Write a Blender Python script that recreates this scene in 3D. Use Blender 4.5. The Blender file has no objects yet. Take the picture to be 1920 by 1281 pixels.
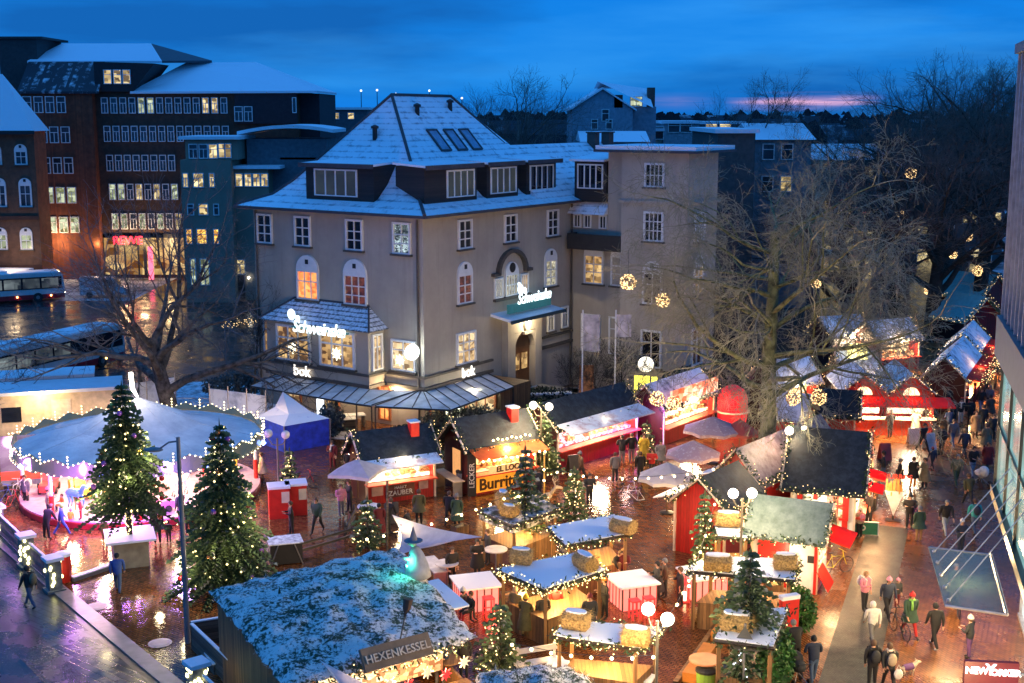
# Christmas market on a town square at blue hour. Units: metres, Z up, camera looks along +Y.
import bpy, bmesh, math, random
from mathutils import Vector, Matrix
R = math.radians
random.seed(7)
SC = bpy.context.scene
COL = SC.collection

# ---------------------------------------------------------------- camera
F = 2400.0; CAMH = 19.5; PITCH = math.atan(430 / F)
cp, sp = math.cos(PITCH), math.sin(PITCH)
cam = bpy.data.cameras.new('camera'); cam_o = bpy.data.objects.new('camera', cam); COL.objects.link(cam_o)
cam_o.location = (0, 0, CAMH); cam_o.rotation_euler = (R(90) - PITCH, 0, 0)
cam.sensor_width = 36; cam.lens = 36 * F / 1920; cam.clip_start = .5; cam.clip_end = 6000
SC.camera = cam_o


def ray(px, py):
    a = (px - 960) / F; b = (640.5 - py) / F
    return (a, cp + b * sp, -sp + b * cp)


def P(px, py, z=0.0):                     # the point of the level z seen at a pixel of the photo
    r = ray(px, py); t = (z - CAMH) / r[2]
    return Vector((r[0] * t, r[1] * t, z))


def PD(px, py, Y):                        # the point at ground distance Y
    r = ray(px, py); t = Y / r[1]
    return Vector((r[0] * t, Y, CAMH + r[2] * t))


# ---------------------------------------------------------------- materials
MATS = {}


class NT:
    def __init__(s, name):
        s.m = bpy.data.materials.new(name); s.m.use_nodes = True
        s.t = s.m.node_tree; s.b = s.t.nodes['Principled BSDF']

    def n(s, typ, **kw):
        nd = s.t.nodes.new(typ)
        for k, v in kw.items():
            if k in nd.inputs.keys(): nd.inputs[k].default_value = v
            else: setattr(nd, k, v)
        return nd

    def l(s, a, b): s.t.links.new(a, b)

    def coord(s, scale=(1, 1, 1), rot=0, kind='Object'):
        tc = s.n('ShaderNodeTexCoord'); mp = s.n('ShaderNodeMapping')
        mp.inputs['Scale'].default_value = scale; mp.inputs['Rotation'].default_value = (0, 0, rot)
        s.l(tc.outputs[kind], mp.inputs['Vector']); return mp.outputs['Vector']

    def noise(s, v, scale, detail=4, rough=.6):
        nd = s.n('ShaderNodeTexNoise', Scale=scale, Detail=detail, Roughness=rough); s.l(v, nd.inputs['Vector']); return nd.outputs['Fac']

    def ramp(s, fac, stops):
        r = s.n('ShaderNodeValToRGB'); e = r.color_ramp.elements
        while len(e) < len(stops): e.new(.5)
        for q, (p, c) in zip(e, stops): q.position = p; q.color = (*c, 1) if len(c) == 3 else c
        s.l(fac, r.inputs['Fac']); return r.outputs['Color']

    def mix(s, fac, a, b, mode='MIX'):
        m = s.n('ShaderNodeMix', data_type='RGBA', blend_type=mode)
        for sock, val in ((m.inputs[0], fac), (m.inputs[6], a), (m.inputs[7], b)):
            if hasattr(val, 'links'): s.l(val, sock)
            elif isinstance(val, (tuple, list)): sock.default_value = (*val, 1)[:4]
            else: sock.default_value = val
        return m.outputs[2]

    def bump(s, h, strength=.3, dist=.02):
        b = s.n('ShaderNodeBump', Strength=strength, Distance=dist); s.l(h, b.inputs['Height']); s.l(b.outputs['Normal'], s.b.inputs['Normal'])


def M(name, col, rough=.6, metal=0, var=.18, vs=2.5, bump=.15, bs=25, emit=None, es=0, spec=.5, coat=0, sample=True):
    if name in MATS: return MATS[name]
    k = NT(name); v = k.coord()
    f = k.noise(v, vs, 6)
    d = tuple(max(0, c * (1 - var * 1.6)) for c in col); h = tuple(min(1, c * (1 + var)) for c in col)
    k.l(k.ramp(f, [(.3, d), (.7, h)]), k.b.inputs['Base Color'])
    k.b.inputs['Roughness'].default_value = rough; k.b.inputs['Metallic'].default_value = metal
    k.b.inputs['Specular IOR Level'].default_value = spec; k.b.inputs['Coat Weight'].default_value = coat
    if bump: k.bump(k.noise(v, bs, 3), bump, .01)
    if emit:
        k.b.inputs['Emission Color'].default_value = (*emit, 1); k.b.inputs['Emission Strength'].default_value = es
    if not sample: k.m.cycles.emission_sampling = 'NONE'
    MATS[name] = k.m; return k.m


def lit(name, c1, c2, es, scale=3.0, dark=None, sample=True):
    """a lit interior seen through a pane: shelves and people as soft blocks of brighter and darker warm light"""
    if name in MATS: return MATS[name]
    k = NT(name); v = k.coord((1, 1, 1.4))
    vo = k.n('ShaderNodeTexVoronoi', Scale=scale, Randomness=1.0, distance='CHEBYCHEV'); k.l(v, vo.inputs['Vector'])
    sp_ = k.n('ShaderNodeSeparateColor'); k.l(vo.outputs['Color'], sp_.inputs[0])
    n1 = k.noise(v, .45, 2, .5)
    a_ = k.n('ShaderNodeMath', operation='MULTIPLY_ADD'); k.l(sp_.outputs[0], a_.inputs[0]); a_.inputs[1].default_value = .5; k.l(k.ramp(n1, [(.35, (0, 0, 0)), (.65, (.7, .7, .7))]), a_.inputs[2])
    c = k.mix(a_.outputs[0], c1, c2)
    if dark:
        d = k.ramp(sp_.outputs[1], [(.2, dark), (.75, (1, 1, 1))]); c = k.mix(1.0, c, d, 'MULTIPLY')
    k.l(c, k.b.inputs['Emission Color']); k.b.inputs['Emission Strength'].default_value = es
    k.b.inputs['Base Color'].default_value = (.05, .05, .05, 1); k.b.inputs['Roughness'].default_value = .15
    if not sample: k.m.cycles.emission_sampling = 'NONE'
    MATS[name] = k.m; return k.m


def glow(name, col, es, sample=False):
    return M(name, tuple(min(1, c) for c in col), .4, var=0, bump=0, emit=col, es=es, sample=sample)


# ---------------------------------------------------------------- mesh builder
class MB:
    def __init__(s, M4=None):
        s.v = []; s.f = []; s.k = []; s.cur = 0; s.M = M4 or Matrix.Identity(4); s.sm = []; s.smooth = False

    def add(s, vs, fs):
        o = len(s.v); s.v += [tuple(s.M @ Vector(p)) for p in vs]
        for f in fs: s.f.append(tuple(i + o for i in f)); s.k.append(s.cur); s.sm.append(s.smooth)
        return s

    def box(s, x0, y0, z0, x1, y1, z1):
        x0, x1 = sorted((x0, x1)); y0, y1 = sorted((y0, y1)); z0, z1 = sorted((z0, z1))
        return s.add([(x0, y0, z0), (x1, y0, z0), (x1, y1, z0), (x0, y1, z0), (x0, y0, z1), (x1, y0, z1), (x1, y1, z1), (x0, y1, z1)],
                     [(0, 3, 2, 1), (4, 5, 6, 7), (0, 1, 5, 4), (1, 2, 6, 5), (2, 3, 7, 6), (3, 0, 4, 7)])

    def cbox(s, c, sz, rz=0, tilt=0):
        m = s.M; s.M = m @ Matrix.Translation(c) @ Matrix.Rotation(rz, 4, 'Z') @ Matrix.Rotation(tilt, 4, 'X')
        s.box(-sz[0] / 2, -sz[1] / 2, -sz[2] / 2, sz[0] / 2, sz[1] / 2, sz[2] / 2); s.M = m; return s

    def poly(s, pts): return s.add(pts, [tuple(range(len(pts)))])

    def slab(s, pts, t):                  # a thick sheet: pts counter-clockwise seen from above, thickness t downward
        n = len(pts); b = [(p[0], p[1], p[2] - t) for p in pts]
        return s.add(list(pts) + b, [tuple(range(n)), tuple(range(2 * n - 1, n - 1, -1))] + [(i, i + n, (i + 1) % n + n, (i + 1) % n) for i in range(n)])

    def prism(s, poly, y0, y1):           # polygon in x-z, extruded along y
        n = len(poly); a = [(p[0], y0, p[1]) for p in poly]; b = [(p[0], y1, p[1]) for p in poly]
        return s.add(a + b, [tuple(range(n)), tuple(range(2 * n - 1, n - 1, -1))] + [(i, i + n, (i + 1) % n + n, (i + 1) % n) for i in range(n)])

    def prismz(s, poly, z0, z1):
        n = len(poly); a = [(p[0], p[1], z0) for p in poly]; b = [(p[0], p[1], z1) for p in poly]
        return s.add(a + b, [tuple(range(n - 1, -1, -1)), tuple(range(n, 2 * n))] + [(i, (i + 1) % n, (i + 1) % n + n, i + n) for i in range(n)])

    def tube(s, pts, r, n=8, cap=True):
        pts = [Vector(p) for p in pts]; rr = r if isinstance(r, (list, tuple)) else [r] * len(pts)
        vs = []; fs = []; ref = Vector((0, 0, 1))
        for i, p in enumerate(pts):
            t = (pts[min(i + 1, len(pts) - 1)] - pts[max(i - 1, 0)])
            t = t.normalized() if t.length > 1e-9 else Vector((0, 0, 1))
            a = t.cross(ref if abs(t.z) < .95 else Vector((1, 0, 0))).normalized(); b = t.cross(a)
            for k in range(n):
                an = 2 * math.pi * k / n; vs.append(p + (a * math.cos(an) + b * math.sin(an)) * rr[i])
        for i in range(len(pts) - 1):
            for k in range(n):
                fs.append((i * n + k, i * n + (k + 1) % n, (i + 1) * n + (k + 1) % n, (i + 1) * n + k))
        if cap: fs.append(tuple(range(n))[::-1]); fs.append(tuple(range((len(pts) - 1) * n, len(pts) * n)))
        return s.add(vs, fs)

    def cyl(s, c, r, h, n=16, r2=None): return s.tube([c, (c[0], c[1], c[2] + h)], [r, r if r2 is None else r2], n)

    def lathe(s, prof, n=20, c=(0, 0, 0)):
        vs = []; fs = []
        for (r, z) in prof:
            for k in range(n): vs.append((c[0] + r * math.cos(2 * math.pi * k / n), c[1] + r * math.sin(2 * math.pi * k / n), c[2] + z))
        for i in range(len(prof) - 1):
            for k in range(n): fs.append((i * n + k, i * n + (k + 1) % n, (i + 1) * n + (k + 1) % n, (i + 1) * n + k))
        fs.append(tuple(range(n))[::-1]); fs.append(tuple(range((len(prof) - 1) * n, len(prof) * n)))
        return s.add(vs, fs)

    def sphere(s, c, r, nu=12, nv=8, sq=(1, 1, 1)):
        vs = [(c[0], c[1], c[2] - r * sq[2])]; fs = []
        for i in range(1, nv):
            a = math.pi * i / nv
            for k in range(nu):
                b = 2 * math.pi * k / nu
                vs.append((c[0] + r * sq[0] * math.sin(a) * math.cos(b), c[1] + r * sq[1] * math.sin(a) * math.sin(b), c[2] - r * sq[2] * math.cos(a)))
        vs.append((c[0], c[1], c[2] + r * sq[2])); top = len(vs) - 1
        for k in range(nu):
            fs.append((0, 1 + (k + 1) % nu, 1 + k)); fs.append((top, 1 + (nv - 2) * nu + k, 1 + (nv - 2) * nu + (k + 1) % nu))
        for i in range(nv - 2):
            for k in range(nu):
                a = 1 + i * nu + k; b = 1 + i * nu + (k + 1) % nu
                fs.append((a, b, b + nu, a + nu))
        return s.add(vs, fs)

    def bulb(s, c, r):                    # octahedron
        x, y, z = c
        return s.add([(x + r, y, z), (x, y + r, z), (x - r, y, z), (x, y - r, z), (x, y, z + r), (x, y, z - r)],
                     [(0, 1, 4), (1, 2, 4), (2, 3, 4), (3, 0, 4), (1, 0, 5), (2, 1, 5), (3, 2, 5), (0, 3, 5)])

    def mesh(s, name, mats):
        me = bpy.data.meshes.new(name); me.from_pydata(s.v, [], s.f)
        for m in (mats if isinstance(mats, (list, tuple)) else [mats]): me.materials.append(m)
        me.polygons.foreach_set('material_index', s.k)
        me.polygons.foreach_set('use_smooth', s.sm)
        me.update(); return me


def obj(name, mb, mats, parent=None, label=None, kind=None):
    me = mb.mesh(name, mats) if isinstance(mb, MB) else mb
    o = bpy.data.objects.new(name, me); COL.objects.link(o)
    if parent: o.parent = parent
    if label: o['label'] = label
    if kind: o['kind'] = kind
    return o


def thing(name, label, cat, loc=(0, 0, 0), rz=0, group=None):
    o = bpy.data.objects.new(name, None); COL.objects.link(o)
    o.empty_display_size = .3; o.location = loc; o.rotation_euler = (0, 0, rz)
    o['label'] = label; o['category'] = cat
    if group: o['group'] = group
    return o


def solo(name, mb, mats, label, cat, loc=(0, 0, 0), rz=0, group=None):
    o = obj(name, mb, mats); o.location = loc; o.rotation_euler = (0, 0, rz)
    o['label'] = label; o['category'] = cat
    if group: o['group'] = group
    return o


def struct(name, mb, mats, label=None):
    o = obj(name, mb, mats); o['kind'] = 'structure'; return o


def dup(o, loc=None, rz=None, label=None, scale=None):
    def cp_(q, par):
        c = q.copy(); COL.objects.link(c)
        if par: c.parent = par
        for ch in q.children: cp_(ch, c)
        return c
    c = cp_(o, None)
    if loc is not None: c.location = loc
    if rz is not None: c.rotation_euler = (0, 0, rz)
    if scale is not None: c.scale = (scale,) * 3 if not isinstance(scale, tuple) else scale
    if label: c['label'] = label
    return c


def text(body, size, mat, parent, mtx, name='lettering', extrude=.02, shear=0, off=0, align='CENTER', spacing=1.0):
    cu = bpy.data.curves.new(name, 'FONT'); cu.body = body; cu.size = size; cu.extrude = extrude; cu.shear = shear
    cu.offset = off; cu.align_x = align; cu.align_y = 'CENTER'; cu.space_character = spacing; cu.resolution_u = 3
    t = bpy.data.objects.new('tmp', cu); me = bpy.data.meshes.new_from_object(t); bpy.data.objects.remove(t)
    me.name = name; me.materials.clear(); me.materials.append(mat)
    me.transform(mtx)
    return obj(name, me, None, parent)


UP = Matrix.Rotation(R(90), 4, 'X')        # text in the x-z plane facing -y


LAMPK = 2.4


def lamp(loc, watts, col=(1, .62, .3), r=.15, name='lamp_light', parent=None):
    l = bpy.data.lights.new(name, 'POINT'); l.energy = watts * LAMPK; l.color = col; l.shadow_soft_size = r
    o = bpy.data.objects.new(name, l); COL.objects.link(o); o.location = loc
    if parent: o.parent = parent
    return o


# ---------------------------------------------------------------- shared materials
WARM = (1, .62, .28)
snow = M('snow', (.86, .87, .9), .6, var=.05, vs=1.5, bump=.5, bs=6)
snow_thin = None


def mk_roof(name, base, snowamt, stripe=0, sc=3.0, rough=.5, axis='Z', period=.3, scol=(.86, .88, .92), soft=.12):
    """a roof with snow lying on it: snow where the noise is high, the base showing in the courses"""
    k = NT(name); v = k.coord()
    f = k.noise(v, sc, 8, .7)
    if stripe:
        sep = k.n('ShaderNodeSeparateXYZ'); k.l(v, sep.inputs[0])
        w = k.n('ShaderNodeMath', operation='MULTIPLY'); k.l(sep.outputs[axis], w.inputs[0]); w.inputs[1].default_value = 1 / period
        fr = k.n('ShaderNodeMath', operation='FRACT'); k.l(w.outputs[0], fr.inputs[0])
        mn_ = k.n('ShaderNodeMath', operation='MULTIPLY', use_clamp=True); k.l(fr.outputs[0], mn_.inputs[0]); mn_.inputs[1].default_value = 2.6
        a = k.n('ShaderNodeMath', operation='MULTIPLY_ADD'); k.l(mn_.outputs[0], a.inputs[0]); a.inputs[1].default_value = stripe; k.l(f, a.inputs[2])
        sb_ = k.n('ShaderNodeMath', operation='SUBTRACT'); k.l(a.outputs[0], sb_.inputs[0]); sb_.inputs[1].default_value = stripe; f2 = sb_.outputs[0]
    else: f2 = f
    lo = 1 - snowamt
    fac = k.ramp(f2, [(max(0, lo - soft), (0, 0, 0)), (min(1, lo + soft), (1, 1, 1))])
    k.l(k.mix(fac, base, scol), k.b.inputs['Base Color']); k.b.inputs['Roughness'].default_value = rough; k.b.inputs['Specular IOR Level'].default_value = .3
    k.bump(f2, .6, .05); MATS[name] = k.m; return k.m


def mk_brick(name, c1, c2, mortar, scale, rot=0, rough=(.1, .5), bw=.5, bump=.5, wet=.5, kind='Object'):
    k = NT(name); v = k.coord((1, 1, 1), rot, kind)
    b = k.n('ShaderNodeTexBrick', Scale=scale); k.l(v, b.inputs['Vector'])
    b.inputs['Color1'].default_value = (*c1, 1); b.inputs['Color2'].default_value = (*c2, 1); b.inputs['Mortar'].default_value = (*mortar, 1)
    b.inputs['Mortar Size'].default_value = .012 * 2; b.inputs['Brick Width'].default_value = bw; b.inputs['Row Height'].default_value = .25
    n1 = k.noise(v, .35, 6, .65); n2 = k.noise(v, 1.7, 5)
    c = k.mix(k.ramp(n2, [(.3, (.5, .5, .5)), (.7, (1, 1, 1))]), (0, 0, 0), b.outputs['Color'], 'MIX')
    k.l(c, k.b.inputs['Base Color'])
    k.l(k.ramp(n1, [(wet - .15, (rough[1],) * 3), (wet + .12, (rough[0],) * 3)]), k.b.inputs['Roughness'])
    h = k.n('ShaderNodeMath', operation='MULTIPLY_ADD'); k.l(n2, h.inputs[0]); h.inputs[1].default_value = .5
    iv = k.n('ShaderNodeMath', operation='SUBTRACT'); iv.inputs[0].default_value = 1; k.l(b.outputs['Fac'], iv.inputs[1]); k.l(iv.outputs[0], h.inputs[2])
    k.bump(h.outputs[0], bump, .035); MATS[name] = k.m; return k.m


def mk_planks(name, col, period=.15, axis='X', rough=.6, dark=.45):
    k = NT(name); v = k.coord((1, 1, 1))
    sep = k.n('ShaderNodeSeparateXYZ'); k.l(v, sep.inputs[0])
    w = k.n('ShaderNodeMath', operation='MULTIPLY'); k.l(sep.outputs[axis], w.inputs[0]); w.inputs[1].default_value = 1 / period
    fl = k.n('ShaderNodeMath', operation='FLOOR'); k.l(w.outputs[0], fl.inputs[0])
    wn = k.n('ShaderNodeTexWhiteNoise', noise_dimensions='1D'); k.l(fl.outputs[0], wn.inputs['W'])
    fr = k.n('ShaderNodeMath', operation='FRACT'); k.l(w.outputs[0], fr.inputs[0])
    gap = k.ramp(fr.outputs[0], [(0, (.1, .1, .1)), (.08, (1, 1, 1)), (.93, (1, 1, 1)), (1, (.1, .1, .1))])
    st = {'X': (14, 14, 1.2), 'Z': (1.2, 1.2, 14)}[axis if axis in 'XZ' else 'X']
    g = k.noise(k.coord(st), 2, 5)
    c = k.mix(wn.outputs['Value'], tuple(q * dark for q in col), col)
    c = k.mix(k.ramp(g, [(.3, (.6, .6, .6)), (.7, (1.1, 1.1, 1.1))]), (0, 0, 0), c)
    c = k.mix(1.0, c, gap, 'MULTIPLY'); k.l(c, k.b.inputs['Base Color'])
    k.b.inputs['Roughness'].default_value = rough; k.bump(gap, .5, .01); MATS[name] = k.m; return k.m


def translucent(k, amount=.5):
    tb = k.n('ShaderNodeBsdfTranslucent'); mx = k.n('ShaderNodeMixShader'); mx.inputs[0].default_value = amount
    out = [n for n in k.t.nodes if n.type == 'OUTPUT_MATERIAL'][0]
    src = k.b.inputs['Base Color']
    if src.is_linked: k.l(src.links[0].from_socket, tb.inputs['Color'])
    else: tb.inputs['Color'].default_value = src.default_value
    k.l(k.b.outputs[0], mx.inputs[1]); k.l(tb.outputs[0], mx.inputs[2]); k.l(mx.outputs[0], out.inputs['Surface'])


def cloth_mat(name, col, amount=.45):
    if name in MATS: return MATS[name]
    k = NT(name); v = k.coord(); f = k.noise(v, 2.5, 4)
    k.l(k.ramp(f, [(.3, tuple(c * .85 for c in col)), (.7, tuple(min(1, c * 1.1) for c in col))]), k.b.inputs['Base Color']); k.b.inputs['Roughness'].default_value = .6
    translucent(k, amount); MATS[name] = k.m; return k.m


red = mk_planks('red_paint', (.55, .012, .012), .14, 'X', .45, .7)
red_plain = M('red_plain', (.6, .02, .015), .4, var=.12)
white_paint = M('white_paint', (.78, .76, .72), .5, var=.08)
cream = M('cream_trim', (.75, .6, .45), .5, var=.1)
frame_w = M('white_frame', (.8, .8, .78), .45, var=.06, bump=0)
dark_glass = M('dark_glass', (.012, .016, .022), .06, var=.3, bump=.05, bs=3, spec=.8)
black = M('black_iron', (.015, .016, .018), .4, var=.2)
dark_wood = mk_planks('dark_wood', (.06, .04, .028), .12, 'X', .6)
wood = mk_planks('wood', (.34, .18, .07), .13, 'X', .6)
grey_wood = mk_planks('grey_wood', (.17, .14, .1), .14, 'Z', .6)
straw = M('straw', (.47, .31, .11), .8, var=.5, vs=14, bump=1, bs=40)
steel = M('steel', (.4, .4, .42), .35, metal=.8, var=.15)
green_needle = M('needles', (.085, .135, .06), .6, var=.5, vs=1.5, bump=0)
garland_green = M('garland_needles', (.025, .06, .02), .6, var=.5, vs=4, bump=0)
bark = M('bark', (.06, .045, .03), .85, var=.4, vs=5, bump=1, bs=12)
fairy = glow('fairy_bulb', (1, .66, .28), 2.2)
fairy_y = glow('fairy_bulb_yellow', (1, .76, .3), 2.3)
fairy_w = glow('fairy_bulb_white', (.75, .85, 1), 3.0)
globe_lit = glow('globe_lit', (1, .9, .74), 3.0)
# ---------------------------------------------------------------- the corner restaurant building
BA = R(55.3)
BC = P(797, 808)
FR = Matrix.Identity(4)                                   # right face: x along, outward -y
FL = Matrix.Rotation(R(-90), 4, 'Z')                      # left face: x' = -y


def T(x, y, z): return Matrix.Translation((x, y, z))


def window(par, Mf, x, z0, w, h, cols=2, rows=(.36,), pane=None, cas=.13, d=.14, arch=False, sill=True, mull=.055, name='window', fm=None, hole=None):
    fm = fm or frame_w; f = MB(Mf); top = z0 + h
    f.box(x - w / 2, -d, z0, x - w / 2 + cas, 0, top); f.box(x + w / 2 - cas, -d, z0, x + w / 2, 0, top)
    f.box(x - w / 2 + cas, -d, z0, x + w / 2 - cas, 0, z0 + cas * .7)
    if arch:
        r = w / 2; n = 10
        f.box(x - w / 2 + cas, -d, top - cas, x + w / 2 - cas, 0, top)
        pts = [(x + r * math.cos(math.pi * i / n), top + .003 + r * 1.0 * math.sin(math.pi * i / n)) for i in range(n + 1)]
        f.prism(pts, -d, 0)
    else:
        f.box(x - w / 2 + cas, -d, top - cas, x + w / 2 - cas, 0, top)
    iw = w - 2 * cas; ih = h - cas * 1.7; x0 = x - iw / 2; zb = z0 + cas * .7
    cuts = sorted(zb + ih * (1 - q) for q in rows)
    ed = [zb] + [q for q in cuts] + [zb + ih]
    for i in range(1, cols):
        cx = x0 + iw * i / cols; f.box(cx - mull / 2, -d * .8, zb, cx + mull / 2, -.01, zb + ih)
    for q in cuts:
        for i in range(cols):
            a = x0 + iw * i / cols + (mull / 2 if i else 0); b = x0 + iw * (i + 1) / cols - (mull / 2 if i < cols - 1 else 0)
            f.box(a, -d * .75, q - mull * .6, b, -.01, q + mull * .6)
    o = obj(name, f, fm, par)
    obj('pane', MB(Mf).box(x0 - .01, -.03, zb - .01, x0 + iw + .01, -.012, zb + ih + .01), pane or dark_glass, o)
    if arch: obj('vent', MB(Mf).box(x - .14, -d - .012, top + w * .2, x + .14, -d + .02, top + w * .2 + .3), black, o)
    if sill: obj('sill', MB(Mf).box(x - w / 2 - .1, -d - .12, z0 - .12, x + w / 2 + .1, 0, z0 - .003), MATS['ledge_stone'], o)
    return o


M('ledge_stone', (.09, .075, .06), .6)
def mk_stucco(name, col):
    k = NT(name); a = k.noise(k.coord(), .3, 5, .6); b = k.noise(k.coord((2.2, 2.2, .16)), 1.0, 6, .65); c = k.noise(k.coord(), 3.0, 8, .7)
    q = k.mix(k.ramp(a, [(.3, (0, 0, 0)), (.7, (1, 1, 1))]), tuple(x * .82 for x in col), tuple(min(1, x * 1.12) for x in col))
    q = k.mix(k.ramp(b, [(.52, (0, 0, 0)), (.75, (.42, .42, .42))]), q, tuple(x * .55 for x in col)); q = k.mix(k.ramp(c, [(.5, (0, 0, 0)), (.8, (.3, .3, .3))]), q, tuple(x * .7 for x in col))
    k.l(q, k.b.inputs['Base Color']); k.b.inputs['Roughness'].default_value = .88; k.bump(c, .3, .02); MATS[name] = k.m; return k.m


stucco = mk_stucco('stucco', (.42, .37, .3))
stucco2 = mk_stucco('stucco_light', (.43, .38, .31))
tile_snow = mk_roof('tile_snow', (.15, .16, .2), .68, .19, 1.6, .6, 'Z', .36, soft=.14)
slate_snow = mk_roof('slate_snow', (.03, .035, .04), .6, .25, 5, .5, 'Z', .22)
snow_flat = mk_roof('snow_flat', (.12, .13, .14), .82, 0, 1.2, .6)
ridge_dark = M('ridge_dark', (.06, .058, .065), .6)
shingle_dark = mk_planks('dormer_cladding', (.035, .026, .02), .16, 'Z', .6)
curtain = lit('curtain_pane', (.12, .15, .13), (.04, .05, .05), .13, 5)
lit_orange = lit('lit_orange', (1.0, .2, .04), (1.0, .45, .12), .9, 3, (.6, .35, .3))
lit_red = lit('lit_red', (.25, .03, .02), (.4, .12, .05), .25, 4, (.2, .1, .08))
lit_warm = lit('lit_warm', (1.0, .66, .26), (.35, .17, .05), .62, 2.6, (.2, .16, .12))
lit_shop = lit('lit_shop', (1.0, .8, .48), (.5, .3, .12), .9, 2.4, (.25, .2, .14))
lit_pale = lit('lit_pale', (.75, .7, .5), (.3, .28, .2), .6, 5, (.3, .3, .3))
lit_white = lit('lit_white', (1, .95, .8), (.8, .85, .6), 2.2, 2, (.6, .6, .45))
lit_ornate = lit('lit_ornate', (.7, .9, .95), (.02, .03, .03), .8, 9, (.02, .03, .04))
sign_white = glow('sign_white', (.85, 1, .98), 1.1, True)
sign_warmwhite = glow('sign_warmwhite', (1, .93, .82), 1.1, True)

H = thing('restaurant_building', 'beige stucco corner building with steep snow covered hip roof, dormers and lit restaurant signs', 'building', BC, BA)
m = MB(); m.box(0, 0, 0, 17, 14.4, 13.2)
obj('wall', m, stucco, H)
m = MB(); m.box(17.003, -3.0, 0, 20.4, .003, 12.4); m.box(17.003, .006, 0, 27, 8, 13.2); obj('wing_wall', m, stucco, H)
tw = obj('tower', MB().box(16, -9.66, 0, 20.4, -4.6, 17.0).box(16.9, -4.597, 0, 20.4, -3.003, 17.0), stucco2, H)
obj('tower_roof', MB().box(15.3, -10.5, 17.003, 21.2, -2.9, 17.28), snow_flat, H)
obj('tower_fascia', MB().box(15.2, -10.6, 16.84, 21.3, -2.8, 17.0), ridge_dark, H)
m = MB()
m.box(15.82, -9.84, 13.42, 20.6, -4.4, 13.62); obj('cornice', m, stucco2, H)
# roof, with a gentle flare at the eaves
ev = [(-.85, 13.42), (.9, 14.1), (1.9, 15.0), (5.7, 20.55)]  # inset from wall, height
def ring(i, z): return [(i, i, z), (17.0 - max(i, -.7) if i > 0 else 17.6, i, z), (17.0 - max(i, -.7) if i > 0 else 17.6, 14.4 - i, z), (i, 14.4 - i, z)]
m = MB()
vs = []
rx = [17.55, 17.3, 16.9, 12.3]
for (i, z), x1 in zip(ev[:3], rx): vs += [(i, i, z), (x1, i, z), (x1, 14.4 - i, z), (i, 14.4 - i, z)]
vs += [(5.9, 7.2, 20.6), (12.3, 7.2, 20.55)]
fs = []
for q in range(2):
    for k in range(4): fs.append((q * 4 + k, q * 4 + (k + 1) % 4, q * 4 + 4 + (k + 1) % 4, q * 4 + 4 + k))
fs += [(8, 9, 13, 12), (9, 10, 13), (10, 11, 12, 13), (11, 8, 12)]
m.add(vs, fs)
rf = obj('roof', m, tile_snow, H)
m = MB()
m.tube([(-.85, -.85, 13.45), (.9, .9, 14.14), (1.9, 1.9, 15.05), (5.9, 7.2, 20.66), (12.3, 7.2, 20.62), (14.6, 4.2, 17.3)], .11, 6)
m.tube([(-.85, 15.25, 13.45), (.9, 13.5, 14.14), (1.9, 12.5, 15.05), (5.9, 7.2, 20.66)], .1, 6)
obj('ridge_cap', m, ridge_dark, rf)
m = MB()
m.box(-.95, -.95, 13.25, 17.5, -.72, 13.41); m.box(-.95, -.72, 13.25, -.72, 15.3, 13.41); obj('gutter', m, ridge_dark, rf)
m = MB(); m.box(-.72, -.72, 13.2, 17.4, -.003, 13.3); m.box(-.72, -.003, 13.2, -.003, 15.2, 13.3); obj('soffit', m, stucco2, rf)
m = MB()    # lower wing roof
m.add([(12.5, -.4, 13.5), (28, -.4, 13.5), (28, 4, 17.2), (12.5, 4, 17.2), (12.5, 10, 13.5), (28, 10, 13.5)], [(0, 1, 2, 3), (3, 2, 5, 4), (0, 3, 4), (1, 5, 2)])
obj('wing_roof', m, tile_snow, H)
m = MB()
m.add([(16.35, .4, 12.45), (16.35, -3.0, 12.45), (20, -3.0, 16.2), (20, .4, 16.2), (24, -3.0, 12.5), (24, .4, 12.5)], [(0, 3, 2, 1), (3, 5, 4, 2), (0, 5, 3), (1, 2, 4)]); obj('wing_roof', m, tile_snow, H)
# roof windows, vents, chimneys
nrm = Vector((0, -5.55, 5.3)).normalized()
for xx in (7.3, 9.1, 10.8):
    yb = 4.4; zb = 15.0 + (yb - 1.9) * 5.6 / 5.3
    Q = T(xx, yb, zb) @ Matrix.Rotation(math.atan2(5.6, 5.3), 4, 'X')
    f = MB(Q); f.box(-.55, -.95, .0, -.45, .95, .12); f.box(.45, -.95, 0, .55, .95, .12); f.box(-.45, .85, 0, .45, .95, .12); f.box(-.45, -.95, 0, .45, -.85, .12)
    w_ = obj('skylight', f, ridge_dark, rf); obj('pane', MB(Q).box(-.45, -.85, .03, .45, .85, .06), M('sky_pane', (.25, .33, .45), .2, var=.2), w_)
for (x, y, z) in ((7.2, 6.1, 19.5), (3.9, 7.0, 18.1), (11.2, 6.4, 19.8)):
    obj('roof_vent', MB().lathe([(.16, -.4), (.16, .35), (.26, .35), (.26, .5), (.05, .6)], 10, (x, y, z)), black, rf)
for (x, y) in ((25.5, 3.3), (27.5, 3.2)):
    obj('chimney', MB().box(x, y, 15.6, x + .7, y + .7, 17.9).box(x - .08, y - .08, 17.903, x + .78, y + .78, 18.0), M('chimney_brick', (.12, .07, .055), .8), rf)


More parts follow.
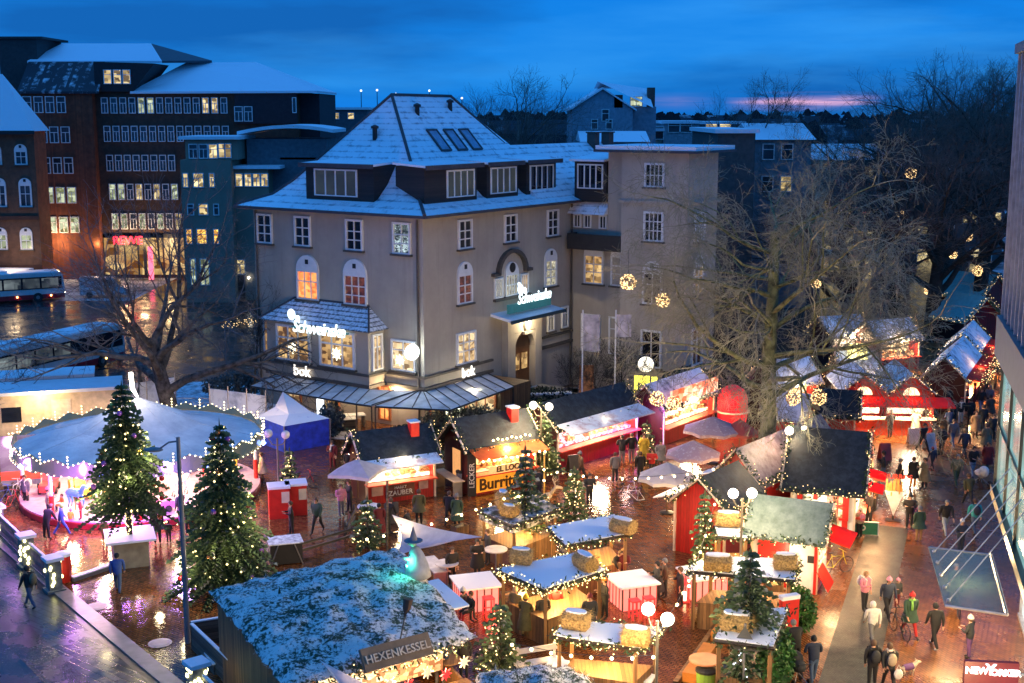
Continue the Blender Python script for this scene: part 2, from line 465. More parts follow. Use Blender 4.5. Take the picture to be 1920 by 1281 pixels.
def dormer(Mf, xc, w, wy=.55, cols=4, xl=None, xr=None, wpane=None, wx=None, ww=None):
    """shed dormer: dark cladding box with a flat snowy roof that runs back into the slope"""
    z0, z1 = 13.95, 16.15
    x0 = xl if xl is not None else xc - w / 2; x1 = xr if xr is not None else xc + w / 2
    m = MB(Mf)
    m.add([(x0, wy, z0), (x1, wy, z0), (x1, wy, z1), (x0, wy, z1), (x0, 2.8, z1 + .1), (x1, 2.8, z1 + .1), (x0, 2.8, 15), (x1, 2.8, 15)],
          [(0, 1, 2, 3), (0, 3, 4, 6), (1, 7, 5, 2), (3, 2, 5, 4)])
    d = obj('dormer', m, shingle_dark, H)
    m = MB(Mf); m.slab([(x0 - .25, wy - .35, z1 + .14), (x1 + .25, wy - .35, z1 + .14), (x1 + .1, 2.98, z1 + .3), (x0 - .1, 2.98, z1 + .3)], .13)
    obj('dormer_roof', m, snow, d)
    obj('dormer_fascia', MB(Mf).box(x0 - .28, wy - .42, z1 - .12, x1 + .28, wy - .33, z1 + .16), ridge_dark, d)
    return d


def dwin(d, Mf, x, w, cols, pane, wy=.55):
    return window(d, Mf @ T(0, wy, 0), x, 14.22, w, 1.72, cols, (), pane, .1, .09, sill=False, mull=.09)


d = dormer(FR, 0, 0, xl=.9, xr=6.3); dwin(d, FR, 4.55, 2.9, 4, curtain)
d = dormer(FR, 0, 0, xl=7.4, xr=11.0); dwin(d, FR, 9.25, 2.95, 4, curtain)
d = dormer(FR, 0, 0, xl=12.0, xr=15.7); dwin(d, FR, 13.85, 2.95, 4, dark_glass)
d = dormer(FL, 0, 0, xl=-10.05, xr=-4.3); dwin(d, FL, -7.45, 3.65, 4, curtain)
W3 = T(17, 0, 0) @ FL     # wing face (faces -x at x=17)
WT = T(16, 0, 0) @ FL     # tower face
TR = T(0, -9.66, 0)       # tower right face
m = MB(W3); m.add([(.35, -.25, 13.3), (2.95, -.25, 13.3), (2.95, -.25, 16.1), (.35, -.25, 16.1), (.35, 3, 16.3), (2.95, 3, 16.3), (.35, 3, 14), (2.95, 3, 14)], [(0, 1, 2, 3), (0, 3, 4, 6), (1, 7, 5, 2), (3, 2, 5, 4)])
d = obj('dormer', m, shingle_dark, H); dwin(d, W3, 1.65, 2.1, 4, dark_glass, -.25)
obj('dormer_roof', MB(W3).slab([(.1, -.6, 16.26), (2.95, -.6, 16.26), (2.95, 3, 16.6), (.1, 3, 16.6)], .14), snow, d)

# windows, upper floors
for yy, pn in ((13.35, dark_glass), (9.9, dark_glass), (5.45, dark_glass), (1.6, lit_ornate)):
    window(H, FL, -yy, 10.93, 1.42, 1.95, 2, (.36, .68), pn)
for xx in (4.2, 9.25, 14.4): window(H, FR, xx, 11.0, 1.45, 1.85, 2, (.36, .68), dark_glass)
window(H, FL, -9.55, 7.45, 1.95, 1.95, 3, (.36,), lit_orange, arch=True)
window(H, FL, -5.45, 7.45, 1.95, 1.95, 3, (.36, .7), lit_red, arch=True)
window(H, FR, 4.15, 7.5, 1.55, 1.9, 2, (.36, .68), lit_red, arch=True)
window(H, FR, 14.15, 7.5, 1.5, 1.9, 2, (.36, .68), lit_pale, arch=True)
window(H, FR, 9.35, 7.4, 1.55, 1.5, 4, (.5,), lit_pale, arch=True)
window(H, FR, 7.85, 7.4, .95, 1.35, 3, (), lit_pale, sill=False); window(H, FR, 10.85, 7.4, .95, 1.35, 3, (), lit_warm, sill=False)
m = MB()
n = 12
for i in range(n):
    a0 = math.pi * i / n; a1 = math.pi * (i + 1) / n
    m.prism([(9.35 + 1.5 * math.cos(a0), 8.95 + 1.35 * math.sin(a0)), (9.35 + 1.75 * math.cos(a0), 8.95 + 1.6 * math.sin(a0)), (9.35 + 1.75 * math.cos(a1), 8.95 + 1.6 * math.sin(a1)), (9.35 + 1.5 * math.cos(a1), 8.95 + 1.35 * math.sin(a1))], -.3, 0)
m.box(7.1, -.3, 8.9, 7.847, 0, 9.1); m.box(10.853, -.3, 8.9, 11.6, 0, 9.1); m.box(7.3, -.25, 7.2, 11.5, 0, 7.36)
obj('window_hood', m, MATS['ledge_stone'], H)
obj('round_emblem', MB(T(9.35, -.12, 9.3) @ Matrix.Rotation(R(90), 4, 'X')).lathe([(.34, -.02), (.34, .05), (.2, .07)], 14), black, H)
for yy in (1.9, 4.1): window(H, W3, yy, 7.5, 1.6, 2.1, 2, (.3, .6), lit_warm if yy < 3 else dark_glass, arch=True)
for yy in (.5, 1.35, 2.6): window(H, W3, yy, 11.45, .62, .95, 2, (), dark_glass, cas=.1, sill=False)
for yy in (1.7, 4.0): window(H, W3, yy, 2.6, 1.6, 2.7, 2, (.3,), lit_pale, sill=False)
window(H, WT, 7.15, 14.55, 1.5, 1.6, 4, (.5,), dark_glass); window(H, WT, 7.15, 10.9, 1.5, 2.0, 4, (.3, .65), dark_glass)
for xx in (17.7,): window(H, TR, xx, 10.9, 1.5, 2.0, 4, (.3, .65), dark_glass); window(H, TR, xx, 7.3, 1.4, 2.0, 2, (.36,), lit_warm, arch=True)
window(H, WT, 7.15, 6.6, 1.5, 2.2, 2, (.36,), dark_glass, arch=True); window(H, WT, 7.15, 2.2, 1.6, 2.6, 2, (.3,), dark_glass)
window(H, TR, 17.7, 2.4, 1.6, 2.6, 2, (.3,), dark_glass)
bal = obj('balcony', MB(W3).box(.3, -1.1, 10.0, 4.6, 0, 10.2).box(.3, -1.1, 10.203, 4.6, -.95, 11.1).box(.3, -.95, 10.203, .45, 0, 11.1), M('balcony_dark', (.03, .028, .025), .6), H)
obj('snow_cover', MB(W3).box(1.3, -.94, 10.203, 4.4, -.1, 10.4), snow, bal)
# right face, ground floor
window(H, FR, 4.25, 3.6, 2.05, 2.05, 3, (.3, .6), lit_shop)
for xx, zz in ((14.2, 4.3), (16.05, 4.3)): window(H, FR, xx, zz, .85, 1.55, 2, (.3,), dark_glass)
m = MB()
for (a, b) in ((2.55, 2.75), (3.3, 3.45)):
    m = MB(); m.box(-.18, -.18, a, 7.1, -.003, b); m.box(-.18, -.003, a, -.003, 2.9, b); obj('ledge', m, MATS['ledge_stone'], H)
    obj('ledge', MB().box(13.0, -.18, a + .6, 16.99, -.003, b + .6), MATS['ledge_stone'], H)
# portal with its canopy sign
pt = MB(); pt.box(8.3, -.5, .6, 9.2, -.003, 6.0); pt.box(11.6, -.5, .6, 12.4, -.003, 6.0); pt.box(9.2, -.5, 4.9, 11.6, -.003, 6.0)
n = 10
for i in range(n):
    a0 = math.pi * i / n; a1 = math.pi * (i + 1) / n
    pt.prism([(10.4 + 1.2 * math.cos(a0), 3.7 + 1.2 * math.sin(a0)), (10.4 + 1.7 * math.cos(a0), min(4.9, 3.7 + 1.7 * math.sin(a0))), (10.4 + 1.7 * math.cos(a1), min(4.9, 3.7 + 1.7 * math.sin(a1))), (10.4 + 1.2 * math.cos(a1), 3.7 + 1.2 * math.sin(a1))], -.45, -.05)
po = obj('portal', pt, stucco2, H)
dr = obj('door', MB().box(9.3, -.06, 1.0, 11.5, -.02, 3.7).prism([(10.4 + 1.15 * math.cos(math.pi * i / 10), 3.703 + 1.15 * math.sin(math.pi * i / 10)) for i in range(11)], -.06, -.02), M('door_brown', (.12, .05, .02), .4), H)
obj('door_window', MB().box(9.6, -.09, 2.2, 10.25, -.063, 3.3).box(10.55, -.09, 2.2, 11.2, -.063, 3.3), lit_warm, dr)
obj('relief_crest', MB().sphere((10.5, -.55, 5.3), .5, 10, 8, (.8, .35, 1)).sphere((10.5, -.6, 5.75), .28, 8, 6).box(10.0, -.7, 4.7, 11.0, -.5, 4.9), stucco2, po)
cn = obj('entrance_canopy', MB().slab([(7.0, -1.7, 6.15), (13.4, -1.7, 6.15), (13.4, -.01, 6.45), (7.0, -.01, 6.45)], .18), snow_flat, H)
obj('canopy_edge', MB().box(6.9, -1.8, 5.92, 13.5, -1.69, 6.13), M('teal_edge', (.02, .06, .08), .4), cn)
sg = obj('sign_board', MB().box(7.6, -1.1, 6.45, 12.6, -.9, 7.05), M('sign_teal', (.02, .09, .1), .4, emit=(.02, .12, .14), es=.4), H)
pig = MB().sphere((8.75, -1.2, 8.0), .33, 10, 8, (1, .3, 1)).sphere((9.25, -1.2, 7.85), .22, 8, 6, (1, .3, 1)).sphere((8.6, -1.2, 8.35), .12, 6, 5)
obj('logo', pig, sign_white, sg)
text('Schweinske', 1.0, sign_white, sg, T(10.35, -1.25, 7.32) @ UP, shear=.25, off=.018, spacing=.86)
m = MB()
m.box(8.5, -3.4, 0, 13.0, -.51, .45); m.box(9.0, -2.6, .453, 12.4, -.51, .9)
for i in range(6): m.box(13.003, -3.2, 0, 13.0 + .45 * (6 - i), -.9, .14 * (i + 1) if i < 1 else .14)
obj('steps', m, M('step_stone', (.2, .19, .18), .7), H)
# bay on the left face
bay = obj('bay', MB().box(-1.5, 3.2, 2.75, -.003, 12.0, 6.15), stucco, H)
m = MB(); m.box(-1.66, 3.05, 3.3, -.003, 12.15, 3.44); m.box(-1.62, 3.1, 2.55, -.003, 12.1, 2.747); obj('bay_ledge', m, MATS['ledge_stone'], bay)
m = MB(); m.add([(-1.9, 2.8, 6.16), (-1.9, 12.4, 6.16), (0, 12.4, 6.16), (0, 2.8, 6.16), (-.02, 4.4, 7.45), (-.02, 10.8, 7.45)], [(1, 0, 4, 5), (0, 3, 4), (2, 1, 5), (0, 1, 2, 3)])
obj('bay_roof', m, slate_snow, bay)
m = MB(); m.tube([(-1.9, 2.8, 6.18), (-.02, 4.4, 7.5), (-.02, 10.8, 7.5), (-1.9, 12.4, 6.18)], .07, 6); obj('bay_ridge', m, ridge_dark, bay)
BF = T(-1.5, 0, 0) @ FL
star = glow('paper_star', (1, .88, .6), 2.2, True)
def star_mb(Mf, x, y, z, r):
    m = MB(Mf); pts = []
    for i in range(16):
        a = math.pi * i / 8; q = r if i % 2 == 0 else r * .42
        pts.append((x + q * math.sin(a), z + q * math.cos(a)))
    return m.prism(pts, y - .03, y + .03)
for xx in (-9.55, -5.75):
    w_ = window(bay, BF, xx, 3.62, 3.0, 2.35, 3, (.34,), lit_warm, cas=.16, mull=.09)
    obj('paper_star', star_mb(BF, xx, -.13, 4.5, .42), star, w_)
window(bay, T(0, 3.2, 0), -.75, 3.62, .95, 2.3, 2, (.34,), lit_shop, sill=False)
w_ = window(H, FL, -1.6, 3.62, 1.95, 1.95, 2, (.3,), lit_shop); obj('paper_star', star_mb(FL, -1.85, -.13, 4.3, .38), star, w_)
window(H, FL, -13.2, 3.6, 1.1, 2.3, 2, (.3,), lit_warm)
sg = obj('sign_board', MB(BF).box(-9.4, -.35, 5.85, -4.6, -.2, 5.95), MATS['sign_teal'], bay)
text('Schweinske', 1.12, sign_white, sg, BF @ T(-7.0, -.42, 6.0) @ UP, shear=.25, off=.02, spacing=.86)
obj('logo', MB(BF).sphere((-9.3, -.42, 6.75), .36, 10, 8, (1, .3, 1)).sphere((-8.75, -.42, 6.55), .2, 8, 6, (1, .3, 1)), sign_white, sg)
text('bok', .95, sign_warmwhite, bay, BF @ T(-8.75, -.2, 3.05) @ UP, off=.022, name='sign_lettering')
text('bok', .9, sign_warmwhite, H, FR @ T(4.2, -.25, 3.05) @ UP, off=.022, name='sign_lettering')
rs = obj('round_sign', MB(T(-.55, .5, 5.0) @ Matrix.Rotation(R(90), 4, 'X') @ Matrix.Rotation(R(-20), 4, 'Y')).lathe([(.45, -.1), (.5, -.06), (.5, .06), (.45, .1)], 18), glow('round_glow', (.9, 1, .95), 1.6, True), H)
obj('bracket', MB().box(-.2, .45, 4.97, -.003, .55, 5.03), black, rs)
# drainpipes
for (x, y) in ((-.12, .35), (-.12, 14.1), (16.8, -.12)):
    obj('drainpipe', MB().cyl((x, y, .2), .07, 12.9, 8), MATS['ledge_stone'], H)
# glazed awnings over the pavement with metal ribs
def awning(pts_in, pts_out, zi, zo):
    m = MB(); n = len(pts_in)
    for i in range(n - 1):
        a, b, c2, d2 = pts_in[i], pts_in[i + 1], pts_out[i + 1], pts_out[i]
        m.slab([(d2[0], d2[1], zo), (c2[0], c2[1], zo), (b[0], b[1], zi), (a[0], a[1], zi)], .06)
    o = obj('awning', m, M('awning_glass', (.6, .6, .62), .5, var=.25, vs=.8), H)
    r = MB()
    for i in range(n - 1):
        L = (Vector(pts_out[i + 1]) - Vector(pts_out[i])).length; k = max(2, int(L / .95))
        for j in range(k + 1):
            t = j / k
            p = Vector((*pts_in[i], zi + .04)).lerp(Vector((*pts_in[i + 1], zi + .04)), t); q = Vector((*pts_out[i], zo + .04)).lerp(Vector((*pts_out[i + 1], zo + .04)), t)
            r.tube([p, q], .035, 4)
        r.tube([(*pts_out[i], zo - .05), (*pts_out[i + 1], zo - .05)], .06, 5)
    obj('awning_frame', r, black, o)
    for q in pts_out: obj('awning_post', MB().cyl((q[0] + .1, q[1] + .1, 0), .045, zo - .1, 8), black, o)
awning([(-1.52, 11.2), (-1.52, 3.1), (-.2, .4)], [(-4.5, 10.5), (-4.5, 1.6), (-4.4, .5)], 2.52, 2.38)
awning([(-.2, .4), (0, -.02), (6.6, -.02)], [(-4.3, .3), (-2.5, -3.9), (4.9, -3.3)], 2.52, 2.36)
obj('shop_wall', MB().box(3.9, -3.0, 0, 7.3, -.003, 2.3), wood, H)
# shopfronts under the awnings
for yy, w, pn in ((11.2, 1.5, lit_shop), (7.9, 1.7, lit_warm), (3.2, 1.0, lit_orange)):
    window(H, FL, -yy, .25, w, 2.3, 2, (.3,), pn, fm=M('shop_frame', (.35, .12, .05), .5), sill=False)
window(H, FR, 1.0, .3, 1.2, 2.2, 1, (), lit_warm, fm=MATS['shop_frame'], sill=False)
window(H, FR, 2.8, .15, 2.1, 2.4, 2, (), lit_white, sill=False)
window(H, T(3.9, 0, 0) @ FL, 1.5, .3, 2.4, 2.1, 3, (.3,), lit_shop, fm=MATS['shop_frame'], sill=False)
for (x, y) in ((-.06, 2.1), (-.06, 5.9)):
    o = obj('wall_lamp', MB().box(x - .2, y - .1, 2.2, x, y + .1, 2.35), glow('wall_lamp_glow', (1, .8, .5), 8), H)
    lamp((x - .3, y, 2.3), 60, (1, .72, .4), .08, parent=H)
lamp((2.5, -2.0, 2.4), 90, (1, .85, .55), .2, parent=H)
lamp((10.4, -1.2, 5.6), 70, (1, .8, .5), .15, parent=H)
lamp((-.9, .5, 5.0), 60, (.9, 1, .95), .3, parent=H)
# ---------------------------------------------------------------- ground, roads, paving
asphalt = mk_brick('wet_cobble_road', (.03, .04, .05), (.045, .055, .065), (.012, .014, .018), 2.2, R(128), (.07, .4), bump=.35, wet=.5)
paving = mk_brick('wet_brick_paving', (.3, .11, .035), (.18, .066, .022), (.03, .015, .008), 1.9, R(35), (.06, .3), bump=1.0, wet=.42)
paving2 = mk_brick('street_brick', (.36, .135, .04), (.24, .088, .026), (.06, .03, .012), 2.0, R(69), (.2, .5), bump=.8, wet=.45)
setts = mk_brick('grey_setts', (.085, .095, .07), (.045, .055, .042), (.014, .016, .012), 3.2, R(69), (.42, .65), bw=.3, bump=.7, wet=.45)
flag = mk_brick('flagstones', (.11, .1, .11), (.08, .075, .085), (.03, .03, .03), .8, R(38), (.06, .35), bw=.9, bump=.2, wet=.55)
kerbst = M('kerb_granite', (.2, .18, .18), .35, var=.2, vs=2)
farground = mk_roof('far_ground', (.02, .025, .03), .45, 0, .05, .8)
struct('ground', MB().poly([(-2500, -200, -.02), (2500, -200, -.02), (2500, 5000, -.02), (-2500, 5000, -.02)]), farground)
struct('market_square', MB().poly([(-40, 30, 0), (60, 30, 0), (60, 200, 0), (-40, 200, 0)]), paving)
g0 = P(290, 1281); gd = Vector((-.6205, .784, 0)); gn = Vector((-.784, -.6205, 0))   # gn points to the road side


def strip(name, d0, d1, z, mat, t0=-16, t1=60, h=0):
    a = [g0 + gd * t0 + gn * d0, g0 + gd * t0 + gn * d1, g0 + gd * t1 + gn * d1, g0 + gd * t1 + gn * d0]
    pts = [(p.x, p.y, z) for p in a]
    if (pts[1][0] - pts[0][0]) * (pts[2][1] - pts[1][1]) - (pts[1][1] - pts[0][1]) * (pts[2][0] - pts[1][0]) < 0: pts.reverse()
    return struct(name, MB().slab(pts, h) if h else MB().poly(pts), mat)


strip('road', 3.0, 70, .008, asphalt, -30, 160)
strip('footway', .15, 1.75, .012, flag)
strip('cobbled_verge', 1.75, 3.0, .016, mk_brick('verge_setts', (.1, .07, .07), (.06, .045, .05), (.02, .018, .02), 6, R(38), (.07, .4), bump=.8))
strip('gutter', -.12, .15, .016, M('gutter_dark', (.02, .02, .022), .3))
strip('kerb', -.75, -.12, .07, kerbst, h=.06)
# bus street behind, right-hand pedestrian street with a band of setts
struct('bus_street', MB().poly([(-120, 92, .012), (-9.5, 86, .012), (-26, 133, .012), (-120, 133, .012)]), mk_brick('street_asphalt', (.05, .045, .045), (.035, .034, .036), (.03, .03, .03), .25, 0, (.12, .45), bump=.15, wet=.5))
sd = Vector((.3505, .9366, 0)); sn = Vector((.9366, -.3505, 0)); s0 = P(1560, 1160)


def sstrip(name, d0, d1, z, mat, t0=-14, t1=70):
    a = [s0 + sd * t0 + sn * d0, s0 + sd * t0 + sn * d1, s0 + sd * t1 + sn * d1, s0 + sd * t1 + sn * d0]
    return struct(name, MB().poly([(p.x, p.y, z) for p in a]), mat)


sstrip('pedestrian_street', -.9, 9, .01, paving2)
sstrip('sett_band', .25, 2.1, .016, setts, -14, 12.5)
struct('snowy_terrace', MB().poly([(-23, 77, .02), (-9.2, 75, .02), (-16, 92, .02), (-24, 92, .02)]), mk_roof('terrace_snow', (.07, .06, .05), .55, 0, 1.5, .6))

# ---------------------------------------------------------------- generic far windows
far_dark = M('far_pane', (.05, .065, .08), .15, var=.5, vs=.5)
far_lit = lit('far_lit', (1, .82, .42), (.4, .28, .1), .9, 1.6, (.2, .17, .1), sample=False)
far_lit2 = lit('far_lit_green', (.8, .88, .6), (.3, .34, .2), .7, 1.6, (.25, .25, .15), sample=False)
far_mull = M('far_frame', (.8, .8, .78), .5, bump=0)


def fwin(par, x, z, w, h, pane, cols=2, y=-.003, bars=True):
    f = MB(); t = .09
    f.box(x - w / 2, y - .12, z, x - w / 2 + t, y, z + h); f.box(x + w / 2 - t, y - .12, z, x + w / 2, y, z + h)
    f.box(x - w / 2 + t, y - .12, z, x + w / 2 - t, y, z + t); f.box(x - w / 2 + t, y - .12, z + h - t, x + w / 2 - t, y, z + h)
    if bars:
        f.box(x - w / 2 + t, y - .1, z + h * .62, x + w / 2 - t, y - .02, z + h * .62 + .07)
        for i in range(1, cols): q = x - w / 2 + w * i / cols; f.box(q - .04, y - .09, z + t, q + .04, y - .02, z + h * .62)
    o = obj('window', f, far_mull, par)
    obj('pane', MB().box(x - w / 2 + t, y - .05, z + t, x + w / 2 - t, y - .022, z + h - t), pane, o)
    return o


# ---------------------------------------------------------------- brick office building behind on the left
brick_dark = mk_brick('dark_brick', (.3, .075, .03), (.2, .05, .022), (.1, .05, .03), 3.0, 0, (.7, .9), bump=.2)
brick_red = mk_brick('red_brick', (.5, .12, .045), (.36, .085, .032), (.16, .08, .045), 3.0, 0, (.7, .9), bump=.2)
YO = 152.0
O = thing('office_building', 'long dark brick office block with rows of white framed windows and snowy stepped roof', 'building', (0, YO, 0))
def ox(px): return PD(px, 300, YO).x
def oz(py): return PD(300, py, YO).z
xa, xb, xc = ox(55), ox(185), ox(597)
obj('wall', MB().box(xb, 0, 0, ox(560), 16, oz(172)), brick_dark, O)
obj('wing_wall', MB().box(ox(30), -1.2, 0, xb - .003, 16, oz(172)), brick_dark, O)
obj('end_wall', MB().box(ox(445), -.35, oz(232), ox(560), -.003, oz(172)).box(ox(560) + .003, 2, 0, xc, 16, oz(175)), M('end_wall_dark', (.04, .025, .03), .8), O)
roof_office = mk_roof('office_roof', (.02, .022, .025), .78, 0, .6, .6)
roof_steep = mk_roof('office_steep_roof', (.03, .035, .045), .38, .5, .8, .6, 'X', 1.1)
def slope(name, pts, mat): return obj(name, MB().slab(pts, .25), mat, O)
z1 = oz(172); 
slope('roof', [(ox(50), -1.6, z1), (ox(200), -1.6, z1), (ox(192), 3.0, z1 + 3.6), (ox(48), 3.0, z1 + 3.6)], roof_steep)
slope('upper_roof', [(ox(46), 2.9, z1 + 3.62), (ox(300), 2.9, z1 + 3.62), (ox(250), 10, z1 + 6.0), (ox(75), 10, z1 + 6.0)], roof_office)
slope('upper_roof', [(ox(300), 2.9, z1 + 3.62), (ox(372), 9, z1 + 3.9), (ox(250), 10, z1 + 6.0)], M('dark_hip', (.05, .055, .07), .5))
slope('roof', [(ox(253), -.6, z1), (ox(598), -.6, z1 + .1), (ox(452), 11, z1 + 3.8), (ox(325), 8, z1 + 3.6)], roof_office)
slope('roof', [(ox(598), -.6, z1 + .1), (ox(600), 16, z1 + .1), (ox(452), 11, z1 + 3.8)], roof_office)
obj('dormer_house', MB().prism([(ox(188), z1), (ox(258), z1), (ox(300), z1 + 3.2), (ox(188), z1 + 3.4)], -.5, 6), M('dormer_dark', (.02, .02, .022), .7), O)
for px in (213, 231, 248): fwin(O, ox(px), oz(158), .95, 1.65, far_lit, 1, -.503)
obj('stair_tower', MB().box(ox(0), 3, 0, ox(55), 14, z1 + 1.5).box(ox(-10), 3.5, z1 + 1.503, ox(62), 12, z1 + 6.2).box(ox(-12), 3.2, z1 + 6.203, ox(75), 12.3, z1 + 6.45), M('tower_render', (.05, .05, .05), .8), O)
rr = random.Random(3)
for row, (py, h, n, px0, px1) in enumerate(((213, 1.85, 14, 202, 424), (266, 1.85, 14, 204, 425), (321, 1.9, 8, 206, 322), (375, 1.9, 8, 208, 325), (430, 1.9, 8, 210, 330))):
    for i in range(n):
        px = px0 + (px1 - px0) * i / (n - 1)
        if row >= 2 and px > 338: continue
        pn = far_dark
        if (row == 0 and i in (4, 5)) : pn = far_lit2
        if row == 0 and i in (11, 12): pn = far_lit
        if row >= 3 and rr.random() < .55: pn = far_lit if rr.random() < .5 else far_lit2
        fwin(O, ox(px), oz(py), .8, h, pn)
for row, py in enumerate((212, 268, 325, 380, 435)):
    for i in range(3 if row else 4):
        px = (65 if not row else 88) + i * 21 + row * 2.5
        fwin(O, ox(px), oz(py), 1.05, 1.9, (far_lit2 if row >= 3 else far_dark), 2, -1.203)
for px in (452, 470): fwin(O, ox(px), oz(228), 1.0, 1.75, far_dark, 2, -.36)
fwin(O, ox(556), oz(212), .5, 1.8, far_dark, 1, -.36, False)
for (px, w) in ((180, 1.6), (225, 2.4), (262, 2.2), (310, 3.6)):
    o = obj('shopfront', MB().box(ox(px) - w, -.08, .4, ox(px) + w, -.003, 4.8), lit('shopfront_far', (1, .72, .3), (.5, .25, .08), .7, .8, (.2, .12, .06)), O)
    obj('shopfront_frame', MB().box(ox(px) - w - .2, -.14, 4.803, ox(px) + w + .2, -.003, 5.3).box(ox(px) - .08, -.13, .4, ox(px) + .08, -.085, 4.8).box(ox(px) - w - .2, -.14, .1, ox(px) - w, -.003, 4.8).box(ox(px) + w, -.14, .1, ox(px) + w + .2, -.003, 4.8), black, o)
for px in (180, 225, 262, 310): lamp((ox(px), -1.2, 4.2), 90, (1, .65, .3), .5, parent=O)  # unseen lamps added outside the shopfronts to warm the dark brick
lamp((ox(110), -3.0, 4.5), 160, (1, .65, .3), .5, parent=O)  # another added lamp without a fitting, lifts the brick here
red_neon = glow('red_neon', (1, .02, .05), 2.2, True)
s_ = obj('sign_board', MB().box(ox(218), -.3, oz(460), ox(248), -.1, oz(443)), M('sign_dark', (.03, .005, .005), .5), O)
text('REWE', 1.35, red_neon, s_, T(ox(233), -.35, oz(451)) @ UP, off=.03)
obj('poster_column', MB().box(ox(280), -2.6, .1, ox(288), -2.2, 4.0), glow('pink_poster', (1, .12, .2), 1.5, True), O)

# ---------------------------------------------------------------- red brick corner building with arched windows (far left)
YK = 138.0
K = thing('brick_corner_house', 'red brick house with arched windows and snowy gable roof at the left street corner', 'building', (0, YK, 0))
def kx(px): return PD(px, 300, YK).x
def kz(py): return PD(300, py, YK).z
obj('wall', MB().box(kx(-90), 0, 0, kx(66), 3.5, kz(246)), brick_red, K)
lamp((kx(30), -3.5, 4.5), 80, (1, .7, .4), .4, parent=K)  # added warm fill for the brick front, no fitting on the house
obj('roof', MB().add([(kx(-95), -.6, kz(246)), (kx(71), -.6, kz(246)), (kx(2), 2, kz(138)), (kx(-95), 2, kz(138)), (kx(71), 4, kz(246)), (kx(-95), 4, kz(246))], [(0, 1, 2, 3), (1, 4, 2), (3, 2, 4, 5), (0, 5, 4, 1)]), mk_roof('corner_roof', (.05, .05, .06), .85, 0, .6), K)
obj('gutter', MB().box(kx(-95), -.75, kz(252), kx(72), -.603, kz(245)), black, K)
for py, h, pn in ((309, 1.5, far_dark), (388, 2.4, far_dark), (468, 1.7, far_lit2)):
    for px in (40, -8):
        window(K, Matrix.Identity(4), kx(px if py != 388 else px + 4), kz(py), 1.35, h, 2, (.4,), pn, arch=True, cas=.16)
q = window(K, T(0, 1.2, 0), kx(5), kz(222), 1.2, 1.6, 2, (), far_lit2, sill=False)
obj('dormer', MB().box(kx(-4), 1.203, kz(226), kx(16), 5, kz(188)), black, K)
obj('string_course', MB().box(kx(-90), -.25, kz(412), kx(67), -.003, kz(405)), M('brick_trim', (.07, .03, .02), .8), K)
obj('string_course', MB().box(kx(-90), -.22, kz(505), kx(67), -.003, kz(497)), M('brick_trim', (.07, .03, .02), .8), K)

# ---------------------------------------------------------------- grey stucco annexe with rounded metal roof
YA = 132.0
X = thing('stucco_annexe', 'grey stucco annexe with barrel roof and lit yellow windows behind the bare tree', 'building', (0, YA, 0))
def ax(px): return PD(px, 400, YA).x
def az(py): return PD(300, py, YA).z
grey_st = M('grey_stucco', (.26, .22, .16), .85, var=.12, vs=.4, bump=.1)
obj('wall', MB().box(ax(342), 0, 0, ax(436), 12, az(300)).box(ax(436) + .003, 1.5, 0, ax(500), 12, az(318)), grey_st, X)
obj('upper_wall', MB().box(ax(350), .6, az(300) + .003, ax(448), 8, az(262)), grey_st, X)
obj('flat_roof', MB().box(ax(340), .1, az(262) + .003, ax(454), 8.4, az(256)), snow, X)
obj('flat_roof', MB().box(ax(434), 1.1, az(318) + .003, ax(524), 9, az(312)).box(ax(515), 4, az(302), ax(590), 9, az(298)), snow, X)
m = MB(); n = 8
arc = [(ax(440) + (ax(622) - ax(440)) * i / n, az(255) + (az(231) - az(255)) * math.sin(math.pi * (i / n) * .62 + .5) - .2) for i in range(n + 1)]
m.prism(arc + [(p[0], p[1] - .35) for p in arc[::-1]], 2.5, 13); obj('barrel_roof', m, snow, X)
obj('hall_wall', MB().box(ax(452), 4, 0, ax(605), 12.5, az(262)), M('hall_wall_grey', (.12, .15, .17), .8), X)
for i, px in enumerate((365, 384, 402)): fwin(X, ax(px), az(298), .95, 1.5, far_dark if i < 2 else far_lit, 2, .597)
for px in (418, 430): fwin(X, ax(px), az(297), .7, 1.5, far_lit, 1, .597)
for px, w in ((351, .6), (375, 1.1), (400, .6)): fwin(X, ax(px), az(352), w, 1.5, far_lit, 2)
for px, w in ((353, .7), (377, 1.1), (404, .6)): fwin(X, ax(px), az(458), w, 1.6, lit('far_amber', (1, .62, .1), (.6, .3, .05), 1.4, 3, (.4, .3, .2), sample=False), 1)
for px, w in ((358, .7), (382, 1.0), (406, .6)): fwin(X, ax(px), az(404), w, 1.2, far_dark if px != 382 else far_lit, 1)
for px, w in ((358, .6), (380, 1.0)): fwin(X, ax(px), az(535), w, 2.8, far_lit2, 2)
for px in (445, 462, 478, 493): fwin(X, ax(px), az(352), .8, 1.4, far_lit, 2, 1.497)
fwin(X, ax(441), az(518), 1.1, 1.6, far_lit, 2, 1.497)
obj('door', MB().box(ax(434), 1.3, .2, ax(449), 1.497, 2.6), M('dark_door', (.04, .03, .02), .5), X)
for px in (423, 457): obj('door_lamp', MB().sphere((ax(px), 1.3, az(524)), .14, 8, 6), glow('door_lamp_glow', (1, .95, .8), 6), X)

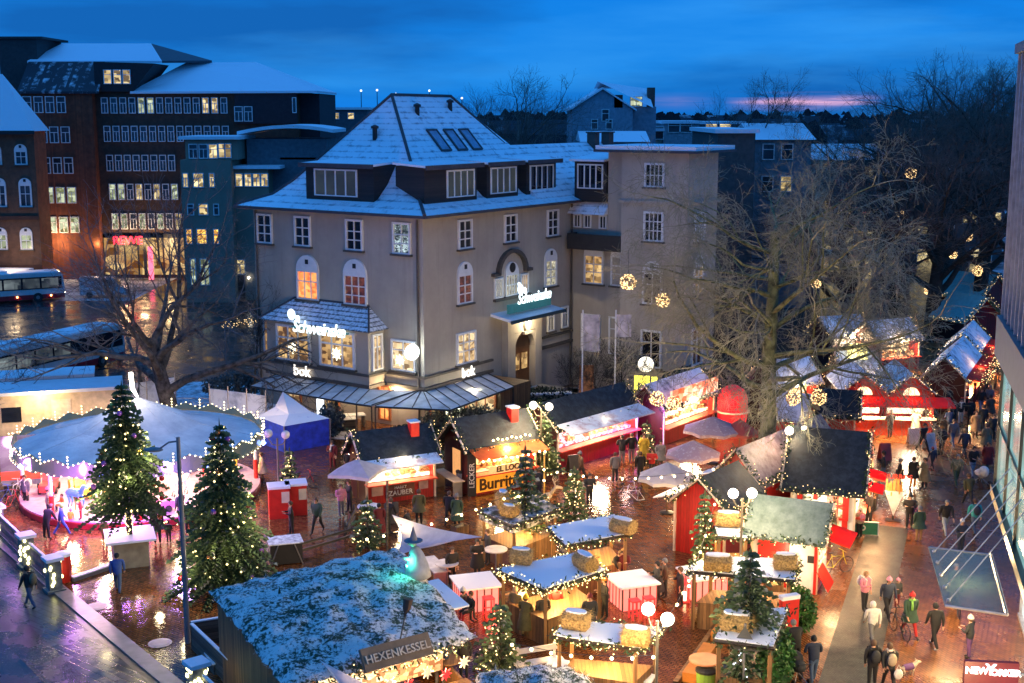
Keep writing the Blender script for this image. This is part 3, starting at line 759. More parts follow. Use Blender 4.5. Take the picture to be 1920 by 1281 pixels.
# ---------------------------------------------------------------- houses and trees beyond the square
def far_house(px0, px1, pbase, peave, pridge, Y, col, label, gable_left=True, dep=10, wins=(), group=None):
    x0, x1 = PD(px0, 300, Y).x, PD(px1, 300, Y).x
    z = lambda q: PD(960, q, Y).z
    h = thing('house', label, 'house', (0, Y, 0), group=group)
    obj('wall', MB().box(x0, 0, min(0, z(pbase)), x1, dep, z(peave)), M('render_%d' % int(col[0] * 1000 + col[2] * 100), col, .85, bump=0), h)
    if pridge is not None:
        zr = z(pridge)
        if gable_left == 'front':
            xm = (x0 + x1) / 2
            obj('gable', MB().prism([(x0, z(peave) + .003), (x1, z(peave) + .003), (xm, zr)], 0, .3), M('render_%d' % int(col[0] * 1000 + col[2] * 100), col), h)
            obj('roof', MB().slab([(x0 - .4, -.4, z(peave)), (xm, -.4, zr + .1), (xm, dep, zr + .1), (x0 - .4, dep, z(peave))], .2).slab([(xm + .01, -.4, zr + .1), (x1 + .4, -.4, z(peave)), (x1 + .4, dep, z(peave)), (xm + .01, dep, zr + .1)], .2), snow_flat, h)
        else:
            obj('roof', MB().add([(x0 - .4, -.5, z(peave)), (x1 + .4, -.5, z(peave)), (x1 + .4, dep / 2, zr), (x0 - .4, dep / 2, zr), (x1 + .4, dep + .5, z(peave)), (x0 - .4, dep + .5, z(peave))], [(0, 1, 2, 3), (3, 2, 4, 5), (0, 3, 5), (1, 4, 2), (0, 5, 4, 1)]), snow_flat, h)
    else:
        obj('roof', MB().box(x0 - .3, -.3, z(peave) + .003, x1 + .3, dep, z(peave) + .35), snow_flat, h)
    for (px, py, w, hh, l_) in wins: fwin(h, PD(px, 300, Y).x, z(py), w, hh, far_lit if l_ else far_dark, 1)
    return h


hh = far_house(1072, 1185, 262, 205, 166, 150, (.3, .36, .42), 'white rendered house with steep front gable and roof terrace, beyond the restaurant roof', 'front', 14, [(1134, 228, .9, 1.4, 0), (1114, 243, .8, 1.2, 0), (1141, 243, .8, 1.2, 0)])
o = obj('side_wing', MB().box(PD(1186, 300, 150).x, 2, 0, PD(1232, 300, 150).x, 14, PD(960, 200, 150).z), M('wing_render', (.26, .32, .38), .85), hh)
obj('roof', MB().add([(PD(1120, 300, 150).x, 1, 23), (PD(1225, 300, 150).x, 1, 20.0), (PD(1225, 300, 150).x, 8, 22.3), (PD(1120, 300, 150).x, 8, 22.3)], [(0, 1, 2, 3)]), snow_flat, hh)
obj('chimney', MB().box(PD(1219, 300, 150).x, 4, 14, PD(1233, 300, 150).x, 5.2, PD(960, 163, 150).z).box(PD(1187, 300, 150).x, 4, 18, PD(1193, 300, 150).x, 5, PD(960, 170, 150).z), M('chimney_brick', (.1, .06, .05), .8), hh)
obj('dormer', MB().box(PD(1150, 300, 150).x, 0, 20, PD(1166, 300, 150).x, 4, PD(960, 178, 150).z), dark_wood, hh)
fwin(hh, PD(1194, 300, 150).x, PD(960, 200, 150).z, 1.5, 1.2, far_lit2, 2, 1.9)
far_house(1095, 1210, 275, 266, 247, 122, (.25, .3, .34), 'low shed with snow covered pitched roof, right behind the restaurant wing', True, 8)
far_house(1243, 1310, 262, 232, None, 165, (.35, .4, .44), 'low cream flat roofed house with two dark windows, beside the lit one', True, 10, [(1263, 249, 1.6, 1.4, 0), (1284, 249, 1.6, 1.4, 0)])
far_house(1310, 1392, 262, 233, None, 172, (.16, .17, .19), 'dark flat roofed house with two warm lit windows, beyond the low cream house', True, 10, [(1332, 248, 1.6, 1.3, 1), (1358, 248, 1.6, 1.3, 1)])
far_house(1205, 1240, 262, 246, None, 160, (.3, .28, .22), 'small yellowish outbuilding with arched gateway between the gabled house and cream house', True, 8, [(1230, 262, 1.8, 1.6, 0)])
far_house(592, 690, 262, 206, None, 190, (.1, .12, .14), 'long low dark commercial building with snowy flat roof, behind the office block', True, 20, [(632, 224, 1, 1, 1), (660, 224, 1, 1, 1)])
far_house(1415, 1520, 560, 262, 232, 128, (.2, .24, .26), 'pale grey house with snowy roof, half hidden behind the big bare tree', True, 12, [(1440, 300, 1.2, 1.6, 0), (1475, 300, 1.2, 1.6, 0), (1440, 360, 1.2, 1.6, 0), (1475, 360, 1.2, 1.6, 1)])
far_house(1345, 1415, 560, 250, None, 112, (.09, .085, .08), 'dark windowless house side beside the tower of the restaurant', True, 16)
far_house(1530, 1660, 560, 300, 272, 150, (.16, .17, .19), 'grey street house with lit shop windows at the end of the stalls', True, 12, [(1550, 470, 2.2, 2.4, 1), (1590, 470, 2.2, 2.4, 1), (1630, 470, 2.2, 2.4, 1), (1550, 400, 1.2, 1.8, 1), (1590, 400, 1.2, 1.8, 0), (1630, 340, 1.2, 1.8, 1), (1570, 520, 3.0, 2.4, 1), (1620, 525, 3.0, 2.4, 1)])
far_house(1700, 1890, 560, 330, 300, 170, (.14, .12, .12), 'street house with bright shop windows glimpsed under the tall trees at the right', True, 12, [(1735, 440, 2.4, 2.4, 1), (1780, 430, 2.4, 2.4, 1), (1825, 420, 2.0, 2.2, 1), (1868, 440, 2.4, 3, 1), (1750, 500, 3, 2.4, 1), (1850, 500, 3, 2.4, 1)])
# far city: roofs on the skyline, one mass
m = MB(); m2 = MB(); r2 = random.Random(11)
for i in range(150):
    Y = r2.uniform(260, 900); px = r2.uniform(-50, 1950)
    c = PD(px, 300, Y); w_ = r2.uniform(8, 22); h_ = r2.uniform(7, 15)
    m.box(c.x - w_ / 2, Y, 0, c.x + w_ / 2, Y + 10, h_)
    m.add([(c.x - w_ / 2 - .3, Y - .3, h_ + .01), (c.x + w_ / 2 + .3, Y - .3, h_ + .01), (c.x + w_ / 2, Y + 5, h_ + 3.5), (c.x - w_ / 2, Y + 5, h_ + 3.5), (c.x + w_ / 2 + .3, Y + 10.3, h_ + .01), (c.x - w_ / 2 - .3, Y + 10.3, h_ + .01)], [(0, 1, 2, 3), (3, 2, 4, 5), (0, 3, 5), (1, 4, 2)])
o = obj('distant_town', m, mk_roof('town', (.03, .04, .055), .35, 0, .06, .8)); o['kind'] = 'stuff'; o['label'] = 'dim roofs of the town along the horizon'
m = MB()
for i in range(1500):
    Y = r2.uniform(330, 1000); px = r2.uniform(600, 1950); c = PD(px, 300, Y); hh_ = r2.uniform(8, 19); w_ = r2.uniform(3, 8)
    for j in range(5):
        a = r2.uniform(0, 6.28); z = hh_ * r2.uniform(.3, 1); rr_ = w_ * r2.uniform(.3, .6)
        x = c.x + math.cos(a) * w_ * .6; y = Y + math.sin(a) * w_ * .6
        m.add([(x - rr_, y, z - rr_ * .4), (x + rr_, y, z - rr_ * r2.uniform(0, .6)), (x + rr_ * r2.uniform(-.5, .5), y + r2.uniform(-.5, .5), z + rr_ * .9), (x - rr_ * .3, y, z + rr_ * .7)], [(0, 1, 2, 3)])
o = obj('far_woods', m, M('far_woods_twigs', (.018, .024, .03), .9, bump=0)); o['kind'] = 'stuff'; o['label'] = 'dark line of far bare trees on the horizon'
for i, (px, py) in enumerate(((677, 172), (707, 171), (742, 178), (805, 172), (866, 186))):
    c = PD(px, py, 420)
    t_ = thing('light_mast', ('leftmost of the far floodlight masts, just right of the office block', 'second far floodlight mast from the office block', 'third far floodlight mast, nearest the left end of the roof ridge', 'far floodlight mast standing over the middle of the roof ridge', 'rightmost far floodlight mast, by the right end of the roof ridge')[i], 'mast', (c.x, 420, 0), group='floodlight masts on the skyline')
    obj('pole', MB().cyl((0, 0, 0), .22, c.z, 6, .12), black, t_); obj('lamp', MB().sphere((0, 0, c.z + .3), .36, 8, 6), glow('mast_glow', (.8, .9, 1), 1.1), t_)

# ---------------------------------------------------------------- glass department store along the right edge
NA = R(74.5)
NC = P(1857, 1150)
N = thing('department_store', 'tall department store with metal fins and teal glass front along the pedestrian street', 'building', NC, NA - math.pi)
NM = Matrix.Diagonal((1, -1, 1, 1))     # local x runs towards the camera, the street lies on the -y side
glass_teal = M('teal_glass', (.25, .36, .36), .03, metal=.75)
glass_teal = lit('teal_glass_lit', (.42, .75, .72), (.08, .2, .2), .75, .45, (.5, .6, .6)); glass_teal.node_tree.nodes['Principled BSDF'].inputs['Coat Weight'].default_value = .6
fin = M('metal_fin', (.5, .5, .55), .4, metal=.5)
conc = M('fascia_grey', (.17, .19, .2), .6, var=.06)
N_L = 34.0
m = MB(NM); m.box(0, -14, 11.9, N_L, -.003, 21.6)
obj('wall', m, M('store_wall', (.05, .055, .075), .35), N)
for i in range(24):
    m = MB(NM); m.box(.05 + i * 1.15, 0, 11.95, .2 + i * 1.15, .38, 21.7); obj('fin', m, fin, N)
obj('parapet', MB(NM).box(-.1, -14, 21.603, N_L, .5, 21.95), conc, N)
obj('fascia', MB(NM).box(-.1, -14, 10.4, N_L, .5, 11.897), conc, N)
obj('ledge', MB(NM).box(-.05, -14, 10.15, N_L, .32, 10.397).box(-.05, -14, 4.9, N_L, .32, 5.25), black, N)
m = MB(NM)
for i in range(9):
    for (a, b) in ((5.253, 7.6), (7.66, 10.147)): m.box(.05 + i * 3.6, -.02, a, 3.6 + i * 3.6, .12, b)
obj('curtain_glass', m, glass_teal, N)
m = MB(NM)
for i in range(10): m.box(-.03 + i * 3.6, .02, 5.253, .03 + i * 3.6, .22, 10.147)
m.box(-.03, .0, 7.603, N_L, .2, 7.657)
obj('mullion', m, black, N)
obj('end_wall', MB(NM).box(-.06, -14, 5.25, -.003, -.05, 10.147).box(-.06, -14, 11.9, -.003, -.05, 21.6), M('store_wall'[:10], (.05, .055, .075)), N)
m = MB(NM)
for i in range(9): m.box(.1 + i * 3.6, -1.25, .15, 3.5 + i * 3.6, -1.15, 4.85)
obj('shop_window', m, lit('store_window', (.7, .9, .92), (.4, .5, .52), 1.0, .7, (.5, .5, .5)), N)
m = MB(NM); m.box(0, -14, 0, N_L, -1.0, .15)
for i in range(10): m.box(-.02 + i * 3.6, -1.2, .153, .08 + i * 3.6, -1.05, 4.897)
obj('shop_frame', m, fin, N)
obj('stock_wall', MB(NM).box(0, -14, .153, N_L, -6, 4.897), M('store_stock', (.3, .28, .28), .6, var=.5, vs=1), N)
for i in range(4): lamp((2 + i * 5, -1.6, 3.3), 270, (1, .66, .3), .4, parent=N)
# glass canopy on tie rods, blade sign
k3 = [P(1741, 1026, 3.7), P(1772, 1136, 3.7), P(1888, 1153, 3.7), P(1858, 1040, 3.7)]
gl = NT('canopy_glass_mat'); gl.b.inputs['Base Color'].default_value = (.27, .38, .33, 1); gl.b.inputs['Roughness'].default_value = .3; gl.b.inputs['Alpha'].default_value = .42
MATS['canopy_glass_mat'] = gl.m
cnp = thing('glass_canopy', 'square glass canopy hung on thin steel rods over the store entrance', 'canopy', k3[0])
r0 = k3[0]
rel = [p - r0 for p in k3]
obj('glass_pane', MB().slab([tuple(rel[0]), tuple(rel[1]), tuple(rel[2]), tuple(rel[3])], .05), gl.m, cnp)
ed = MB(); ed.tube([rel[1], rel[2]], .05, 6); ed.tube([rel[0], rel[3]], .03, 6); ed.tube([rel[2], rel[3]], .06, 6); obj('steel_edge', ed, steel, cnp)
for i in range(5):
    a = rel[0].lerp(rel[1], .08 + .21 * i) + (rel[3] - rel[0]) * .07; b = rel[3].lerp(rel[2], .08 + .21 * i) + Vector((.7, 0, 3.7))
    obj('tie_rod', MB().tube([a, b], .022, 5), steel, cnp)
    obj('rod_anchor', MB().sphere(a + Vector((0, 0, .03)), .07, 8, 6), steel, cnp)
sp_ = P(1858, 1262, 3.6)
bs = thing('blade_sign', 'dark red shop sign with white capital lettering beside the glass canopy', 'sign', sp_, R(-6))
obj('board', MB().box(-.98, -.1, -.5, .98, .1, .46), M('sign_maroon', (.09, .008, .015), .4, emit=(.2, .01, .02), es=.3), bs)
bs.scale = (.77, .77, .77)
sgl = glow('sign_rosewhite', (1, .82, .8), 2.2, True)
text('NEW', .36, sgl, bs, T(-.55, -.13, .12) @ UP, off=.012)
text('Y', .58, sgl, bs, T(-.05, -.13, .17) @ UP, off=.014)
text('ORKER', .34, sgl, bs, T(.5, -.13, .07) @ UP, off=.012)

obj('bracket', MB().box(.983, -.04, -.05, 1.9, .04, .05), steel, bs)
# ---------------------------------------------------------------- market huts
GR = random.Random(5)


def garland(par, pts, r=.11, dens=16, bulbs=9, mat=None, br=.028, closed=False, hang=0):
    g = MB(); b = MB()
    for a, c in zip(pts[:-1], pts[1:]):
        a = Vector(a); c = Vector(c); L = (c - a).length
        for i in range(max(1, int(L * dens * 3))):
            p = a.lerp(c, GR.random()); q = Vector((GR.gauss(0, r), GR.gauss(0, r), GR.gauss(0, r)))
            s = .1; u_ = Vector((GR.uniform(-1, 1), GR.uniform(-1, 1), GR.uniform(-1, 1))).normalized() * s; v_ = Vector((GR.uniform(-1, 1), GR.uniform(-1, 1), GR.uniform(-1, 1))).normalized() * s * .5
            g.add([p + q - u_, p + q + v_, p + q + u_, p + q - v_], [(0, 1, 2, 3)])
        for i in range(max(1, int(L * bulbs))):
            p = a.lerp(c, (i + GR.random()) / max(1, int(L * bulbs))); q = Vector((GR.gauss(0, r), GR.gauss(0, r), GR.gauss(0, r) - hang * GR.random()))
            b.bulb(p + q, br)
    o = obj('garland', g, garland_green, par, kind='stuff')
    obj('fairy_lights', b, mat or fairy, o, kind='stuff')
    return o


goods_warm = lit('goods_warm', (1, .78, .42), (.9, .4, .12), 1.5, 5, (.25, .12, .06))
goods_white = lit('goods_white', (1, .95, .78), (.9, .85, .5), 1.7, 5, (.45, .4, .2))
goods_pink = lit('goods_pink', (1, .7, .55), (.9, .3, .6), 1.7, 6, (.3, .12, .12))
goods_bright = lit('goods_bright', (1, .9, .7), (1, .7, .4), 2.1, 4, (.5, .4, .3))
red_awn = cloth_mat('red_canvas', (.85, .05, .02), .5)
grey_awn = mk_roof('snowy_canvas', (.35, .08, .1), .62, 0, 1.2, .6)
plank_red_v = mk_planks('red_boards', (.6, .018, .014), .14, 'X', .45, .75)
felt = mk_roof('roofing_felt', (.012, .015, .018), .42, 0, 2.6, .55, scol=(.04, .052, .066), soft=.16)
felt_grey = mk_roof('roofing_felt_frost', (.07, .11, .1), .5, 0, 2.2, .5, scol=(.2, .26, .25), soft=.2)
felt_blue = mk_roof('roofing_felt_snow', (.1, .11, .15), .6, 0, 1.4, .5)


def frame_of(p0, p1):
    d = p1 - p0; return p0, math.atan2(d.y, d.x), Vector((d.x, d.y, 0)).length


def hut(name, label, px0, px1, dep, wh=2.3, rh=3.7, ridge='x', opening='front', goods=None, roofm=None, wallm=None, flap=None, chimney=None, garl=True, watts=120, sill_h=1.0, group='red wooden market huts', cat='market hut', lcol=(1, .72, .38), L=None, ov=.3, sidewin=False):
    p0, p1 = (P(*px0) if not isinstance(px0, Vector) else px0), (P(*px1) if not isinstance(px1, Vector) else px1)
    loc, rz, LL = frame_of(p0, p1); L = L or LL
    h = thing(name, label, cat, loc, rz, group)
    wm = wallm or plank_red_v; rm = roofm or felt; t = .08
    def gab(y0, y1):
        return MB().prism([(0, 0), (L, 0), (L, wh), (L / 2, rh), (0, wh)], y0, y1)
    if ridge == 'x':
        sx = Matrix.Rotation(R(90), 4, 'Z')
        gp = [(0, 0), (dep, 0), (dep, wh), (dep / 2, rh), (0, wh)]
        for x in (0, L - t): obj('gable_wall', MB(T(x + t, 0, 0) @ sx).prism(gp, 0, t), wm, h)
        obj('back_wall', MB().box(t, dep - t, 0, L - t, dep, wh), wm, h)
        rfz = lambda y: wh + (rh - wh) * (1 - abs(y - dep / 2) / (dep / 2))
        o1, o2 = -ov, dep + ov; e1 = wh - (rh - wh) / (dep / 2) * ov
        m = MB(); m.slab([(-ov, o1, e1 + .12), (L + ov, o1, e1 + .12), (L + ov, dep / 2, rh + .12), (-ov, dep / 2, rh + .12)], .1); m.slab([(-ov, dep / 2 + .002, rh + .12), (L + ov, dep / 2 + .002, rh + .12), (L + ov, o2, e1 + .12), (-ov, o2, e1 + .12)], .1)
        r_ = obj('roof', m, rm, h)
        for x in (-ov - .03, L + ov + .03): obj('bargeboard', MB().tube([(x, o1, e1 + .08), (x, dep / 2, rh + .08), (x, o2, e1 + .08)], .06, 4), cream, r_)
        gpath = [(-ov, o2, e1 + .15), (-ov, dep / 2, rh + .15), (-ov, o1, e1 + .12), (L + ov, o1, e1 + .12), (L + ov, dep / 2, rh + .15)]
    else:
        obj('gable_wall', gab(0, t), wm, h); obj('gable_wall', gab(dep - t, dep), wm, h)
        for x in (0, L - t): obj('side_wall', MB().box(x, t + .002, 0, x + t, dep - t - .002, wh), wm, h)
        e1 = wh - (rh - wh) / (L / 2) * ov
        m = MB(); m.slab([(-ov, -ov, e1 + .12), (L / 2, -ov, rh + .12), (L / 2, dep + ov, rh + .12), (-ov, dep + ov, e1 + .12)], .1); m.slab([(L / 2 + .002, -ov, rh + .12), (L + ov, -ov, e1 + .12), (L + ov, dep + ov, e1 + .12), (L / 2 + .002, dep + ov, rh + .12)], .1)
        r_ = obj('roof', m, rm, h)
        obj('bargeboard', MB().tube([(-ov, -ov - .03, e1 + .08), (L / 2, -ov - .03, rh + .08), (L + ov, -ov - .03, e1 + .08)], .06, 4), cream, r_)
        gpath = [(-ov, dep, e1 + .15), (-ov, -ov, e1 + .15), (L / 2, -ov, rh + .2), (L + ov, -ov, e1 + .15), (L + ov, dep, e1 + .15)]
    for (x, y) in ((0, -.04), (L, -.04)): obj('corner_post', MB().box(x - .05, y - .05, 0, x + .05, y + .04, wh), cream, h)
    if ridge == 'x':
        if opening == 'front':
            obj('front_panel', MB().box(t, 0, 0, L - t, t, sill_h), wm, h)
            obj('counter', MB().box(-.05, -.38, sill_h, L + .05, .2, sill_h + .07), M('counter_red', (.7, .09, .05), .35), h)
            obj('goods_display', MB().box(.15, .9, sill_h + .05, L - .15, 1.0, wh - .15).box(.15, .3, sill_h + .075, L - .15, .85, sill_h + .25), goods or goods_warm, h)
            it = MB()
            for i in range(int(L * 4)):
                x = GR.uniform(.2, L - .2); s = GR.uniform(.06, .16); it.box(x - s, GR.uniform(.3, .5), sill_h + .253, x + s, GR.uniform(.55, .8), sill_h + .253 + GR.uniform(.06, .3))
            obj('wares', it, M('wares_mixed', (.45, .25, .12), .5, var=.6, vs=9), h, kind='stuff')
            obj('lintel', MB().box(t, 0, wh - .22, L - t, t, wh), wm, h)
            lamp((L / 2, .15, wh - .25), watts, lcol, .25, parent=h)
            lamp((L / 2, -.5, wh - .1), watts * .8, lcol, .2, parent=h)
        else:
            obj('front_wall', MB().box(t, 0, 0, L - t, t, wh), wm, h)
    if flap:
        obj('flap_awning', MB().slab([(-.1, -flap[0], wh + flap[1]), (L + .1, -flap[0], wh + flap[1]), (L + .1, -.05, wh + flap[2]), (-.1, -.05, wh + flap[2])], .06), flap[3], h)
    if chimney: obj('chimney_box', MB().box(L * chimney - .22, dep * .28, wh + .5, L * chimney + .22, dep * .28 + .5, rh + .35), red_plain, h); obj('chimney_cap', MB().box(L * chimney - .27, dep * .28 - .05, rh + .353, L * chimney + .27, dep * .28 + .55, rh + .43), snow, h)
    if garl: garland(h, gpath)
    h['_L'] = L
    return h, L


blackpaint = M('chalk_black', (.02, .02, .02), .6)
letter_w = M('letter_white', (.8, .75, .65), .5, bump=0)
letter_b = M('letter_brown', (.08, .03, .01), .5, bump=0)
# 1: snack hut with chimney box and lilac awning
h, L = hut('market_hut', 'small red snack hut with dark frosted roof and chimney box, behind the pale square parasol', (688, 948), (815, 930), 2.5, 2.3, 3.45, goods=goods_white, chimney=.8, flap=(1.0, -.25, .05, grey_awn))
b = obj('menu_board', MB().box(1.0, -.1, .25, 2.55, -.03, .9), M('menu_brown', (.16, .05, .03), .5), h); text('ZAUBER', .36, letter_w, b, T(1.78, -.12, .47) @ UP); text('MARKT', .2, letter_w, b, T(1.78, -.12, .75) @ UP)
obj('menu_board', MB().box(.25, -.1, .45, .85, -.03, .9), M('menu_pale', (.5, .3, .25), .5), h)
obj('menu_board', MB().box(2.8, -.1, .5, 3.3, -.03, .9), MATS['menu_pale'], h)
# 2: burrito hut
h, L = hut('market_hut', 'red hut with brightly lit orange awning and a yellow burrito board on its front', (880, 930), (1003, 908), 2.6, 2.55, 3.75, goods=goods_warm, chimney=.8, flap=(1.25, -.35, .0, cloth_mat('orange_canvas', (.95, .25, .05), .55)), watts=260, lcol=(1, .58, .22))
b = obj('menu_board', MB().box(.35, -.14, .12, 3.2, -.06, .95), M('burrito_yellow', (.85, .42, .05), .5, emit=(1, .35, .02), es=.35), h); text('Burrito', .85, letter_b, b, T(1.75, -.16, .5) @ UP, off=.02)
text('EL LOCO', .42, letter_b, h, T(2.2, -.5, 1.32) @ UP, off=.01)
obj('sign_rail', MB().box(.9, -.48, 1.12, 3.4, -.44, 1.52), M('rail_cream', (.8, .6, .35), .5, emit=(1, .6, .2), es=.3), h)
bl = MB(); 
for i in range(12): bl.sphere((.1 + i * .34, -1.25, 2.1 + .06 * math.sin(i * 2)), .06, 8, 6)
obj('bulb_row', bl, glow('bulb_warm', (1, .7, .3), 8), h, kind='stuff')
bl = MB()
for i in range(9): bl.sphere((1.3 + i * .28, -.25, 2.82 + .05 * math.sin(i * 2)), .055, 8, 6)
obj('bulb_row', bl, MATS['bulb_warm'], h, kind='stuff')
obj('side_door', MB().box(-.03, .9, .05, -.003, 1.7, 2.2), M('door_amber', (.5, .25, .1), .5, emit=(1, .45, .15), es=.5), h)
bn = thing('banner_post', 'narrow black banner post with cream lettering on the corner of the burrito hut', 'banner', P(885, 934), R(10))
obj('banner', MB().box(-.22, -.05, .1, .22, .05, 2.3), blackpaint, bn); text('LECKER', .38, letter_w, bn, T(0, -.07, 1.2) @ Matrix.Rotation(R(-90), 4, 'Y') @ UP)
# 3: long hut
h, L = hut('market_hut', 'long red sweets hut with snowy slanting awning, beside the double globe lamp', (1045, 884), (1192, 838), 2.4, 2.5, 3.6, goods=goods_pink, flap=(1.3, -.2, .15, grey_awn), watts=200, sill_h=1.1)
for i in range(3): lamp((L * (.2 + .3 * i), -.3, 2.1), 60, (1, .6, .5), .2, parent=h)
lamp((L - .5, -.9, 1.9), 130, (.4, .08, 1), .15, parent=h)
# 4: stand with white picture panels
h, L = hut('market_hut', 'bright red and white lit hut with picture panels above the counter, behind the large parasols', (1243, 836), (1336, 800), 2.4, 2.4, 3.5, goods=goods_bright, watts=180, roofm=felt_blue)
obj('picture_panel', MB().box(.2, -.4, 2.45, L - .2, -.3, 3.3), lit('picture_panel', (1, .8, .55), (.9, .15, .05), 1.6, 2.2, (.6, .2, .1)), h)
# 5: closed gable hut
h, L = hut('market_hut', 'closed red hut with plain gable wall and dark roof, facing the wet open square', (1265, 1032), (1358, 1054), 3.2, 2.45, 3.55, ridge='y', ov=.25)
obj('flap_awning', MB().slab([(-1.5, .5, 2.1), (-.02, .5, 2.55), (-.02, 2.9, 2.55), (-1.5, 2.9, 2.1)], .06), grey_awn, h)
obj('serving_shelf', MB().box(-.55, .6, 1.0, -.003, 2.8, 1.08), cream, h)
lamp((-.5, 1.6, 2.0), 60, WARM, .2, parent=h)
# 6: long gable hut behind it
h, L = hut('market_hut', 'long red hut with snowy mauve roof stretching back from the mossy tree trunk', (1340, 985), (1420, 1003), 8.5, 2.6, 3.9, ridge='y', roofm=mk_roof('mauve_roof', (.1, .05, .07), .5, 0, 2, .5, scol=(.36, .3, .34), soft=.2), garl=False)
garland(h, [(0, -.3, 2.5), (L / 2, -.3, 4.05), (L + .3, -.3, 2.5), (L + .3, 4, 2.5)])
obj('flap_awning', MB().slab([(-1.3, .5, 2.2), (-.02, .5, 2.6), (-.02, 8, 2.6), (-1.3, 8, 2.2)], .06), grey_awn, h)
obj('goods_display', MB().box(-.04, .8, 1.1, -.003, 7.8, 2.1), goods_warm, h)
lamp((-.7, 2.5, 2.0), 90, WARM, .2, parent=h); lamp((-.7, 6, 2.0), 90, WARM, .2, parent=h)
# 7: big dark roofed hut with striped posts
h, L = hut('market_hut', 'black roofed hut with red and white striped posts, facing the shoppers', (1482, 1000), (1600, 1012), 4.6, 2.5, 4.5, opening='closed', wallm=white_paint, ov=.45)
for i in range(4): obj('striped_post', MB().box(.25 + i * (L - .8) / 3, -.06, .2, .5 + i * (L - .8) / 3, -.003, 2.4), red_plain, h)
window(h, Matrix.Identity(4), .95, 1.0, .75, 1.3, 2, (.4,), goods_bright, sill=False)
window(h, Matrix.Identity(4), 2.1, .9, 1.0, 1.4, 2, (.5,), goods_warm, sill=False, fm=red_plain)
obj('goods_display', MB().box(L + .003, .3, 1.05, L + .05, 4.2, 2.1), goods_bright, h)
obj('counter', MB().box(L + .003, .1, .95, L + .45, 4.4, 1.03), MATS['counter_red'], h)
for y in (.4, 2.6): obj('flap_awning', MB().slab([(L + .003, y, 2.45), (L + 1.2, y, 2.2), (L + 1.2, y + 1.5, 2.2), (L + .003, y + 1.5, 2.45)], .06), red_awn, h)
lamp((L + .7, 1.2, 1.9), 110, (1, .6, .25), .5, parent=h); lamp((L + .7, 3.4, 1.9), 110, (1, .6, .25), .5, parent=h); lamp((1.6, -.9, 1.6), 35, (1, .75, .45), .2, parent=h)
# 8: white hut with frosted grey roof
h, L = hut('market_hut', 'white painted hut with red door and frosted grey green roof', (1408, 1096), (1530, 1114), 2.2, 2.45, 3.5, opening='closed', wallm=white_paint, roofm=felt_grey, ov=.35)
obj('door', MB().box(.25, -.05, .1, 1.55, -.003, 2.3), red_plain, h)
obj('notice', MB().box(2.3, -.04, 1.3, 2.65, -.003, 1.6), blackpaint, h)
obj('striped_post', MB().box(L - .12, -.12, 0, L + .0, -.093, 2.4), red_plain, h)
obj('goods_display', MB().box(L + .003, .2, 1.05, L + .04, 2.0, 2.0), goods_warm, h)
obj('flap_awning', MB().slab([(L + .003, .1, 2.45), (L + 1.25, .1, 2.15), (L + 1.25, 2.1, 2.15), (L + .003, 2.1, 2.45)], .06), red_awn, h)
obj('folded_flap', MB().slab([(L + .003, -.1, 1.0), (L + .5, -.1, .2), (L + .5, 1.2, .2), (L + .003, 1.2, 1.0)], .05), red_awn, h)
lamp((L + .6, 1.0, 1.9), 60, (1, .65, .3), .5, parent=h); lamp((1.5, -.9, 1.6), 22, (1, .75, .45), .15, parent=h)
# 9: big double gable stand
p0, p1 = P(1572, 815), P(1748, 818); loc, rz, L = frame_of(p0, p1)
h = thing('market_hut', 'wide red stand with two garlanded gables over one bright counter', 'market hut', loc, rz, 'red wooden market huts')
obj('wall', MB().box(0, 2.4, 0, L, 2.5, 2.6).box(0, 0, 0, .08, 2.4, 2.6).box(L - .08, 0, 0, L, 2.4, 2.6), plank_red_v, h)
obj('front_panel', MB().box(.08, 0, 0, L - .08, .1, 1.05), M('panel_orange_red', (.7, .09, .03), .5), h)
obj('counter', MB().box(-.1, -.4, 1.053, L + .1, .3, 1.13), cream, h)
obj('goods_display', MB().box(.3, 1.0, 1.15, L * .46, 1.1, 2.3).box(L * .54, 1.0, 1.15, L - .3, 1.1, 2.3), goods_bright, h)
for (a, b_) in ((0, L / 2), (L / 2, L)):
    c_ = (a + b_) / 2
    gw = obj('gable_wall', MB().prism([(a, 2.35), (b_, 2.35), (b_, 2.65), (c_, 3.75), (a, 2.65)], -.05, .05), M('gable_orange_red', (.68, .07, .03), .5), h)
    obj('fanlight', MB().prism([(c_ + .5 * math.cos(math.pi * i / 10), 2.55 + .5 * math.sin(math.pi * i / 10)) for i in range(11)], -.1, -.053), glow('fanlight_glow', (1, .7, .4), 1.4, True), gw)
    m = MB(); m.slab([(a - .05, -.3, 2.72), (c_, -.3, 3.9), (c_, 4.8, 3.9), (a - .05, 4.8, 2.72)], .1); m.slab([(c_ + .003, -.3, 3.9), (b_ + .05, -.3, 2.72), (b_ + .05, 4.8, 2.72), (c_ + .003, 4.8, 3.9)], .1); obj('roof', m, felt_blue, h)
    garland(h, [(a, -.35, 2.72), (c_, -.35, 3.95), (b_, -.35, 2.72)], .1, 14, 12)
obj('flap_awning', MB().slab([(-.4, -1.5, 2.15), (L + .9, -1.5, 2.15), (L + .9, -.06, 2.45), (-.4, -.06, 2.45)], .07), red_awn, h)
garland(h, [(0, -.1, 1.9), (.05, -.1, 1.1)], .15, 12, 20); garland(h, [(L - .7, -.2, 2.2), (L - .1, -.2, 1.3), (L, -.2, .4)], .2, 12, 16)
lamp((L * .25, -.7, 2.0), 250, (1, .72, .4), .3, parent=h); lamp((L * .75, -.7, 2.0), 250, (1, .8, .5), .3, parent=h)
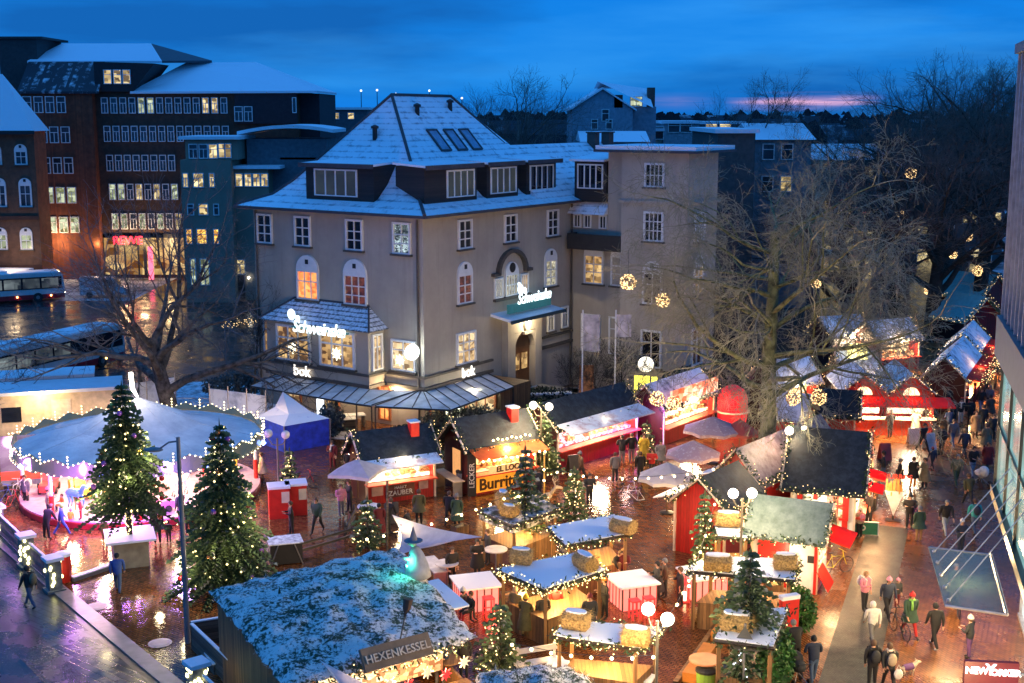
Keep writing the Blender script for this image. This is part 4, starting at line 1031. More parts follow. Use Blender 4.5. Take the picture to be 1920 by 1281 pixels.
# 10+: huts further along the street and at the back
def street_hut(pxa, pxb, label, roofm, dep=2.6):
    h, L = hut('market_hut', label, pxa, pxb, dep, 2.3, 3.6, goods=goods_warm, flap=(1.2, -.1, .1, red_awn), roofm=roofm, watts=300, lcol=(1, .55, .22))
    garland(h, [(-.3, -1.2, 2.3), (L + .3, -1.2, 2.3)], .18, 12, 16)
street_hut((1806, 775), (1836, 728), 'red awning stall glowing orange, at the near end of the lane beside the glass store', felt_blue)
street_hut((1834, 722), (1852, 692), 'red awning stall with heavy fairy lights, further up the lane beyond the near one', felt_blue)
hut('market_hut', 'far red cabin with pale teal roof at the end of the lane', (1806, 655), (1872, 648), 3.2, 2.6, 4.2, ridge='y', roofm=M('teal_roof', (.22, .55, .52), .5, var=.1), ov=.5)
hut('market_hut', 'far cabin with large teal canopy roof, seen beside the store edge', (1835, 610), (1890, 600), 5, 2.6, 4.4, ridge='y', roofm=MATS['teal_roof'])
hut('market_hut', 'little hut with black felt roof tucked left of the double gabled stand', (1535, 842), (1600, 846), 2.2, 2.2, 3.3, opening='closed')
h, L = hut('market_hut', 'blue roofed hut with a bright yellow sign panel, behind the big tree branches', (1580, 775), (1640, 775), 3, 2.6, 3.8, roofm=felt_blue, goods=goods_bright)
obj('sign_panel', MB().box(.4, .9, 3.4, 1.7, 1.0, 4.5), glow('yellow_panel', (1, .9, .3), 1.6, True), h)
hut('market_hut', 'dark hut with lit front hidden among branches behind the round red stall', (1450, 790), (1530, 780), 2.6, 2.4, 3.6, goods=goods_warm, roofm=felt_blue, watts=90)
hut('market_hut', 'dim hut behind the long mauve roof, left of the globe lamp pair', (1440, 850), (1500, 858), 2.4, 2.3, 3.4, opening='closed', roofm=felt_blue)
hut('market_hut', 'distant stall with warm lights between the trunks, beyond the blue roofed hut', (1650, 700), (1720, 692), 3, 2.5, 3.7, goods=goods_warm, roofm=felt_blue, watts=200)
hut('market_hut', 'distant stall with white lit counter beneath the hanging light balls', (1560, 690), (1625, 684), 3, 2.5, 3.7, goods=goods_bright, roofm=felt_blue, watts=200)
o = thing('round_stall', 'small round bright red stall with domed top behind the parasols', 'stall', P(1372, 800), group=None)
obj('body', MB().lathe([(.85, 0), (.95, .8), (.95, 1.9), (.7, 2.4), (.3, 2.65), (0.02, 2.7)], 20), M('red_dome', (.8, .02, .03), .35, emit=(1, .02, .03), es=.25), o)
obj('counter', MB().lathe([(1.1, 1.0), (1.1, 1.08)], 20), cream, o)

# ---------------------------------------------------------------- open bars with snowy flat roofs, garlands and straw bales
snowroof = mk_roof('bar_roof_snow', (.25, .27, .3), .86, 0, 1.0, .6)


def bar(label, cor, z=2.4, bulbs=14, counter=True, warm=60, mat=None, t=.16):
    q = [P(px, py, z) for px, py in cor]
    c = (q[0] + q[1] + q[2] + q[3]) / 4; c.z = 0
    e = thing('open_bar', label, 'bar stand', c, group='open bars with snowy flat roofs')
    loc = [p - c for p in q]
    if (loc[1] - loc[0]).cross(loc[2] - loc[1]).z < 0: loc.reverse()
    obj('roof', MB().slab([tuple(p) for p in loc], t), mat or snowroof, e)
    ed = MB()
    ed.tube([p + Vector((0, 0, -.1)) for p in loc + [loc[0]]], .07, 4); obj('roof_edge', ed, dark_wood, e)
    for p in loc:
        obj('post', MB().cbox((p.x * .88, p.y * .88, (z - t) / 2), (.13, .13, z - t)), wood, e)
    if counter:
        a = [p * .8 for p in loc]
        m = MB()
        for i in range(4):
            u, v = a[i], a[(i + 1) % 4]; u = Vector((u.x, u.y, 0)); v = Vector((v.x, v.y, 0)); d = (v - u)
            m.cbox(((u.x + v.x) / 2, (u.y + v.y) / 2, .5), (d.length - .1, .08, 1.0), math.atan2(d.y, d.x))
        obj('counter_panel', m, wood, e)
        m = MB().slab([(p.x * .84, p.y * .84, 1.06) for p in loc], .05); obj('counter_top', m, wood, e)
    garland(e, [p + Vector((0, 0, -.12)) for p in loc + [loc[0]]], .1, 16, bulbs, fairy_y, .029)
    if warm: lamp((0, 0, z - .45), warm, (1, .6, .2), .2, parent=e)
    return e


bar('open bar with one straw bale on its snowy roof, nearest the wet square', [(1027, 987), (1060, 1021), (1182, 999), (1152, 964)], warm=110)
bar('open bar ringed by thick yellow fairy lights between the two glowing tables', [(930, 1066), (1020, 1104), (1135, 1068), (1085, 1035)], bulbs=42, warm=160)
bar('open bar with a straw bale on each roof end beside the lowest globe lamp', [(1037, 1190), (1200, 1214), (1243, 1176), (1064, 1162)], bulbs=16, warm=130)
bar('open bar with thin snowy roof and pale bales, in front of the white hut', [(1288, 1068), (1490, 1086), (1498, 1048), (1325, 1042)], bulbs=14, warm=60)
bar('low sledge shed with snowy planks roof under a big fir, by the tall hedge', [(1340, 1196), (1450, 1211), (1478, 1138), (1368, 1147)], z=2.5, bulbs=2, warm=0)
nb = bar('dark timber kiosk carrying a fir tree and straw bales on its mossy flat roof', [(898, 957), (962, 984), (1050, 952), (996, 925)], z=2.3, bulbs=10, warm=90, mat=mk_roof('kiosk_roof', (.06, .06, .045), .45, 0, 2, .6), t=.4)
# timber statue group beside the kiosk, deer on the fence: carved wooden figures
st = thing('carved_deer', 'pale carved wooden deer standing in front of the timber kiosk', 'sculpture', P(1012, 992), R(12))
m = MB(); m.smooth = True
m.tube([(-.6, 0, 1.5), (-.35, 0, 1.55), (0, 0, 1.5), (.35, 0, 1.56), (.55, 0, 1.7)], [.08, .2, .18, .2, .1], 10); m.tube([(.5, 0, 1.65), (.72, 0, 1.95), (.78, 0, 2.02), (1.0, 0, 1.98), (1.1, 0, 1.95)], [.11, .08, .1, .07, .04], 8)
for (x, y) in ((-.4, .1), (-.4, -.1), (.38, .1), (.38, -.1)): m.tube([(x, y, 1.5), (x + .04, y, 1.0), (x - .03, y, .5), (x, y, 0)], [.08, .05, .04, .05], 6)
obj('body', m, M('carved_wood', (.42, .33, .22), .7), st)
m = MB(); 
for s_ in (-1, 1): m.tube([(.76, s_ * .05, 2.06), (.66, s_ * .18, 2.35), (.74, s_ * .26, 2.55)], [.03, .02, .01], 5); m.tube([(.68, s_ * .16, 2.3), (.85, s_ * .22, 2.48)], [.02, .01], 5)
obj('antlers', m, MATS['carved_wood'], st)


def bale(px, py, z, w, label, rz=.2, l=1.15, h=.7, snowy=True, Y=None):
    p = P(px, py, z); w *= .8; l *= .85; h *= .82
    o = thing('straw_bale', label, 'straw bale', p, rz, 'straw bales on roofs and ground')
    m = MB(); n = 14; vs = []
    g = GR
    bm = MB(); r = .17
    prof = [(-w / 2 + r * .5, 0), (w / 2 - r * .5, 0), (w / 2, r), (w / 2, h - r), (w / 2 - r, h), (-w / 2 + r, h), (-w / 2, h - r), (-w / 2, r)]
    k = 9
    for i in range(k + 1):
        y = -l / 2 + l * i / k; s_ = (.93 if i in (0, k) else 1)
        for (x, zz) in prof: vs.append((x * s_ + g.gauss(0, .02), y + g.gauss(0, .015), max(.002, zz * s_ + g.gauss(0, .015))))
    fs = [(i * 8 + j, i * 8 + (j + 1) % 8, (i + 1) * 8 + (j + 1) % 8, (i + 1) * 8 + j) for i in range(k) for j in range(8)] + [tuple(range(8))[::-1], tuple(range(k * 8, k * 8 + 8))]
    bm.add(vs, fs)
    for i in range(420):
        side = g.random(); a = (g.uniform(-w / 2, w / 2), g.uniform(-l / 2, l / 2), g.uniform(.05, h))
        ax_ = g.choice((0, 1)); a = list(a); a[ax_] = (w / 2 if ax_ == 0 else l / 2) * g.choice((-1, 1))
        d = Vector((g.gauss(0, 1), g.gauss(0, 1), g.gauss(0, .6))).normalized() * g.uniform(.1, .26); a = Vector(a)
        bm.add([a - d, a + Vector((0, 0, .012)), a + d], [(0, 1, 2)])
    obj('straw', bm, straw, o)
    if snowy: obj('snow_cap', MB().slab([(-w / 2 + .2, -l / 2 + .1, h + .04), (0, -l / 2 + .05, h + .06), (w / 2 - .2, -l / 2 + .16, h + .05), (w / 2 - .14, 0, h + .05), (w / 2 - .22, l / 2 - .1, h + .05), (-.05, l / 2 - .06, h + .06), (-w / 2 + .18, l / 2 - .14, h + .05), (-w / 2 + .13, 0, h + .05)], .06), snow, o)
    return o


bale(1168, 998, 2.42, .8, 'straw bale at the right end of the bar roof beside the blue lit paving', .9)
bale(977, 1056, 2.42, .75, 'snow topped straw bale at the left end of the fairy lit bar roof', 1.3, .95)
bale(1097, 1066, 2.42, .8, 'snow topped straw bale at the right end of the fairy lit bar roof', .5)
bale(1080, 1177, 2.42, .85, 'rounded straw bale with bluish snow cap, left on the bottom bar roof', 1.2, 1.0)
bale(1192, 1208, 2.42, .8, 'straw bale beside the globe lamps on the bottom bar roof', 1.3, 1.0)
bale(1345, 1068, 2.42, .85, 'fluffy pale straw bale left on the bar before the white hut', 1.4, 1.2)
bale(1472, 1066, 2.42, .75, 'pale straw bale against the white hut wall', 1.45, 1.0)
bale(1382, 1180, 2.52, .9, 'broad straw bale under the fir on the sledge shed roof', 1.3, 1.2)
bale(944, 952, 2.32, .8, 'tall leaning straw bale on the left of the kiosk roof', .3, .8, .9)
bale(955, 968, 2.32, .7, 'snow topped straw bale at the front of the kiosk roof', .9, .8, .6)
bale(1320, 1165, 0, .8, 'straw bale on the ground beside a post, below the glowing pink table', 1.2, 1.1, .6, False)
bale(1365, 985, 2.3, .8, 'yellow straw bale on the small booth roof behind the globe lamp pair', 1.4, 1.2)
obj_ = bar('little timber booth with one straw bale on its roof beside the white hut', [(1340, 985), (1345, 1003), (1402, 1008), (1400, 985)], z=2.25, bulbs=8, warm=40)

# glowing tables and stools
glow_red = M('glow_panel', (.6, .12, .1), .5, emit=(1, .19, .15), es=1.0, bump=0)
def glow_table(px, py, w, label, rz):
    o = thing('glowing_table', label, 'table', P(px, py), rz, 'tall tables glowing pink')
    obj('body', MB().box(-w / 2, -w / 2, .05, w / 2, w / 2, 1.0), glow_red, o)
    m = MB()
    for s in (-1, 1):
        for i in range(6):
            x = -w / 2 + w * i / 5
            m.box(x - .025, s * w / 2 - .02, .05, x + .025, s * w / 2 + .02, 1.0); m.box(s * w / 2 - .02, x - .025, .05, s * w / 2 + .02, x + .025, 1.0)
    obj('slats', m, dark_wood, o)
    obj('top', MB().box(-w / 2 - .12, -w / 2 - .12, 1.003, w / 2 + .12, w / 2 + .12, 1.07), mk_roof('table_snow', (.3, .2, .2), .75, 0, 2, .5), o)
    lamp((w * .2, -w * .95, .4), 12, (1, .1, .08), .2, parent=o)
glow_table(1184, 1132, 1.5, 'large square table glowing pink with snow flecked top, red haired guest beside it', .35)
glow_table(892, 1136, 1.5, 'square pink glowing table beside the moss roofed hut', .3)
glow_table(1318, 1118, 1.45, 'pink glowing table under the left end of the bar in front of the white hut', .35)
def glow_stool(px, py, label):
    o = thing('bar_stool', label, 'stool', P(px, py), .35, 'red lit bar stools')
    m = MB()
    obj('seat', MB().box(-.2, -.2, .72, .2, .2, .78), M('stool_red', (.8, .05, .05), .4, emit=(1, .05, .05), es=.3), o)
    for (x, y) in ((-.17, -.17), (.17, -.17), (.17, .17), (-.17, .17)): obj('leg', MB().box(x - .025, y - .025, 0, x + .025, y + .025, .717), MATS['stool_red'], o)
    obj('footrest', MB().box(-.14, -.19, .25, .14, -.16, .29).box(-.14, .16, .25, .14, .19, .29), MATS['stool_red'], o)
glow_stool(1190, 1160, 'red stool on the left in front of the large glowing table'); glow_stool(1216, 1155, 'red stool on the right in front of the large glowing table'); glow_stool(916, 1155, 'red stool beside the glowing table near the moss roofed hut')

# ---------------------------------------------------------------- parasols and bistro tables
canvas = cloth_mat('parasol_canvas', (.7, .7, .72), .4); canvas_m = mk_roof('parasol_frost', (.42, .3, .33), .35, 0, 5, .7); canvas_r = cloth_mat('parasol_red', (.6, .14, .12), .45)
def parasol(px, py, r, h, n, label, mat, drop=.75, rot=.2):
    o = thing('parasol', label, 'parasol', P(px, py), rot, 'market parasols')
    top = (0, 0, h); rim = [(r * math.cos(2 * math.pi * i / n), r * math.sin(2 * math.pi * i / n), h - drop) for i in range(n)]
    m = MB()
    for i in range(n):
        a, b = Vector(rim[i]), Vector(rim[(i + 1) % n]); mid = (a + b) / 2 * .97; mid.z = h - drop + .05
        m.add([top, a, mid], [(0, 1, 2)]); m.add([top, mid, b], [(0, 1, 2)])
        m.add([a, mid, mid - Vector((0, 0, .16)), a - Vector((0, 0, .16))], [(3, 2, 1, 0)]); m.add([mid, b, b - Vector((0, 0, .16)), mid - Vector((0, 0, .16))], [(3, 2, 1, 0)])
    obj('canopy', m, mat, o)
    obj('pole', MB().cyl((0, 0, .05), .035, h, 8), wood, o); obj('base', MB().lathe([(.35, 0), (.35, .06), (.06, .1)], 12), black, o)
    for i in range(n): obj('rib', MB().tube([(0, 0, h - .05), Vector(rim[i]) * .98 - Vector((0, 0, .0)) + Vector((0, 0, (h - drop) * .02 - .03))], .015, 4), wood, o)
    return o
parasol(672, 962, 1.55, 2.75, 4, 'pale blue square parasol standing over bistro tables left of the snack hut', canvas, .6, .5)
parasol(1250, 962, 1.5, 2.6, 8, 'grey octagonal parasol in front of the closed red hut', canvas)
parasol(1298, 915, 1.5, 2.6, 8, 'frosted parasol lit yellow from below, behind the grey octagonal one', canvas_m)
parasol(1335, 868, 1.75, 2.7, 8, 'wide mauve parasol dusted with snow, nearest the white picture panels', canvas_m)
parasol(1385, 870, 1.1, 2.6, 8, 'small reddish parasol between the wide mauve one and the mossy trunk', canvas_r)
lamp(P(1290, 905) + Vector((0, 0, 2.0)), 60, (1, .7, .3), .2)
def bistro(px, py, label, mat, h=1.1, r=.42):
    o = thing('bistro_table', label, 'table', P(px, py), 0, 'standing tables')
    obj('top', MB().lathe([(r, h - .05), (r, h)], 20), mat, o); obj('column', MB().cyl((0, 0, .03), .04, h - .083, 8), steel, o); obj('base', MB().lathe([(.28, 0), (.28, .03)], 16), black, o)
wt = M('table_white', (.6, .58, .6), .4)
bistro(692, 990, 'round standing table with pale oval top between the parasol and snack hut', wt, 1.1, .55); bistro(930, 1075, 'round white snow dusted table beside the woman in black', wt, 1.1, .5)
bistro(1220, 820, 'round pale table in front of the white picture panel hut', wt); bistro(1320, 1292, 'round orange topped table at the bottom edge of the red lit path', M('table_orange', (.7, .28, .12), .5), 1.1, .55)
bistro(838, 1292, 'round wooden barrel table inside the moss roofed hut front', wood, 1.1, .5); bistro(838, 1100, 'pale square looking table under the tip of the sail', wt, 1.05, .5)
def trestle(px0, px1, label, h=.76, w=.7, legs=True, mat=None):
    p0, p1, = P(*px0), P(*px1); loc, rz, L = frame_of(p0, p1)
    o = thing('trestle_table', label, 'table', loc, rz, 'beer tables and benches')
    obj('top', MB().box(0, -w / 2, h - .05, L, w / 2, h), mat or wt, o)
    for x in (.25, L - .25): obj('leg', MB().box(x - .03, -w / 2 + .05, 0, x + .03, w / 2 - .05, h - .053), steel, o)
trestle((822, 910), (862, 935), 'long narrow wooden bench table between the snack hut and the burrito hut', .9, .6, mat=M('bench_wood', (.55, .45, .33), .5))
trestle((1030, 1278), (1130, 1300), 'white snowy beer table at the bottom of the photo, left of its twin', mat=snow); trestle((1135, 1298), (1225, 1312), 'white snowy beer table at the bottom of the photo, beside the globe lamp post', mat=snow)
trestle((800, 1075), (830, 1105), 'pale beer table below the white sail', mat=wt)
bf = thing('bench', 'pale wooden bench with open back near the bottom bar', 'bench', P(1010, 1262), .35)
obj('seat', MB().box(-.9, -.2, .42, .9, .2, .47), wt, bf); obj('backrest', MB().box(-.9, .22, .7, .9, .26, .9), wt, bf)
for x in (-.7, .7): obj('leg', MB().box(x - .04, -.2, 0, x + .04, .28, .417).box(x - .04, .22, .417, x + .04, .3, .95), wt, bf)
# bins, boards, red boxes
def bin_(px, py, label, mat, r=.3, h=1.0, group='round waste bins'):
    o = thing('waste_bin', label, 'bin', P(px, py), 0, group); obj('body', MB().lathe([(r * .85, 0), (r, h)], 16), mat, o); obj('lid', MB().lathe([(r * 1.06, h + .003), (r * 1.06, h + .08), (r * .6, h + .16)], 16), blackpaint, o)
bin_(866, 920, 'grey waste bin beside the burrito hut', M('bin_grey', (.25, .25, .3), .5)); bin_(1323, 1300, 'lime green bin below the orange topped table', M('bin_green', (.25, .45, .06), .5), .35, .8)
def red_box(px, py, label):
    o = thing('ticket_box', label, 'booth', P(px, py), .25, 'pair of red booths')
    obj('body', MB().box(-.5, -.45, 0, .5, .45, 1.5), red_plain, o); obj('top', MB().box(-.54, -.49, 1.503, .54, .49, 1.62), snow, o); obj('panel', MB().box(.1, -.47, .8, .48, -.453, 1.35), cream, o)
red_box(524, 968, 'red booth on the left of a pair, half hidden by the second fir'); red_box(556, 962, 'red booth on the right of a pair, beside the man in black')
gr = thing('grill_table', 'black folding table with snow dusted top and dark skirt beside the second fir', 'table', P(535, 1052), .3)
obj('top', MB().box(-.75, -.6, .95, .75, .6, 1.0), mk_roof('grill_top', (.15, .13, .16), .55, 0, 4, .5), gr); obj('skirt', MB().box(-.7, -.55, .05, .7, .55, .947), blackpaint, gr)
for s in (-1, 1): obj('leg', MB().tube([(s * .7, -.55, 0), (s * .35, -.58, .94)], .03, 5), steel, gr)
# cone sign and banner on the pedestrian street
cs = thing('cone_sign', 'tall cut out sign of a white paper cone filled with golden fries, red lettering above', 'sign', P(1674, 977), R(-15))
obj('cone', MB().prism([(0, .25), (.45, 1.5), (-.45, 1.5)], -.06, .06), M('cone_white', (.7, .72, .78), .5), cs)
m = MB()
for i in range(15): x = GR.uniform(-.4, .4); m.cbox((x, GR.uniform(-.05, .05), 1.75 + GR.uniform(-.2, .12)), (.07, .07, .6), 0, GR.uniform(-.2, .2))
obj('fries', m, M('fries_gold', (.7, .38, .1), .5), cs); text('CHURROS', .34, M('letter_red', (.6, .05, .03), .5, bump=0), cs, T(0, -.1, 2.25) @ UP, off=.01)
obj('stand', MB().box(-.05, .063, 0, .05, .13, 2.3).box(-.35, -.2, 0, .35, .3, .05), dark_wood, cs)
bd = thing('green_board', 'green cloth board with a white letter, leaning on the street beside the pink backpack', 'board', P(1622, 1004), R(-8))
obj('board', MB().box(-.55, -.03, .05, .55, .03, .62), M('board_green', (.02, .2, .1), .5), bd); text('D', .36, letter_w, bd, T(-.12, -.05, .36) @ UP, off=.01); obj('frame', MB().box(-.6, -.04, 0, -.553, .04, .66).box(.553, -.04, 0, .6, .04, .66).box(-.55, -.04, .623, .55, .04, .67), white_paint, bd)
pc = thing('pavement_sign', 'slanted red and white totem sign at the hedge by the black coated pair', 'sign', P(1476, 1225), R(20))
obj('board', MB().box(-.35, -.12, .2, .35, .12, 2.1), red_plain, pc); obj('cap', MB().box(-.37, -.14, 2.103, .37, .14, 2.25), snow, pc)
# sail, witch hut
sail_m = cloth_mat('sail_cloth', (.75, .76, .8), .4)
def sail(pts, label, sag=.35):
    a, b, c = [Vector(p) for p in pts]; n = 10; cen = (a + b + c) / 3
    o = thing('sun_sail', label, 'sail', cen, 0, 'triangular white sails')
    m = MB(); idx = {}
    m.smooth = True; vs = []
    for i in range(n + 1):
        for j in range(n + 1 - i):
            k = n - i - j; u, v, w = i / n, j / n, k / n
            p = a * u + b * v + c * w
            pull = 1 - .55 * ((u * v + v * w + u * w) * 3 - 9 * u * v * w * 1.0) * (1 - min(1, 27 * u * v * w))
            p = cen + (p - cen) * (1 - .45 * (4 * max(u * v * (1 - w), v * w * (1 - u), u * w * (1 - v)) - 0) * .5); p.z -= sag * 27 * u * v * w
            idx[(i, j)] = len(vs); vs.append(p - cen)
    fs = []
    for i in range(n):
        for j in range(n - i):
            fs.append((idx[(i, j)], idx[(i + 1, j)], idx[(i, j + 1)]))
            if j < n - i - 1: fs.append((idx[(i + 1, j)], idx[(i + 1, j + 1)], idx[(i, j + 1)]))
    m.add(vs, fs); obj('cloth', m, sail_m, o)
    return o
sl = sail([P(735, 965, 3.2), P(905, 1007, 3.3), P(745, 1042, 2.9)], 'white triangular sail stretched from a pole behind the moss roofed hut')
sail([P(600, 1238, 3.0), P(800, 1330, 2.8), P(650, 1330, 3.2)], 'pale sail corner at the bottom edge in front of the moss roofed hut')
for (px, py, h) in ((726, 1035, 3.3), (640, 1275, 3.2)):
    solo('sail_pole', MB().tube([(0, 0, 0), (.06, 0, h)], .05, 8), grey_wood, 'leaning timber pole holding the white sail above the small lit fir' if px > 700 else 'timber pole holding the pale sail at the bottom edge', 'pole', P(px, py))
moss = NT('snowy_moss'); v = moss.coord(); f1 = moss.noise(v, 1.4, 4, .6); f2 = moss.noise(v, 7.5, 8, .72)
mx = moss.n('ShaderNodeMath', operation='MULTIPLY_ADD'); moss.l(f1, mx.inputs[0]); mx.inputs[1].default_value = .6; moss.l(f2, mx.inputs[2])
fac = moss.ramp(mx.outputs[0], [(.73, (0, 0, 0)), (.83, (1, 1, 1))])
moss.l(moss.mix(fac, (.04, .06, .025), (.92, .88, .83)), moss.b.inputs['Base Color']); moss.b.inputs['Roughness'].default_value = .8; moss.bump(f2, 1, .12)
tuft_m = M('twig_tuft', (.035, .06, .04), .8, var=.6, vs=2); tuft_w = M('twig_tuft_snow', (.75, .78, .83), .7, var=.1)
def moss_roof(par, q, rise, nx=46, ny=40, tufts=800):
    a, b, c, d = q; m = MB(); m.smooth = True; vs = []
    from mathutils import noise as mn
    for i in range(nx + 1):
        for j in range(ny + 1):
            u, v_ = i / nx, j / ny
            p = a.lerp(b, u).lerp(d.lerp(c, u), v_)
            e = min(u, 1 - u, v_, 1 - v_)
            p.z += rise * math.sin(math.pi * u) ** .6 * math.sin(math.pi * v_) ** .6 + .16 * mn.noise(Vector((p.x * 1.6, p.y * 1.6, 0))) + .07 * mn.noise(Vector((p.x * 5, p.y * 5, 3))) - (.12 if e < .01 else 0)
            if e < .01: p += Vector((mn.noise(p * 3) * .12, mn.noise(p * 3 + Vector((5, 0, 0))) * .12, 0))
            vs.append(p)
    fs = [(i * (ny + 1) + j, (i + 1) * (ny + 1) + j, (i + 1) * (ny + 1) + j + 1, i * (ny + 1) + j + 1) for i in range(nx) for j in range(ny)]
    m.add(vs, fs); o = obj('moss_roof', m, moss.m, par)
    t = MB(); g = random.Random(9)
    for i in range(tufts):
        p = Vector(g.choice(vs)); s_ = g.uniform(.06, .16)
        t.cur = 1 if g.random() < .3 else 0
        for k in range(3):
            d = Vector((g.gauss(0, 1), g.gauss(0, 1), abs(g.gauss(0, .5)))).normalized() * s_; w_ = Vector((g.gauss(0, 1), g.gauss(0, 1), 0)).normalized() * .013
            q0 = p + Vector((g.gauss(0, .08), g.gauss(0, .08), .0)); t.add([q0 - w_, q0 + w_, q0 + d], [(0, 1, 2)])
    obj('twigs', t, [tuft_m, tuft_w], o, kind='stuff')
    return o
zA, zD = 3.3, 2.75
qa, qb, qc, qd = P(392, 1104, zA), P(748, 1026, zA), P(897, 1192, zD), P(540, 1290, zD)
cw = (qa + qb + qc + qd) / 4; cw.z = 0
WH = thing('moss_roof_hut', 'large timber hut with snowy twig and moss covered roof and carved name board', 'hut', cw)
moss_roof(WH, [p - cw for p in (qa, qb, qc, qd)], .45)
m = MB()
def wallq(a, b, inset=.9):
    A = Vector(((a.x - cw.x) * inset, (a.y - cw.y) * inset, 0)); B = Vector(((b.x - cw.x) * inset, (b.y - cw.y) * inset, 0)); d = B - A
    return A, B, d
def plank_wall(a, b, za, zb, name='wall'):
    A, B, d = wallq(a, b, .93); e = thing_part = obj(name, MB().add([(0, -.05, 0), (d.length, -.05, 0), (d.length, -.05, zb), (0, -.05, za), (0, .05, 0), (d.length, .05, 0), (d.length, .05, zb), (0, .05, za)], [(0, 1, 2, 3), (4, 7, 6, 5), (0, 3, 7, 4), (1, 5, 6, 2), (3, 2, 6, 7)]), wood, WH)
    e.location = A; e.rotation_euler = (0, 0, math.atan2(d.y, d.x)); return e
plank_wall(qa, qd, zA - .15, zD - .15); plank_wall(qb, qa, zA - .15, zA - .15); plank_wall(qc, qb, .95, .95)
A, B, d = wallq(qd, qc, .93); ang = math.atan2(d.y, d.x)
fp = obj('counter', MB().box(0, -.1, 0, d.length, .1, 1.0).box(-.1, -.4, 1.003, d.length + .1, .35, 1.08), wood, WH); fp.location = A; fp.rotation_euler = (0, 0, ang)
gd_ = obj('goods_display', MB().box(.3, 1.3, 1.1, d.length - .2, 1.4, 2.3), goods_warm, WH); gd_.location = A; gd_.rotation_euler = (0, 0, ang)
for k in range(5):
    x = d.length * (.5 + .11 * k); o = obj('paper_star', star_mb(Matrix.Identity(4), x, -.3, 2.0 - .25 * (k % 2), .22), M('star_red' if k % 2 else 'star_cream', (.8, .03, .05) if k % 2 else (.85, .75, .5), .5, emit=(1, .05, .05) if k % 2 else (1, .8, .5), es=.35), WH); o.location = A; o.rotation_euler = (0, 0, ang)
nm = obj('name_board', MB().box(-1.2, -.07, -.36, 1.2, .07, .36), M('carved_board', (.2, .14, .09), .8, bump=.6), WH); nm.location = P(744, 1230, 3.0) - cw + Vector((0, 0, .12)); nm.rotation_euler = (R(-32), 0, ang)
lt = text('HEXENKESSEL', .36, M('carved_letter', (.6, .5, .38), .7), nm, T(0, -.08, -.02) @ UP, off=.004, extrude=.035)
gl_ = garland(WH, [A + Vector((0, 0, 2.55)) - Vector((0, .3, 0)), B + Vector((0, -.3, 2.55))], .12, 14, 16)
for k in (.55, .8): lamp(A + d * k + Vector((0, -.2, 2.1)), 90, (1, .6, .28), .2, parent=WH)
lean = obj('lean_to_roof', MB().slab([tuple(p - cw) for p in (P(822, 1085, 2.5), P(880, 1134, 2.3), P(850, 1142, 2.35), P(790, 1092, 2.55))], .06), snow_flat, WH)
wt_ = thing('witch_figure', 'grey draped witch figure with pointed hat sitting on the moss roof, lit green from below', 'figure', P(783, 1075, 3.35), R(200))
m = MB(); m.smooth = True; m.tube([(0, 0, -.1), (.02, 0, .3), (.05, 0, .7), (.1, 0, .95), (.12, 0, 1.02)], [.5, .42, .28, .17, .08], 12); m.tube([(.1, 0, .8), (.38, .1, .6), (.6, .12, .72)], [.1, .08, .04], 8)
obj('cloak', m, M('cloak_grey', (.42, .43, .45), .8), wt_); obj('head', MB().sphere((.16, 0, 1.15), .14, 10, 8).tube([(.29, 0, 1.14), (.38, 0, 1.1)], [.03, .01], 5), M('witch_skin', (.3, .3, .25), .7), wt_)
obj('hat', MB().lathe([(.34, 1.22), (.34, 1.24), (.15, 1.25), (.08, 1.5), (.01, 1.75)], 12, (.14, 0, 0)), M('hat_grey', (.2, .2, .22), .8), wt_)
gls = solo('green_spotlight', MB().lathe([(.05, 0), (.12, .1), (.13, .22)], 10), glow('green_glow', (.1, 1, .6), 10), 'small bright green spotlight on the moss roof in front of the witch', 'lamp', P(768, 1070, 3.5))
lamp((0, -.25, .45), 7, (.08, 1, .6), .08, parent=gls)
# broom on the roof
br_ = thing('broom', 'old twig broom standing upright in the snowy moss roof', 'broom', P(748, 1212, 3.2), R(20))
obj('handle', MB().tube([(0, 0, 0), (.25, .1, 1.0)], .025, 6), grey_wood, br_); obj('twigs', MB().tube([(.22, .09, .9), (.3, .12, 1.15), (.36, .14, 1.45)], [.05, .13, .16], 8), M('broom_twig', (.1, .06, .04), .9, bump=1, bs=30), br_)
# second snowy roof at the very bottom
q2 = [P(890, 1262, 2.6), P(1075, 1250, 2.6), P(1160, 1320, 2.4), P(900, 1340, 2.4)]; c2 = sum((p for p in q2), Vector()) / 4; c2.z = 0
B2 = thing('moss_roof_booth', 'booth at the bottom edge with snowy branch covered roof', 'booth', c2); moss_roof(B2, [p - c2 for p in q2], .35, 24, 18, 900)
for p in q2: obj('post', MB().cbox(((p.x - c2.x) * .9, (p.y - c2.y) * .9, 1.15), (.12, .12, 2.3)), wood, B2)
obj('counter_panel', MB().cbox((0, -.4, .5), (2.6, .1, 1.0)), wood, B2)
